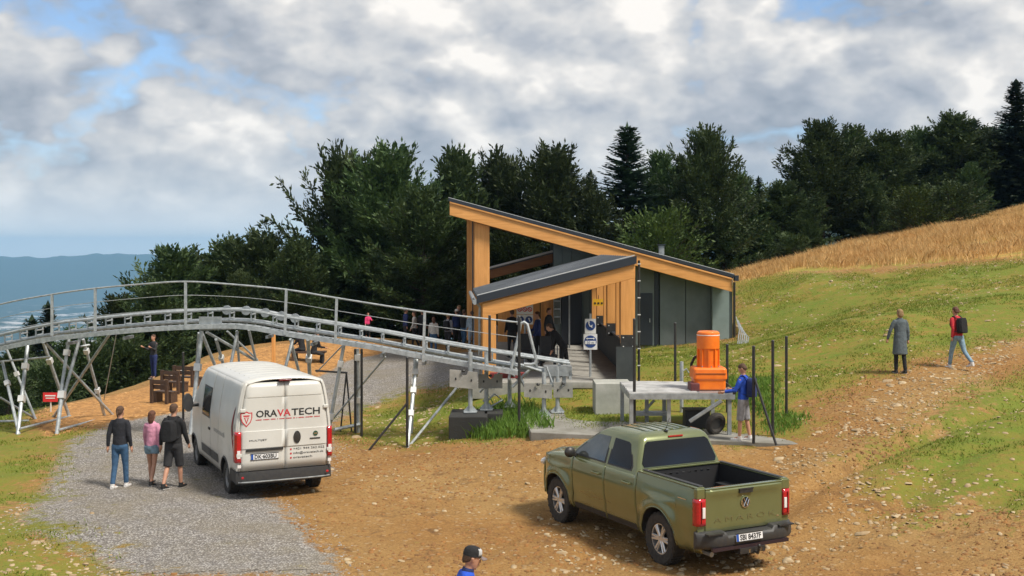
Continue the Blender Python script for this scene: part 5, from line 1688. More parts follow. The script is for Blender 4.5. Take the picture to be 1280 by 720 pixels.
def build_pickup():
    f = Vector((-.465, .885, 0)); cx, cy = 2.44, 20.03
    rz = math.atan2(f.y, f.x)
    zg = hz(cx, cy)
    T_ = thing('pickup_truck', (cx, cy, zg), 'olive green double cab pickup truck parked on the stony earth, tailgate towards us', 'pickup truck', None, rz)
    T_.scale = (1, 1, 1.055)
    Bz = [(.33, .84), (.48, .905), (.8, .945), (1.0, .95), (1.16, .938), (1.32, .90)]
    def base(z):
        for (a, b_), (c, d) in zip(Bz, Bz[1:]):
            if z <= c: return b_ + (d - b_) * max(0, (z - a)) / (c - a)
        return Bz[-1][1]
    AR = [(-1.635, .40, .485), (1.635, .40, .475)]
    def hw(x, z):
        w = base(z)
        for xc, zc, R in AR:
            d = math.hypot(x - xc, (z - zc) * 1.0)
            w += .05 * math.exp(-((d - R - .03) / .10) ** 2)
        w += .016 * math.exp(-((z - 1.02) / .035) ** 2) - .012 * math.exp(-((z - .62) / .06) ** 2)
        if x > 1.85: w -= .30 * ((x - 1.85) / .62) ** 2.2
        if x < -2.40: w -= .05 * ((-2.40 - x) / .22) ** 2
        return w
    def sill(x): return .36
    def top(x):
        if x < -.97: return 1.325
        if x < 1.0: return 1.25 - .0 * x
        return 1.245 - .13 * max(0, (x - 1.0) / 1.4) ** 1.5
    for sd_ in (1, -1):
        for (x0, x1, nm) in ((-2.62, -1.005, 'bed_side'), (-.985, -.025, 'door'), (-.005, 1.055, 'door'), (1.075, 2.44, 'fender')):
            mb = side_panel(x0, x1, sill, top, hw, sd_, [a for a in AR if x0 - .6 < a[0] < x1 + .6], nz=14)
            o = solid(mb.obj(nm, M_green, T_, True), .025)
            if nm == 'door':
                xc = x0 + .16
                b = MB(); b.tube([(xc - .02, sd_ * (hw(xc, 1.1) + .004), 1.10), (xc - .01, sd_ * (hw(xc, 1.1) + .045), 1.10), (xc + .20, sd_ * (hw(xc, 1.1) + .045), 1.10), (xc + .21, sd_ * (hw(xc, 1.1) + .004), 1.10)], [(.018, .012)] * 4, 8)
                b.obj('handle', M_green, o, True)
                b = MB(); b.grid([[Vector((x, sd_ * (hw(x, z) + .003), z)) for z in (.37, .42, .47)] for x in np.linspace(x0 + .02, x1 - .02, 12)], sd_ > 0); b.obj('sill_trim', M_plast, o, True)
            if nm in ('bed_side', 'fender'):   # arch lining and flare lip
                xc, zc, R = AR[0] if nm == 'bed_side' else AR[1]
                b = MB(); n = 24; g = []
                for k in range(n + 1):
                    a = math.pi * k / n
                    g.append([Vector((xc + R * math.cos(a) * 1.0, sd_ * yy, max(.30, zc + R * math.sin(a)))) for yy in (.50, hw(xc + R * math.cos(a), zc + R * math.sin(a)) - .004)])
                b.grid(g); b.obj('wheel_well', M_plast, o)
                b = MB()
                b.tube([(xc + R * math.cos(math.pi * k / n), sd_ * (hw(xc + R * math.cos(math.pi * k / n), zc + R * math.sin(math.pi * k / n)) - .002), zc + R * math.sin(math.pi * k / n)) for k in range(n + 1)], .014, 6); b.obj('arch_lip', M_green, o, True)
    # dark inner body and floor
    b = MB(); b.box((.45, 0, .78), (2.8, 1.66, .70)); b.box((-.2, 0, .45), (3.0, 1.4, .22)); b.box((-1.9, 0, .58), (1.35, .9, .24)); b.box((.5, 0, .42), (.9, 1.68, .1))
    b.obj('chassis', M_black, T_)
    b = MB(); b.box((-1.55, 0, .40), (.9, .18, .18)); b.tube([(-1.635, -.75, .39), (-1.635, .75, .39)], .06, 8); b.tube([(1.635, -.75, .39), (1.635, .75, .39)], .05, 8); b.obj('axles', M_black, T_)
    # bonnet
    g = []
    for x in np.linspace(.98, 2.40, 16):
        w = hw(x, top(x)) - .005; row = []
        for k in range(17):
            y = -w + 2 * w * k / 16; u = abs(y) / w
            row.append(Vector((x, y, top(x) + .075 * (1 - u ** 4) + .02 * math.exp(-((u - .62) / .12) ** 2) - .10 * max(0, (x - 2.15) / .25) ** 2)))
        g.append(row)
    b = MB(); b.grid(g); solid(b.obj('bonnet', M_green, T_, True), .02)
    g = []
    for z in np.linspace(.40, 1.06, 10):
        g.append([Vector((2.50 - .13 * (y / .8) ** 2 - .08 * ((z - .7) / .4) ** 2, y, z)) for y in np.linspace(-.82, .82, 15)])
    b = MB(); b.grid(g); o = solid(b.obj('front_bumper', M_green, T_, True), .04)
    b = MB(); b.box((2.47, 0, .82), (.06, 1.1, .28)); b.obj('grille', M_plast, o)
    for sy in (-1, 1): b = MB(); b.ell((2.40, sy * .70, .95), (.10, .16, .08), 10, 6); b.obj('headlight', M_lwhite, T_, True)
    # cab greenhouse: stacked rounded plans
    def ring(z, xr, xf, w, r, n=6):
        o = []
        for (sx, sy, a0) in ((1, 1, 0), (-1, 1, 90), (-1, -1, 180), (1, -1, 270)):
            for k in range(n):
                a = math.radians(a0 + 90 * k / (n - 1))
                o.append(Vector(((xf - r if sx > 0 else xr + r) + r * math.cos(a), sy * (w - r) + r * math.sin(a), z)))
        return o
    lv = [(1.20, -.985, 1.38, .905, .07), (1.26, -.975, 1.30, .895, .07), (1.50, -.90, .93, .812, .08), (1.74, -.83, .52, .725, .09), (1.80, -.80, .40, .695, .11), (1.845, -.74, .30, .64, .13), (1.87, -.62, .18, .54, .15)]
    b = MB(); b.loft([ring(*q) for q in lv], False)
    n = len(lv[0:1]) and 24
    b.obj('cab_shell', M_green, T_, True)
    g = [[Vector((x, y, 1.862 + .022 * (1 - (y / .56) ** 2) - .012 * ((x + .2) / .45) ** 2)) for y in np.linspace(-.56, .56, 15)] for x in np.linspace(-.64, .20, 9)]
    b = MB(); b.grid(g); rf_ = b.obj('roof', M_green, T_, True)
    for y in (-.42, -.25, -.08, .08, .25, .42):
        b = MB(); b.tube([(x, y, 1.868 + .022 * (1 - (y / .56) ** 2) - .012 * ((x + .2) / .45) ** 2) for x in np.linspace(-.60, .16, 6)], [(.008, .03)] * 6, 6); b.obj('roof_rib', M_green, rf_, True)
    b = MB(); b.ell((-.70, .12, 1.868), (.06, .03, .022), 8, 5); b.tube([(-.69, .12, 1.875), (-.80, .12, 2.09)], [.007, .003], 5); b.obj('antenna', M_black, rf_, True)
    # glass
    sl_ = (.895 - .725) / (1.74 - 1.26)
    def sidepoly(poly, m, name, off_=.008):
        for sd_ in (1, -1):
            b = MB(); vs = [Vector((x, sd_ * (.895 - (z - 1.26) * (sl_ + .012) + off_), z)) for x, z in poly]
            n = len(vs); b.add(vs + [v + Vector((0, -sd_ * .02, -.0)) for v in vs], [tuple(range(n)), tuple(reversed(range(n, 2 * n)))] + [(k, k + n, (k + 1) % n + n, (k + 1) % n) for k in range(n)])
            b.obj(name, m, T_)
    sidepoly([(1.10, 1.30), (1.02, 1.38), (.56, 1.69), (.46, 1.735), (.03, 1.745), (.03, 1.285), (1.05, 1.285)], M_black, 'window_frame', .005)
    sidepoly([(-.03, 1.285), (-.03, 1.745), (-.50, 1.735), (-.60, 1.70), (-.80, 1.36), (-.78, 1.285)], M_black, 'window_frame', .005)
    sidepoly([(1.03, 1.31), (1.0, 1.37), (.54, 1.67), (.44, 1.71), (.07, 1.715), (.07, 1.31)], M_glass2, 'window', .010)
    sidepoly([(-.07, 1.31), (-.07, 1.715), (-.50, 1.705), (-.57, 1.68), (-.75, 1.37), (-.73, 1.31)], M_glass, 'window', .010)
    def rx(z): return -.975 + (z - 1.26) * (.145 / .48)
    vs = [Vector((rx(z) - .012, y, z)) for y, z in ((-.74, 1.36), (.74, 1.36), (.77, 1.42), (.66, 1.70), (.60, 1.745), (-.60, 1.745), (-.66, 1.70), (-.77, 1.42))]
    b = MB(); n = 8; b.add(vs + [v + Vector((.03, 0, 0)) for v in vs], [tuple(range(n)), tuple(reversed(range(n, 2 * n)))] + [(k, k + n, (k + 1) % n + n, (k + 1) % n) for k in range(n)]); b.obj('rear_window', M_glass, T_)
    vs = [Vector((1.30 - (z - 1.26) * 1.64 + .018, y, z)) for y, z in ((-.78, 1.27), (.78, 1.27), (.66, 1.72), (-.66, 1.72))]
    b = MB(); b.add(vs, [(0, 1, 2, 3)]); b.obj('windscreen', M_glass, T_)
    b = MB(); b.box((rx(1.80) + .0, 0, 1.795), (.03, .30, .022)); b.obj('brake_light', M_lred, T_)
    for sd_ in (1, -1):
        b = MB(); b.ell((1.0, sd_ * 1.04, 1.34), (.075, .11, .095), 12, 8); b.tube([(1.02, sd_ * .90, 1.27), (1.0, sd_ * .98, 1.30)], .03, 6); b.obj('mirror', M_black if sd_ > 0 else M_plast, T_, True)
    # load bed
    b = MB(); b.box((-1.80, 0, .80), (1.58, 1.56, .04)); b.box((-1.02, 0, 1.06), (.04, 1.56, .50))
    for sd_ in (1, -1): b.box((-1.80, sd_ * .775, 1.06), (1.58, .03, .50)); b.box((-1.635, sd_ * .66, .93), (.86, .24, .24))
    bed = b.obj('bed_liner', mat('bed_liner_black', (.012, .012, .014), .7, 0, scale=9, bump=.2), T_)
    for k in range(14):
        b = MB(); b.box((-1.80, -.70 + k * .108, .826), (1.5, .03, .012)); b.obj('liner_rib', M_black, bed)
    b = MB(); b.box((-.995, 0, 1.20), (.05, 1.62, .25)); b.obj('headboard', M_green, T_)
    for k in range(9): b = MB(); b.box((-1.044, -.52 + k * .13, 1.24), (.008, .05, .018)); b.obj('headboard_slot', M_chrome, T_)
    for sd_ in (1, -1):
        b = MB(); b.box((-1.81, sd_ * .835, 1.327), (1.62, .145, .022)); o = b.obj('bed_rail', M_green, T_); bevel(o, .008, 2)
        b = MB(); b.box((-1.80, sd_ * .80, 1.346), (1.58, .075, .018)); bevel(b.obj('rail_cap', M_plast, T_), .006, 1)
    b = MB(); b.box((-1.02, 0, 1.335), (.08, 1.7, .03)); bevel(b.obj('bed_rail', M_green, T_), .008, 2)
    # tailgate
    g = []
    zs = [.66, .68, .72, .78, .86, .94, 1.02, 1.10, 1.16, 1.20, 1.24, 1.27, 1.285, 1.29]
    pr = [.0, .012, .02, .014, .012, .012, .012, .012, .014, .026, .034, .034, .02, .0]
    ys = np.linspace(-.765, .765, 25)
    for z, p_ in zip(zs, pr): g.append([Vector((-2.645 - p_ * (1 - (abs(y) / .765) ** 14), y, z)) for y in ys])
    g.append([Vector((-2.57, y, 1.29)) for y in ys]); g.append([Vector((-2.57, y, .66)) for y in ys])
    b = MB(); b.grid(g); tg = b.obj('tailgate', M_green, T_, True)
    b = MB(); b.box((-2.61, 0, 1.302), (.09, 1.53, .022)); bevel(b.obj('tailgate_cap', M_green, tg), .006, 1)
    b = MB(); b.box((-2.688, 0, 1.225), (.02, .26, .05)); b.box((-2.69, 0, 1.262), (.03, .28, .018)); b.obj('tailgate_handle', M_black, tg)
    # round emblem: ring with a V above a W
    rotr = frame((0, -1, 0), (0, 0, 1))
    b = MB(); n = 32
    b.loft([[Vector((r * math.cos(6.2832 * k / n), r * math.sin(6.2832 * k / n), z)) for k in range(n)] for r, z in ((.088, 0), (.088, .012), (.076, .014), (.074, .004))], False)
    for poly in (((-.040, .066), (0, -.0)), ((.040, .066), (0, -.0)), ((-.068, .030), (-.034, -.064)), ((-.034, -.064), (0, .006)), ((0, .006), (.034, -.064)), ((.034, -.064), (.068, .030))):
        (xa, ya), (xb, yb) = poly; b.tube([(xa, ya, .010), (xb, yb, .010)], .0075, 4)
    o = b.obj('emblem', M_chrome, tg); o.matrix_local = Matrix.Translation((-2.664, 0, 1.06)) @ rotr.to_4x4()
    b = MB(); b.prism([(.08 * math.cos(6.2832 * k / n), .08 * math.sin(6.2832 * k / n)) for k in range(n)], (0, 0, 0), (1, 0, 0), (0, 1, 0), (0, 0, .004)); o2 = b.obj('emblem_ground', M_black, tg); o2.matrix_local = Matrix.Translation((-2.660, 0, 1.06)) @ rotr.to_4x4()
    twidth_text('embossed_lettering', 'A M A R O K', .115, 1.22, M_green, tg, (-2.658, .61, .80), rotr, extrude=.006)
    b = MB(); b.box((-2.66, -.66, .79), (.008, .05, .02)); b.obj('badge', M_chrome, tg)
    # tail lamps
    for sd_ in (1, -1):
        g = []
        for z in np.linspace(.78, 1.17, 8):
            row = []
            for k in range(9):
                u = k / 8
                if u < .5: row.append(Vector((-2.668 + .0 * u, sd_ * (.775 + .24 * u), z)))
                else: row.append(Vector((-2.668 + .30 * (u - .5) ** 1.3, sd_ * (.895 + .045 * min(1, (u - .5) * 5) - .0), z)))
            g.append(row)
        b = MB(); b.grid(g); o = solid(b.obj('tail_light', M_lred, T_, True), .05)
        b = MB(); b.box((-2.674, sd_ * .815, .97), (.02, .055, .16)); bevel(b.obj('lamp_insert', M_lwhite, o), .006, 1)
        b = MB(); b.box((-2.672, sd_ * .86, .975), (.012, .012, .32)); b.obj('lamp_bar', mat('dark_red_glass', (.12, .004, .006), .2), o)
        b = MB(); b.grid([[Vector((-2.63, sd_ * yy, z)) for yy in (.768, .86, .905)] for z in (.60, .70, .80)]); b.obj('corner_panel', M_green, T_)
        b = MB(); b.box((-2.60, sd_ * .845, 1.245), (.09, .155, .155)); bevel(b.obj('corner_panel', M_green, T_), .015, 2)
    # bumper
    def bump_ring(y):
        e = abs(y) / .95; xo = -2.82 + .16 * max(0, e - .72) / .28
        st = .05 if abs(y) < .46 else 0
        return [Vector((xo + .05, y, .44)), Vector((xo, y, .50)), Vector((xo + .0, y, .62 - st * .6)), Vector((xo + .03, y, .68 - st)), Vector((-2.58, y, .70 - st)), Vector((-2.58, y, .44))]
    ys = [-.95, -.9, -.8, -.65, -.50, -.47, -.44, -.2, 0, .2, .44, .47, .50, .65, .8, .9, .95]
    b = MB(); b.loft([bump_ring(y) for y in ys]); o = b.obj('rear_bumper', M_plast, T_, True); bevel(o, .01, 1, 40)
    b = MB(); b.box((-2.80, 0, .445), (.05, 1.5, .05)); b.obj('bumper_trim', mat('dark_maroon_shine', (.03, .018, .024), .3), o)
    for sd_ in (1, -1): b = MB(); b.box((-2.79, sd_ * .70, .675), (.10, .30, .02)); b.obj('step_pad', M_black, o)
    plate(T_, Vector((-2.838, .06, .585)), .52, .115, 'SBI 8437F', (0, -1, 0), (.12, 0, 1))
    b = MB(); b.box((-2.76, .0, .38), (.18, .5, .08)); b.tube([(-2.7, -.06, .36), (-2.90, -.06, .34), (-2.93, -.06, .42)], .022, 8); b.ell((-2.93, -.06, .45), (.028, .028, .03), 10, 6); b.obj('tow_hitch', M_black, T_, True)
    b = MB(); b.box((-2.84, -.16, .37), (.02, .07, .06)); b.box((-2.84, .06, .37), (.02, .03, .05)); b.obj('tow_socket', M_chrome, T_)
    b = MB(); b.tube([(-2.3, .62, .33), (-2.62, .62, .33)], .04, 8); b.obj('exhaust', M_galvd, T_)
    for x in (-1.635, 1.635):
        for sd_ in (1, -1): wheel(T_, x, sd_ * .80, sd_, .40, .26, .235, 6)
    # lettering on the front left door side, small chrome side badge
    b = MB(); b.box((-2.28, .945, 1.13), (.22, .006, .012)); b.obj('side_badge', M_chrome, T_)
    return T_


build_pickup()


def build_van():
    f = Vector((-.44, .898, 0)).normalized(); r = Vector((f.y, -f.x, 0))
    rear_left = Vector((-5.57, 22.6, 0))
    c = rear_left + r * 1.0 + f * 2.72
    rz = math.atan2(f.y, f.x)
    T_ = thing('white_van', (c.x, c.y, hz(c.x, c.y)), 'dirty white high roof panel van parked on the gravel, rear doors towards us', 'van', None, rz)
    T_.name = 'panel_van'
    Bz = [(.30, .95), (.5, .99), (.9, 1.015), (1.5, 1.005), (2.0, .94), (2.3, .88), (2.42, .83)]
    def base(z):
        for (a, b_), (c_, d) in zip(Bz, Bz[1:]):
            if z <= c_: return b_ + (d - b_) * max(0, (z - a)) / (c_ - a)
        return Bz[-1][1]
    AR = [(-1.725, .35, .42), (1.725, .35, .42)]
    def top(x):
        if x < .95: return 2.40
        if x < 2.05: return 2.40 - 1.10 * ((x - .95) / 1.10) ** 1.15
        return 1.30 - .30 * ((x - 2.05) / .6) ** 1.3
    def hw(x, z):
        w = base(z)
        if x < -2.52: w -= .07 * ((-2.52 - x) / .18) ** 2
        if x > 1.9: w -= .32 * ((x - 1.9) / .77) ** 2
        w -= .014 * (math.exp(-((z - 1.02) / .02) ** 2) if -2.4 < x < 1.0 else 0)
        w += .02 * sum(math.exp(-((math.hypot(x - a[0], z - a[1]) - a[2] - .03) / .05) ** 2) for a in AR)
        return w
    def zb(x): return .36 if x > -2.2 else .62
    for sd_ in (1, -1):
        for (x0, x1, nm) in ((-2.70, -1.02, 'rear_quarter'), (-1.008, -.18, 'side_panel'), (-.168, .88, 'door'), (.892, 2.62, 'fender')):
            mb = side_panel(x0, x1, zb, top, hw, sd_, [a for a in AR if x0 - .6 < a[0] < x1 + .6], nz=26, dx=.06)
            o = solid(mb.obj(nm, M_vanp, T_, True), .02)
            if nm == 'door':
                b = MB(); b.box((-.06, sd_ * 1.016, 1.14), (.16, .03, .05)); b.obj('handle', M_black, o)
            xs_ = np.linspace(x0 + .02, x1 - .02, 10)
            if nm in ('side_panel', 'door'):
                b = MB(); b.grid([[Vector((x, sd_ * (hw(x, z) + .012), z)) for z in (.52, .58, .66, .70)] for x in xs_], sd_ > 0); b.obj('rub_strip', M_plast, o, True)
            if nm in ('rear_quarter', 'fender'):
                xc, zc, R = AR[0] if nm == 'rear_quarter' else AR[1]
                n = 20; g = []
                for k in range(n + 1):
                    a = math.pi * k / n
                    g.append([Vector((xc + R * math.cos(a), sd_ * yy, zc + R * math.sin(a))) for yy in (.5, hw(xc + R * math.cos(a), zc + R * math.sin(a)) - .004)])
                b = MB(); b.grid(g); b.obj('wheel_well', M_plast, o)
                b = MB(); b.tube([(xc + R * math.cos(math.pi * k / n), sd_ * (hw(xc + R * math.cos(math.pi * k / n), zc + R * math.sin(math.pi * k / n)) + .002), zc + R * math.sin(math.pi * k / n)) for k in range(n + 1)], .022, 6); b.obj('arch_trim', M_plast, o, True)
    def surf_patch(x0, x1, z0, z1, m, nm, off_, side=1, poly=None):
        g = [[Vector((x, side * (hw(x, z) + off_), z)) for z in np.linspace(z0, z1, 8)] for x in np.linspace(x0, x1, 8)]
        b = MB(); b.grid(g, side > 0); return b.obj(nm, m, T_, True)
    surf_patch(.06, .30, 1.30, 2.05, M_glass, 'side_window', .006) if False else None
    for sd_ in (1, -1):
        wf = surf_patch(-.10, .98, 1.32, 2.06, M_black, 'window_frame', .004, sd_) if False else None
        surf_patch(-.10, .78, 1.36, 2.04, M_black, 'window_frame', .004, sd_); surf_patch(-.05, .73, 1.40, 2.0, M_glass, 'side_window', .008, sd_)
    # roof skin with pressed ribs
    g = []
    for x in list(np.linspace(-2.69, .95, 26)) + list(np.linspace(1.05, 2.05, 8)) + list(np.linspace(2.12, 2.60, 5)):
        w = hw(x, top(x)) ; row = []
        e = max(0, (-2.55 - x) / .14)
        for k in range(21):
            y = -w + 2 * w * k / 20; u = abs(y) / w
            cr = .10 * (1 - u ** 3.2)
            row.append(Vector((x, y, top(x) + cr - .03 * e * e)))
        g.append(row)
    b = MB(); b.grid(g); rf_ = solid(b.obj('roof', M_vanp, T_, True), .02)
    for k in range(7):
        x = -2.2 + k * .44
        b = MB(); b.tube([(x, y, 2.40 + .10 * (1 - (abs(y) / .83) ** 3.2) + .002) for y in np.linspace(-.62, .62, 7)], [(.010, .05)] * 7, 6); b.obj('roof_rib', M_vanp, rf_, True)
    g = [[Vector((x, y, top(x) + .10 * (1 - (abs(y) / hw(x, top(x))) ** 3.2) + .012)) for y in np.linspace(-.74, .74, 10)] for x in np.linspace(1.08, 2.0, 8)]
    b = MB(); b.grid(g); b.obj('windscreen', M_glass, T_, True)
    b = MB(); b.box((0, 0, .52), (4.6, 1.8, .34)); b.box((-.2, 0, 1.3), (4.2, 1.7, 1.3)); b.obj('chassis', M_black, T_)
    g = [[Vector((2.66 - .20 * (y / .9) ** 2, y, z)) for y in np.linspace(-.88, .88, 13)] for z in (.30, .45, .65, .85, 1.02)]
    b = MB(); b.grid(g); solid(b.obj('front_bumper', M_plast, T_, True), .04)
    for sd_ in (1, -1):
        b = MB(); b.ell((2.30, sd_ * .86, 1.12), (.24, .09, .16), 10, 6); b.obj('headlight', M_lwhite, T_, True)
        b = MB(); b.tube([(1.28, sd_ * .98, 1.50), (1.26, sd_ * 1.16, 1.50)], .035, 8); b.loft([rr for rr in [[Vector((1.26 + dx, sd_ * (1.24 + .11 * math.cos(a)), 1.57 + .21 * math.sin(a))) for a in [6.2832 * k / 14 for k in range(14)]] for dx in (-.06, -.03, .06, .09)]]); b.obj('mirror', M_plast, T_, True)
    # rear doors
    xr = -2.705
    def hwr(z): return base(z) - .065
    for sd_ in (1, -1):
        zs = [.62, .8, 1.0, 1.07, 1.075, 1.42, 1.425, 1.6, 1.9, 2.085, 2.09, 2.11, 2.3, 2.40]
        dp = [0, .012, .012, .012, .030, .030, .012, .012, .012, .012, -.004, .014, .012, 0]
        g = []
        for z, d_ in zip(zs, dp):
            wv = hwr(z) - .012; row = []
            for k in range(13):
                u = k / 12; y = .004 + (wv - .004) * u
                row.append(Vector((xr - d_ * (1 - max(0, (u - .85) / .15) ** 2) + .10 * max(0, (u - .93) / .07) ** 2 * .35 + .03 * max(0, (z - 2.2) / .2) ** 2, sd_ * y, z)))
            g.append(row)
        b = MB(); b.grid(g, sd_ > 0); o = solid(b.obj('rear_door', M_vanp, T_, True), .03)
        for z in (.95, 2.0):
            b = MB(); b.box((xr - .018, sd_ * (hwr(z) - .01), z - .15 * (z > 1.5)), (.045, .11, .07)); bevel(b.obj('hinge', M_vanp, o), .008, 1)
        # corner post
        gg = [[Vector((xr + .06 - .03 * u, sd_ * (hwr(z) + .05 - .052 * u), z)) for u in (0, .5, 1)] for z in np.linspace(.62, 2.40, 12)]
        b = MB(); b.grid(gg); b.obj('corner_post', M_vanp, T_, True)
        g = []
        for z in np.linspace(.80, 1.42, 10):
            row = []
            for k in range(9):
                u = k / 8
                if u < .35: row.append(Vector((xr - .028, sd_ * (hwr(z) - .045 + .22 * u), z)))
                else: row.append(Vector((xr - .028 + .19 * ((u - .35) / .65) ** 1.4, sd_ * (hwr(z) + .032 + .040 * min(1, (u - .35) * 4)), z)))
            g.append(row)
        b = MB(); b.grid(g); lt = solid(b.obj('tail_light', M_lred, T_, True), .03)
        b = MB(); b.box((xr - .034, sd_ * (hwr(1) + .0), .97), (.012, .065, .16)); b.obj('lamp_insert', M_lwhite, lt)
        b = MB(); b.box((xr - .03, sd_ * (hwr(.7) + .0), .73), (.02, .07, .06)); b.obj('reflector', M_lwhite, T_)
    b = MB(); b.loft([[Vector((xr + .1, y, .36)), Vector((xr - .06 + .10 * (abs(y) / 1.0) ** 6, y, .36)), Vector((xr - .07 + .10 * (abs(y) / 1.0) ** 6, y, .42)), Vector((xr - .05 + .10 * (abs(y) / 1.0) ** 6, y, .60)), Vector((xr + .1, y, .61))] for y in np.linspace(-.99, .99, 19)])
    bm_ = b.obj('rear_bumper', M_plast, T_, True)
    b = MB(); b.tube([(xr - .072 + .10 * abs(y) ** 6, y, .40) for y in np.linspace(-.95, .95, 15)], .014, 6); b.obj('bumper_trim', M_galvd, bm_, True)
    for sd_ in (1, -1):
        b = MB(); g = [[Vector((x, sd_ * (hw(x, z) + .012), z)) for z in (.36, .45, .56, .62)] for x in np.linspace(-2.70, -2.18, 6)]; b.grid(g, sd_ > 0); b.obj('bumper_side', M_plast, bm_, True)
        b = MB(); b.ell((xr - .075, sd_ * .88, .50), (.012, .03, .03), 8, 5); b.obj('reflector', M_lred, bm_)
    b = MB(); b.box((xr - .02, 0, 2.435), (.10, .26, .035)); bevel(b.obj('brake_light', mat('dark_red_glass', (.12, .004, .006), .2), T_), .008, 1)
    rr_ = frame((0, -1, 0), (0, 0, 1)); xs_ = xr - .0325; xf = xr - .0145
    b = MB(); b.box((xf - .01, .42, 1.035), (.03, .76, .045)); b.obj('plate_lamp_bar', M_black, T_)
    plate(T_, Vector((xf - .004, .42, .90)), .56, .12, 'DK·603BU', (0, -1, 0), (0, 0, 1))
    b = MB(); b.loft([[Vector((xs_ - d, -.25 + w * math.cos(a), 1.25 + w * 1.7 * math.sin(a))) for a in [6.2832 * k / 18 for k in range(18)]] for w, d in ((.075, 0), (.075, .014), (.05, .02))]); b.obj('door_handle', M_black, T_, True)
    b = MB(); b.loft([[Vector((xs_ - d, -.64 + w * math.cos(a), 1.30 + w * math.sin(a))) for a in [6.2832 * k / 18 for k in range(18)]] for w, d in ((.052, 0), (.052, .008))]); em = b.obj('emblem', mat('dark_green_badge', (.03, .08, .05), .3), T_)
    b = MB(); b.box((xs_ - .012, -.64, 1.30), (.006, .075, .022)); b.obj('emblem_bar', M_chrome, em)
    b = MB(); b.box((xs_ - .004, -.63, 1.20), (.006, .22, .026)); b.obj('badge', M_black, T_)
    twidth_text('badge_lettering', 'MULTIJET', .045, .36, M_ink, T_, (xs_ - .001, .74, 1.22), rr_, extrude=.002)
    # company lettering in three pieces, two colours, and the shield
    xw = 1.38; y0 = .60; zt = 1.70
    seg = [('ORA', .435, M_ink), ('VA', .28, M_redink), ('TECH', .60, M_ink)]
    y = y0
    for s_, w_, m_ in seg:
        twidth_text('company_lettering', s_, .195, w_, m_, T_, (xf - .001, y, zt), rr_, extrude=.0015, bold=.0035); y -= w_ + .012
    # small illegible second line as short strokes
    b = MB(); y = y0 - .0; r2 = random.Random(3)
    while y > -.74:
        w_ = r2.uniform(.012, .02); b.box((xf - .001, y - w_ / 2, 1.645), (.002, w_, r2.choice((.016, .022)))); y -= w_ + (.006 if r2.random() < .85 else .03)
    b.obj('small_lettering', M_redink, T_)
    sh = [(-.12, .13), (-.06, .125), (0, .155), (.06, .125), (.12, .13), (.12, .02), (.09, -.07), (0, -.165), (-.09, -.07), (-.12, .02)]
    b = MB(); b.prism(sh, (xf, .79, 1.68), (0, -1, 0), (0, 0, 1), (-.0025, 0, 0)); b1 = b.obj('shield_logo', M_redink, T_)
    b = MB(); b.prism([(a * .82, c_ * .82) for a, c_ in sh], (xf - .0026, .79, 1.68), (0, -1, 0), (0, 0, 1), (-.0015, 0, 0)); b.obj('shield_field', M_vanp, b1)
    b = MB(); b.prism([(-.07, .075), (.07, .075), (.055, .045), (-.055, .045)], (xf - .0042, .79, 1.68), (0, -1, 0), (0, 0, 1), (-.0015, 0, 0)); b.prism([(-.05, .03), (.05, .03), (.0, -.11)], (xf - .0042, .79, 1.68), (0, -1, 0), (0, 0, 1), (-.0015, 0, 0)); o = b.obj('shield_mark', M_redink, b1)
    b = MB(); b.prism([(-.025, .02), (.025, .02), (.0, -.06)], (xf - .0058, .79, 1.68), (0, -1, 0), (0, 0, 1), (-.001, 0, 0)); b.obj('shield_mark', M_vanp, b1)
    for k, (s_, w_) in enumerate((('+421 944 262 022', .66), ('info@oravatech.sk', .64), ('oravatech', .40))):
        twidth_text('contact_lettering', s_, .062, w_, M_ink, T_, (xf - .001, -.17, .985 - k * .088), rr_, extrude=.0015)
        b = MB(); b.box((xf - .001, -.125, 1.0 - k * .088), (.003, .035, .035)); b.obj('contact_icon', M_redink, T_)
    # swoosh graphic on the rear left flank
    for (dx, m_, off_, wd) in ((0, M_ink, .005, .15), (.045, M_redink, .007, .045)):
        g = []
        for z in np.linspace(.98, 1.92, 16):
            u = (z - .98) / .94; xc = -2.60 + .14 * math.sin(u * 2.6) + dx; w_ = wd * (math.sin(math.pi * min(1, u * 1.02 + .02)) ** .6) + .004
            g.append([Vector((x, hw(x, z) + off_, z)) for x in (xc, xc + w_ / 2, xc + w_)])
        b = MB(); b.grid(g); b.obj('flank_graphic', m_, T_, True)
    for z in (1.28, 1.52):
        g = [[Vector((-2.53 + .035 * math.cos(a), hw(-2.53, z) + .009, z + .05 * math.sin(a))) for a in [6.2832 * k / 12 for k in range(12)]]]
        b = MB(); b.add(g[0], [tuple(range(12))]); b.obj('flank_symbol', M_vanp, T_)
    # faint grey lettering along the flank
    rot_s = frame((-1, 0, 0), (0, -.03, 1))
    o = twidth_text('flank_lettering', 'oravatech', .16, 1.1, mat('pale_grey_print', (.40, .40, .38), .6), T_, (-2.1, 1.022, 1.16), frame((1, 0, 0), (0, -.03, 1)) if False else rot_s); o.location.x = -.55
    for x in (-1.725, 1.725):
        for sd_ in (1, -1): wheel(T_, x, sd_ * .87, sd_, .345, .22, .21, 5, steel=True)
    return T_


build_van()

# ================================================================== people
def remesh(o, vox, sm=3):
    m = o.modifiers.new('r', 'REMESH'); m.mode = 'VOXEL'; m.voxel_size = vox; m.use_smooth_shade = True
    s_ = o.modifiers.new('s', 'SMOOTH'); s_.iterations = sm; s_.factor = .5
    PENDING.append(o)
    return o


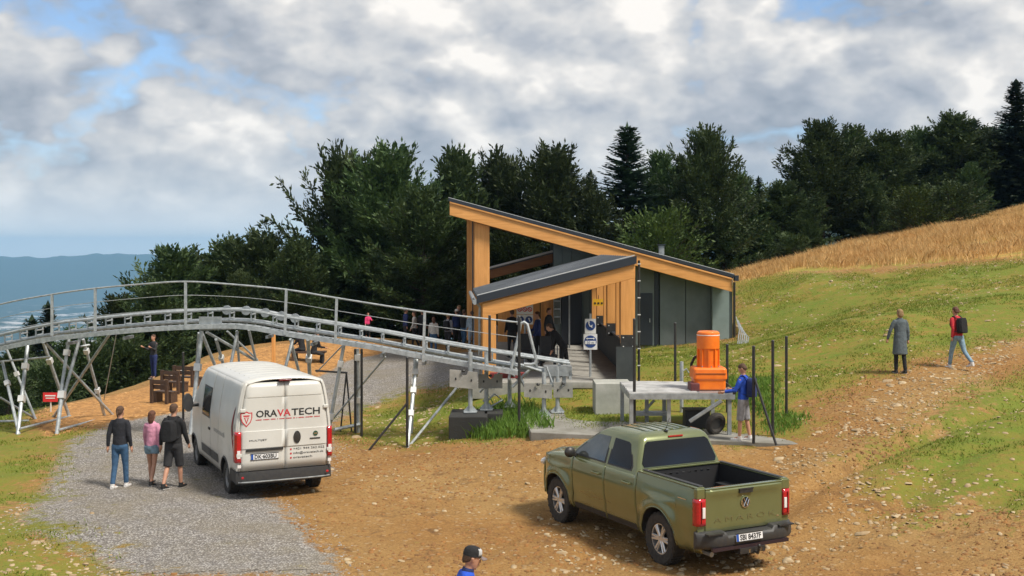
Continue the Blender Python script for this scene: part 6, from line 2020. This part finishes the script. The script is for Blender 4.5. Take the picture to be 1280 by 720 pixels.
M_hairb = mat('brown_hair', (.06, .03, .015), .7, 0, scale=30, col2=(.10, .05, .025), bump=.6, bscale=120)
M_hairl = mat('fair_hair', (.32, .20, .09), .7, 0, scale=30, col2=(.20, .12, .05), bump=.6, bscale=120)
M_hairr = mat('reddish_hair', (.13, .05, .025), .7, 0, scale=30, col2=(.08, .03, .015), bump=.6, bscale=120)
M_shoew = mat('white_shoe', (.70, .68, .66), .6, 0, scale=20)
M_shoek = mat('black_shoe', (.02, .02, .02), .6, 0, scale=20)
R_ = math.radians


def person(pos, face, h, label, top=None, sleeve=1.0, bottom=None, bot_len=1.0, shoes=None, hair=None, hair_len=0, legs=((8, 5), (-8, 12)), arms=((10, 8, 15), (-10, 8, 15)),
           lean=0, vox=.02, group=None, wide=1.0, pack=None, cap=None, coat=None, skirt=False, headturn=0, nod=0, seat_z=None, name='person', z=None, eyes=False, cuff=None, belt=None):
    """face: heading in degrees, 0 = away from the camera (+Y), counter-clockwise"""
    s = h / 1.75
    zg = hz(pos[0], pos[1]) if z is None else z
    T_ = thing(name, (pos[0], pos[1], zg), label, 'person', group, R_(face))
    up_ = Matrix.Rotation(R_(-lean), 3, 'X')
    hipc = Vector((0, 0, .93))
    def U(p): return (hipc + up_ @ (Vector(p) - hipc))
    leg = []
    for sd_, (th, kn) in zip((-1, 1), legs):
        hp = Vector((sd_ * .092, 0, .90)); k = hp + Vector((sd_ * .005, math.sin(R_(th)), -math.cos(R_(th)))) * .43
        a = k + Vector((0, math.sin(R_(th - kn)), -math.cos(R_(th - kn)))) * .41
        leg.append((hp, k, a, th - kn))
    low = min(l[2].z for l in leg) - .075
    if seat_z is not None: low = .90 - seat_z / s - .0
    arm = []
    for sd_, (sw, out_, el) in zip((-1, 1), arms):
        sh = Vector((sd_ * .168 * wide, 0, 1.41))
        def dirv(sw, out_): return Vector((sd_ * math.sin(R_(out_)), math.sin(R_(sw)) * math.cos(R_(out_)), -math.cos(R_(sw)) * math.cos(R_(out_))))
        e = sh + dirv(sw, out_) * .285; w_ = e + dirv(sw + el, out_ * .4) * .245; hd = e + dirv(sw + el, out_ * .4) * .33
        arm.append((U(sh), U(e), U(w_), U(hd), dirv(sw + el, out_ * .4)))
    def fin(v): return Vector((v[0] * s, v[1] * s, (v[2] - low) * s))
    def chain(mb, pts, rad, n=10, flat=1.0): mb.tube([fin(p) for p in pts], [((r[0] * s, r[1] * s) if isinstance(r, tuple) else r * s) for r in rad], n, True, flat)
    def ring(z, rx, ry, y=0, n=14): return [fin(U((rx * math.cos(6.2832 * k / n), y + ry * math.sin(6.2832 * k / n), z))) for k in range(n)]
    hc = U((0, .015, 1.635)); hrot = Matrix.Rotation(R_(headturn), 3, 'Z') @ Matrix.Rotation(R_(-lean * .5 - nod), 3, 'X')
    def HD(p): return fin(hc + hrot @ Vector(p))
    # body
    b = MB()
    b.loft([ring(.84, .12 * wide, .09), ring(.93, .155 * wide, .105), ring(1.05, .135 * wide, .09), ring(1.2, .145 * wide, .095), ring(1.35, .165 * wide, .10), ring(1.43, .14 * wide, .08), ring(1.47, .07, .06)])
    chain(b, [U((0, -.005, 1.42)), U((0, .005, 1.56))], [.058, .052])
    def headring(z, rx, ry, y=0, n=14): return [HD((rx * math.cos(6.2832 * k / n), y + ry * math.sin(6.2832 * k / n), z)) for k in range(n)]
    b.loft([headring(-.118, .025, .03, .045), headring(-.095, .05, .06, .02), headring(-.05, .066, .083, .008), headring(0, .074, .093, 0), headring(.05, .076, .096, -.004), headring(.09, .062, .08, -.006), headring(.115, .03, .045, -.006)])
    b.loft([[HD((.018 * math.cos(t), .085 + .03 * math.sin(t) * (1 if z < 0 else .3), z)) for t in [6.2832 * k / 8 for k in range(8)]] for z in (-.035, -.02, .02)])
    for sd_ in (-1, 1): b.tube([HD((sd_ * .07, -.005, -.025)), HD((sd_ * .084, -.012, .025))], .014 * s, 6)
    b.tube([HD((-.02, .082, -.058)), HD((.02, .082, -.058))], .010 * s, 6)
    for (hp, k, a, an) in leg:
        chain(b, [hp, hp.lerp(k, .5), k, k.lerp(a, .35), a], [.078, .066, .05, .052, .036])
        chain(b, [a, a + Vector((0, .13, -.045))], [.035, .03])
    for (sh, e, w_, hd, dv) in arm:
        chain(b, [sh, sh.lerp(e, .5), e, e.lerp(w_, .4), w_], [.048, .044, .037, .036, .026], 8)
        chain(b, [w_, hd], [(.024, .034), (.016, .040)], 8)
        up3 = up_ @ Vector(dv); sx = up3.cross(Vector((1, 0, 0))).normalized()
        for j, ln in enumerate((.062, .074, .070, .056)):
            o0 = hd + sx * (.03 - .02 * j); mid = o0 + up3 * ln * .5 + Vector((0, .004, 0)); chain(b, [o0 - up3 * .01, mid, o0 + up3 * ln + Vector((0, .016, 0))], [.0095, .009, .007], 6)
        chain(b, [w_ + up3 * .02, w_ + up3 * .05 + sx * .04, w_ + up3 * .09 + sx * .045], [.012, .0115, .008], 6)
    remesh(b.obj('body', M_skin, T_), min(vox, .012 * s * (1 if vox < .015 else 1.4)), 2)
    if eyes:
        for sd_ in (-1, 1):
            e_ = MB(); e_.ell(HD((sd_ * .03, .082, .012)), (.011 * s, .011 * s, .009 * s), 8, 6); e_.obj('eye', M_lwhite, T_, True)
            e_ = MB(); e_.ell(HD((sd_ * .03, .092, .012)), (.005 * s, .004 * s, .006 * s), 8, 6); e_.obj('pupil', M_ink, T_, True)
            e_ = MB(); e_.tube([HD((sd_ * .016, .092, .032)), HD((sd_ * .046, .084, .032))], .004 * s, 5); e_.obj('eyebrow', M_hairb, T_, True)
        e_ = MB(); e_.tube([HD((-.022, .093, -.058)), HD((.022, .093, -.058))], .005 * s, 6); e_.obj('lips', mat('lip', (.30, .09, .07), .6), T_, True)
    # lower garment
    if bottom is not None:
        b = MB()
        if skirt:
            b.loft([ring(1.02, .14, .10), ring(.9, .17, .13), ring(.62, .21, .17), ring(.55, .22, .18)])
        else:
            b.loft([ring(1.03, .145 * wide, .10), ring(.93, .168 * wide, .122), ring(.85, .165 * wide, .12), ring(.80, .12 * wide, .09)])
            for (hp, k, a, an) in leg:
                if bot_len >= 1: chain(b, [hp + Vector((0, 0, .02)), hp.lerp(k, .5), k, k.lerp(a, .5), a + Vector((0, 0, .02))], [.095, .082, .064, .058, .052], 12)
                elif bot_len > .5: chain(b, [hp + Vector((0, 0, .02)), hp.lerp(k, .5), k.lerp(a, .05)], [.10, .095, .088], 12)
                else: chain(b, [hp + Vector((0, 0, .02)), hp.lerp(k, .38)], [.105, .10], 12)
        remesh(b.obj('trousers' if bot_len >= 1 and not skirt else ('skirt' if skirt else 'shorts'), bottom, T_), vox, 2)
    # upper garment
    if top is not None:
        b = MB()
        hem = .93 if coat is None else .55
        if coat is None: b.loft([ring(.90, .165 * wide, .122), ring(1.0, .163 * wide, .118), ring(1.12, .152 * wide, .108), ring(1.28, .168 * wide, .115), ring(1.40, .175 * wide, .108), ring(1.46, .12 * wide, .085), ring(1.50, .065, .062)])
        else: b.loft([ring(.50, .215, .16), ring(.7, .20, .15), ring(.93, .185 * wide, .135), ring(1.12, .165 * wide, .118), ring(1.28, .175 * wide, .12), ring(1.40, .18 * wide, .112), ring(1.46, .12 * wide, .09), ring(1.51, .07, .07)])
        for (sh, e, w_, hd, dv) in arm:
            if sleeve >= 1: chain(b, [U((0, 0, 1.40)), sh + Vector((0, 0, -.012)), sh.lerp(e, .25), sh.lerp(e, .6), e, e.lerp(w_, .5), w_], [.07, .068, .064, .058, .051, .046, .038], 10)
            else: chain(b, [U((0, 0, 1.40)), sh + Vector((0, 0, -.012)), sh.lerp(e, .35), sh.lerp(e, .7)], [.07, .068, .066, .064], 10)
        remesh(b.obj('coat' if coat else 'top', top, T_), vox, 2)
        if cuff is not None:
            b = MB(); b.loft([ring(1.47, .075, .072), ring(1.51, .07, .068), ring(1.53, .062, .064)]); b.obj('collar', cuff, T_, True)
    # shoes
    if shoes is not None:
        for (hp, k, a, an) in leg:
            t = R_(max(-55, min(25, -an * .35 if an < -10 else 0)))
            hl = a + Vector((0, -.045, -.045)); toe = a + Vector((0, .20 * math.cos(t), -.055 + .20 * math.sin(t) * -1))
            b = MB(); chain(b, [hl + Vector((0, -.01, 0)), hl + Vector((0, .03, .0)), hl.lerp(toe, .55), toe], [(.034, .036), (.050, .042), (.036, .046), (.020, .034)], 10); b.tube([fin(a + Vector((0, 0, .03))), fin(a + Vector((0, .0, -.04)))], .048 * s, 10)
            o = b.obj('shoe', shoes, T_, True)
            b = MB(); p0 = fin(hl + Vector((0, 0, -.033))); p1 = fin(toe + Vector((0, .01, -.018)))
            b.tube([p0, p0.lerp(p1, .5), p1], [(.010 * s, .040 * s), (.010 * s, .046 * s), (.009 * s, .034 * s)], 8); b.obj('sole', M_shoew if shoes is not M_shoew else M_clamp, o)
    # hair
    if hair is not None:
        b = MB()
        b.loft([[HD((rx * math.cos(6.2832 * k / 14), y + ry * math.sin(6.2832 * k / 14), zz - .035 * max(0, -math.sin(6.2832 * k / 14)) * (1 if zz < .05 else 0))) for k in range(14)] for zz, rx, ry, y in ((-.03, .062, .055, -.042), (0, .077, .080, -.030), (.04, .085, .098, -.014), (.075, .078, .094, -.010), (.10, .062, .078, -.008), (.12, .036, .048, -.008), (.128, .012, .016, -.008))])
        if hair_len > 0:
            L_ = hair_len
            b.loft([[HD((rx * math.cos(6.2832 * k / 12), y + ry * math.sin(6.2832 * k / 12), zz)) for k in range(12)] for zz, rx, ry, y in ((.07, .075, .06, -.05), (-.02, .085, .055, -.065), (-.02 - L_ * .5, .08, .045, -.075), (-.02 - L_, .045, .025, -.08))])
        if hair_len < 0:
            b.ell(HD((0, -.11, .06)), (.035 * s, .035 * s, .035 * s), 8, 6); b.tube([HD((0, -.12, .05)), HD((0, -.15, -.04)), HD((0, -.13, -.13))], [.022 * s, .024 * s, .008 * s], 7)
        remesh(b.obj('hair', hair, T_), min(vox, .012), 1)
    if pack is not None:
        b = MB(); c0 = U((0, -.20, 1.23)); rr = up_
        b.loft([[fin(U((sx * w_, -.12 - d_, z_))) for (sx, d_) in ((-1, 0), (-1, .12), (-.7, .18), (.7, .18), (1, .12), (1, 0))] for z_, w_ in ((1.0, .11), (1.03, .14), (1.2, .15), (1.36, .135), (1.43, .09))])
        o = b.obj('backpack', pack, T_, True); bevel(o, .015, 2, 30)
        b = MB()
        for sd_ in (-1, 1): b.tube([fin(U(p)) for p in ((sd_ * .10, -.13, 1.42), (sd_ * .11, -.02, 1.50), (sd_ * .12, .10, 1.42), (sd_ * .13, .125, 1.25), (sd_ * .15, .0, 1.08), (sd_ * .13, -.12, 1.05))], [(.008 * s, .022 * s)] * 6, 6)
        b.obj('strap', pack, o, True)
    if cap is not None:
        b = MB()
        b.loft([[HD((rx * math.cos(6.2832 * k / 18), y + ry * math.sin(6.2832 * k / 18), zz)) for k in range(18)] for zz, rx, ry, y in ((.035, .088, .108, -.005), (.065, .088, .108, -.005), (.105, .080, .098, -.006), (.132, .055, .07, -.008), (.145, .012, .015, -.01))])
        cp = b.obj('cap', cap[0], T_, True)
        b = MB(); n = 12
        g = [[HD((x_, .09 + (.085 + .0) * u * math.sqrt(max(0, 1 - (x_ / .082) ** 2)), .045 - .02 * u - .012 * (x_ / .08) ** 2)) for u in (0, .5, 1)] for x_ in np.linspace(-.08, .08, 9)]
        b.grid(g); solid(b.obj('visor', cap[1], cp, True), .006)
        if cap[2] is not None:
            b = MB(); g = [[HD((.091 * math.cos(a) * q, -.005 + .111 * math.sin(a) * q, zz)) for zz, q in ((.05, 1.0), (.08, .97), (.108, .90), (.128, .70))] for a in np.linspace(.55, 1.9, 9)]
            b.grid(g); solid(b.obj('cap_panel', cap[2], cp, True), .003)
    return T_


def at_ground(px, py):
    g = G(px, py); return (g.x, g.y)


J = cloth('navy_black_knit', (.02, .021, .028)); jeans = cloth('blue_denim', (.045, .11, .21)); pink = cloth('pink_sweat', (.72, .32, .45))
den2 = cloth('pale_denim', (.22, .33, .42)); blk = cloth('black_cotton', (.014, .014, .016)); blue = cloth('royal_blue', (.02, .085, .55)); grey = cloth('grey_wool', (.10, .125, .14))
red = cloth('red_jacket', (.55, .03, .04)); white = cloth('offwhite', (.62, .58, .52)); navy = cloth('navy', (.02, .035, .13)); mag = cloth('magenta', (.75, .05, .18)); greyp = cloth('patterned_grey', (.28, .28, .30))
pale = cloth('pale_blue', (.34, .42, .50)); dk = cloth('charcoal', (.03, .03, .033))
WG = 'walkers on the gravel'
person(at_ground(150, 610), -6, 1.74, 'person in dark jumper and blue jeans, leftmost of three walking away on the gravel', top=J, bottom=jeans, shoes=M_shoew, hair=M_hairb, hair_len=-1, legs=((-6, 10), (9, 4)), arms=((-8, 14, 12), (-5, 10, 18)), vox=.016, group=WG)
person(at_ground(190, 606), -10, 1.60, 'person in pink top and denim shorts, middle one of three walking on the gravel', top=pink, bottom=den2, bot_len=.4, shoes=M_shoek, hair=M_hairr, hair_len=.17, legs=((12, 6), (-10, 12)), arms=((8, 10, 10), (-6, 8, 12)), vox=.015, wide=.88, group=WG)
person(at_ground(217, 611), -12, 1.80, 'person in black shirt and dark shorts with a black backpack, walking beside the van', top=blk, bottom=dk, bot_len=.8, shoes=M_shoek, hair=M_hairb, legs=((-10, 16), (12, 6)), arms=((-12, 11, 14), (10, 9, 16)), vox=.016, wide=1.12, pack=blk, group=WG)
g = G(930, 553); person((P(929, 0, 25.7).x, 25.7), 62, 1.74, 'young person in blue jacket and patterned shorts looking at a phone beside the table', z=.735, top=blue, wide=1.12, bottom=greyp, bot_len=.8, shoes=M_shoew, hair=M_hairb, legs=((6, 4), (-7, 4)), arms=((25, 8, 55), (18, 6, 70)), vox=.014, pack=navy, nod=28, headturn=0, eyes=True)
ph = MB(); pp = P(918, 489, 25.55); ph.box(pp, (.08, .015, .15)); o = ph.obj('phone', M_black, None); o.name = 'mobile_phone'; tag(o, 'black mobile phone held by the young person in blue', 'phone'); bevel(o, .004, 1)
person(at_ground(1125, 467), 8, 1.72, 'person in a long grey coat and black trousers walking up the grassy slope', top=grey, coat=True, bottom=blk, shoes=M_shoek, hair=M_hairl, hair_len=.08, legs=((5, 4), (-5, 6)), arms=((4, 24, 10), (-6, 10, 12)), vox=.018)
person(at_ground(1197, 461), 22, 1.70, 'person in a red jacket and pale jeans with a black backpack striding up the slope', top=red, bottom=den2, shoes=M_shoew, hair=M_hairr, hair_len=.04, legs=((18, 8), (-22, 22)), arms=((-14, 8, 25), (14, 8, 25)), vox=.018, pack=blk, lean=6)
person((P(571, 0, 12.6).x, 12.6), -78, 1.75, 'person in blue jacket and black cap with grey visor at the bottom edge', top=blue, bottom=dk, shoes=M_shoew, hair=M_hairb, legs=((10, 6), (-10, 10)), arms=((10, 8, 20), (-10, 8, 20)), vox=.011, cap=(blk, cloth('grey_brown_visor', (.22, .17, .16)), cloth('pale_grey_panel', (.5, .5, .5))), lean=13, nod=6, eyes=True, cuff=navy, wide=1.22)
person((P(192, 0, 46.5).x, 46.5), 150, 1.80, 'person in dark clothes with folded arms standing at the far edge of the chip bed', top=dk, bottom=navy, shoes=M_shoek, hair=M_hairb, legs=((2, 2), (-2, 2)), arms=((22, 6, 95), (22, 6, 95)), vox=.025)
QG = 'visitors queuing behind the track'
for (px, Y, f_, h, lb, k) in [
    (507, 53, -60, 1.76, 'person in a navy jacket and cap at the left end of the queue', dict(top=navy, bottom=dk, hair=M_hairb, cap=(pale, pale, None))),
    (518, 52.2, 90, 1.70, 'person in a white top beside the navy jacket in the queue', dict(top=white, bottom=blk, hair=M_hairb)),
    (528, 53.5, 20, 1.66, 'person in dark clothes behind the white topped one in the queue', dict(top=dk, bottom=blk, hair=M_hairr)),
    (542, 49.5, 10, 1.60, 'person with long reddish hair and a cream jumper in the queue', dict(top=white, bottom=jeans, hair=M_hairr, hair_len=.2)),
    (560, 49.8, -20, 1.70, 'person in a grey top with a backpack left of the timber column', dict(top=greyp, bottom=dk, hair=M_hairl, pack=blk)),
    (571, 52, 40, 1.74, 'person in dark jacket with pale cap at the end of the queue', dict(top=navy, bottom=blk, hair=M_hairb, cap=(white, white, None))),
    (580, 51, -35, 1.78, 'person in black standing against the timber column', dict(top=blk, bottom=jeans, hair=M_hairb)),
    (590, 49, 15, 1.72, 'person in a pale blue top in front of the timber column', dict(top=pale, bottom=pale, hair=M_hairb)),
    (574, 55, 120, 1.84, 'tall person in black at the back of the queue', dict(top=blk, bottom=blk, hair=M_hairl)),
]:
    person((P(px, 0, Y).x, Y), f_, h, lb, shoes=M_shoek, vox=.028, group=QG, **k)
person((P(460, 0, 55).x, 55), 200, 1.2, 'small person in a bright pink top alone behind the track railing', top=mag, bottom=blk, shoes=M_shoek, hair=M_hairr, vox=.025, arms=((40, 10, 60), (10, 8, 20)))
for px, Y, f_, lb in ((378, 47, 60, 'seated person in black behind the track legs, left one of two'), (392, 46.5, -50, 'seated person in dark clothes behind the track legs, right one of two')):
    x = P(px, 0, Y).x
    person((x, Y), f_, 1.74, lb, top=blk, bottom=dk, shoes=M_shoek, hair=M_hairb, legs=((80, 85), (74, 80)), arms=((35, 8, 50), (30, 8, 60)), seat_z=.50, vox=.026, lean=12, group='seated visitors')
x = P(385, 0, 47).x
t = thing('timber_seat', (x, 47.0, gz(x, 47)), 'low timber seat under the two seated visitors', 'bench')
b = MB(); b.box((0, 0, .39), (1.5, .5, .08)); b.obj('seat', M_oldwood, t)
for sx in (-.6, .6): b = MB(); b.box((sx, 0, .17), (.12, .4, .36)); b.obj('leg', M_oldwood, t)
# staff and riders inside the porch with the black sledges
person((P(704, 0, 34.6).x, 34.6), 70, 1.78, 'person in black bending over at the mouth of the station porch', z=FL, top=blk, bottom=blk, shoes=M_shoek, hair=M_hairb, lean=38, legs=((4, 4), (-12, 4)), arms=((30, 6, 20), (40, 6, 20)), vox=.022)
person((P(672, 0, 38.5).x, 38.5), 100, 1.80, 'person in navy standing under the low roof near the safety board', z=FL, top=navy, bottom=blk, shoes=M_shoek, hair=M_hairb, vox=.026, arms=((10, 8, 30), (20, 8, 50)))
person((P(640, 0, 41).x, 41), 20, 1.75, 'person in black at the back of the porch left of the safety board', z=FL, top=blk, bottom=dk, shoes=M_shoek, hair=M_hairb, vox=.028)
person((P(686, 0, 42).x, 42), -120, 1.76, 'person in charcoal at the back of the porch under the timber post', z=FL, top=dk, bottom=blk, shoes=M_shoek, hair=M_hairb, vox=.028)
def sledge(px, Y, lb):
    x = P(px, 0, Y).x
    t = thing('track_sledge', (x, Y, FL), lb, 'sledge', 'black sledges waiting in the porch')
    b = MB(); b.box((0, 0, .42), (.62, 1.15, .12)); bevel(b.obj('tub', M_black, t), .03, 2)
    b = MB(); b.hexa([(-.25, .25, .48), (.25, .25, .48), (.25, .36, .48), (-.25, .36, .48), (-.23, .42, 1.12), (.23, .42, 1.12), (.23, .50, 1.10), (-.23, .50, 1.10)]); bevel(b.obj('backrest', M_plast, t), .03, 2)
    b = MB(); b.box((0, .0, .52), (.48, .6, .1)); bevel(b.obj('seat', M_plast, t), .03, 2)
    for sx in (-.3, .3): b = MB(); b.tube([(sx, -.1, .48), (sx, -.15, .78), (sx, .0, .82)], .022, 6); b.obj('brake_lever', M_galvd, t, True)
    b = MB(); b.tube([(-.28, -.52, .42), (-.2, -.6, .5), (.2, -.6, .5), (.28, -.52, .42)], .03, 6); b.obj('bumper_bar', M_galvd, t, True)
    for sx in (-.22, .22): b = MB(); b.tube([(sx, -.3, 0), (sx, -.3, .38)], .04, 6); b.tube([(sx, .4, 0), (sx, .4, .38)], .04, 6); b.obj('stand', M_black, t)
sledge(685, 36.2, 'black sledge with high backrest nearest the porch opening')
sledge(668, 39.8, 'black sledge further back under the low roof')
sledge(655, 37.3, 'black sledge behind the end frame of the track')

bake_mods()
# ------------------------------------------------------------------ haze
hz_m = bpy.data.materials.new('haze'); hz_m.use_nodes = True
ht = hz_m.node_tree; ht.nodes.clear()
ho = ht.nodes.new('ShaderNodeOutputMaterial'); hv = ht.nodes.new('ShaderNodeVolumePrincipled')
hv.inputs['Color'].default_value = (.34, .66, 1.0, 1)
hv.inputs['Density'].default_value = 1.0e-4
hv.inputs['Anisotropy'].default_value = 0.0
ht.links.new(hv.outputs[0], ho.inputs['Volume'])
hb = MB(); hb.box((0, 0, -80), (34000, 34000, 660))
hazeo = hb.obj('haze', hz_m, None, kind='stuff', label='blue air over the valley', cat='haze')
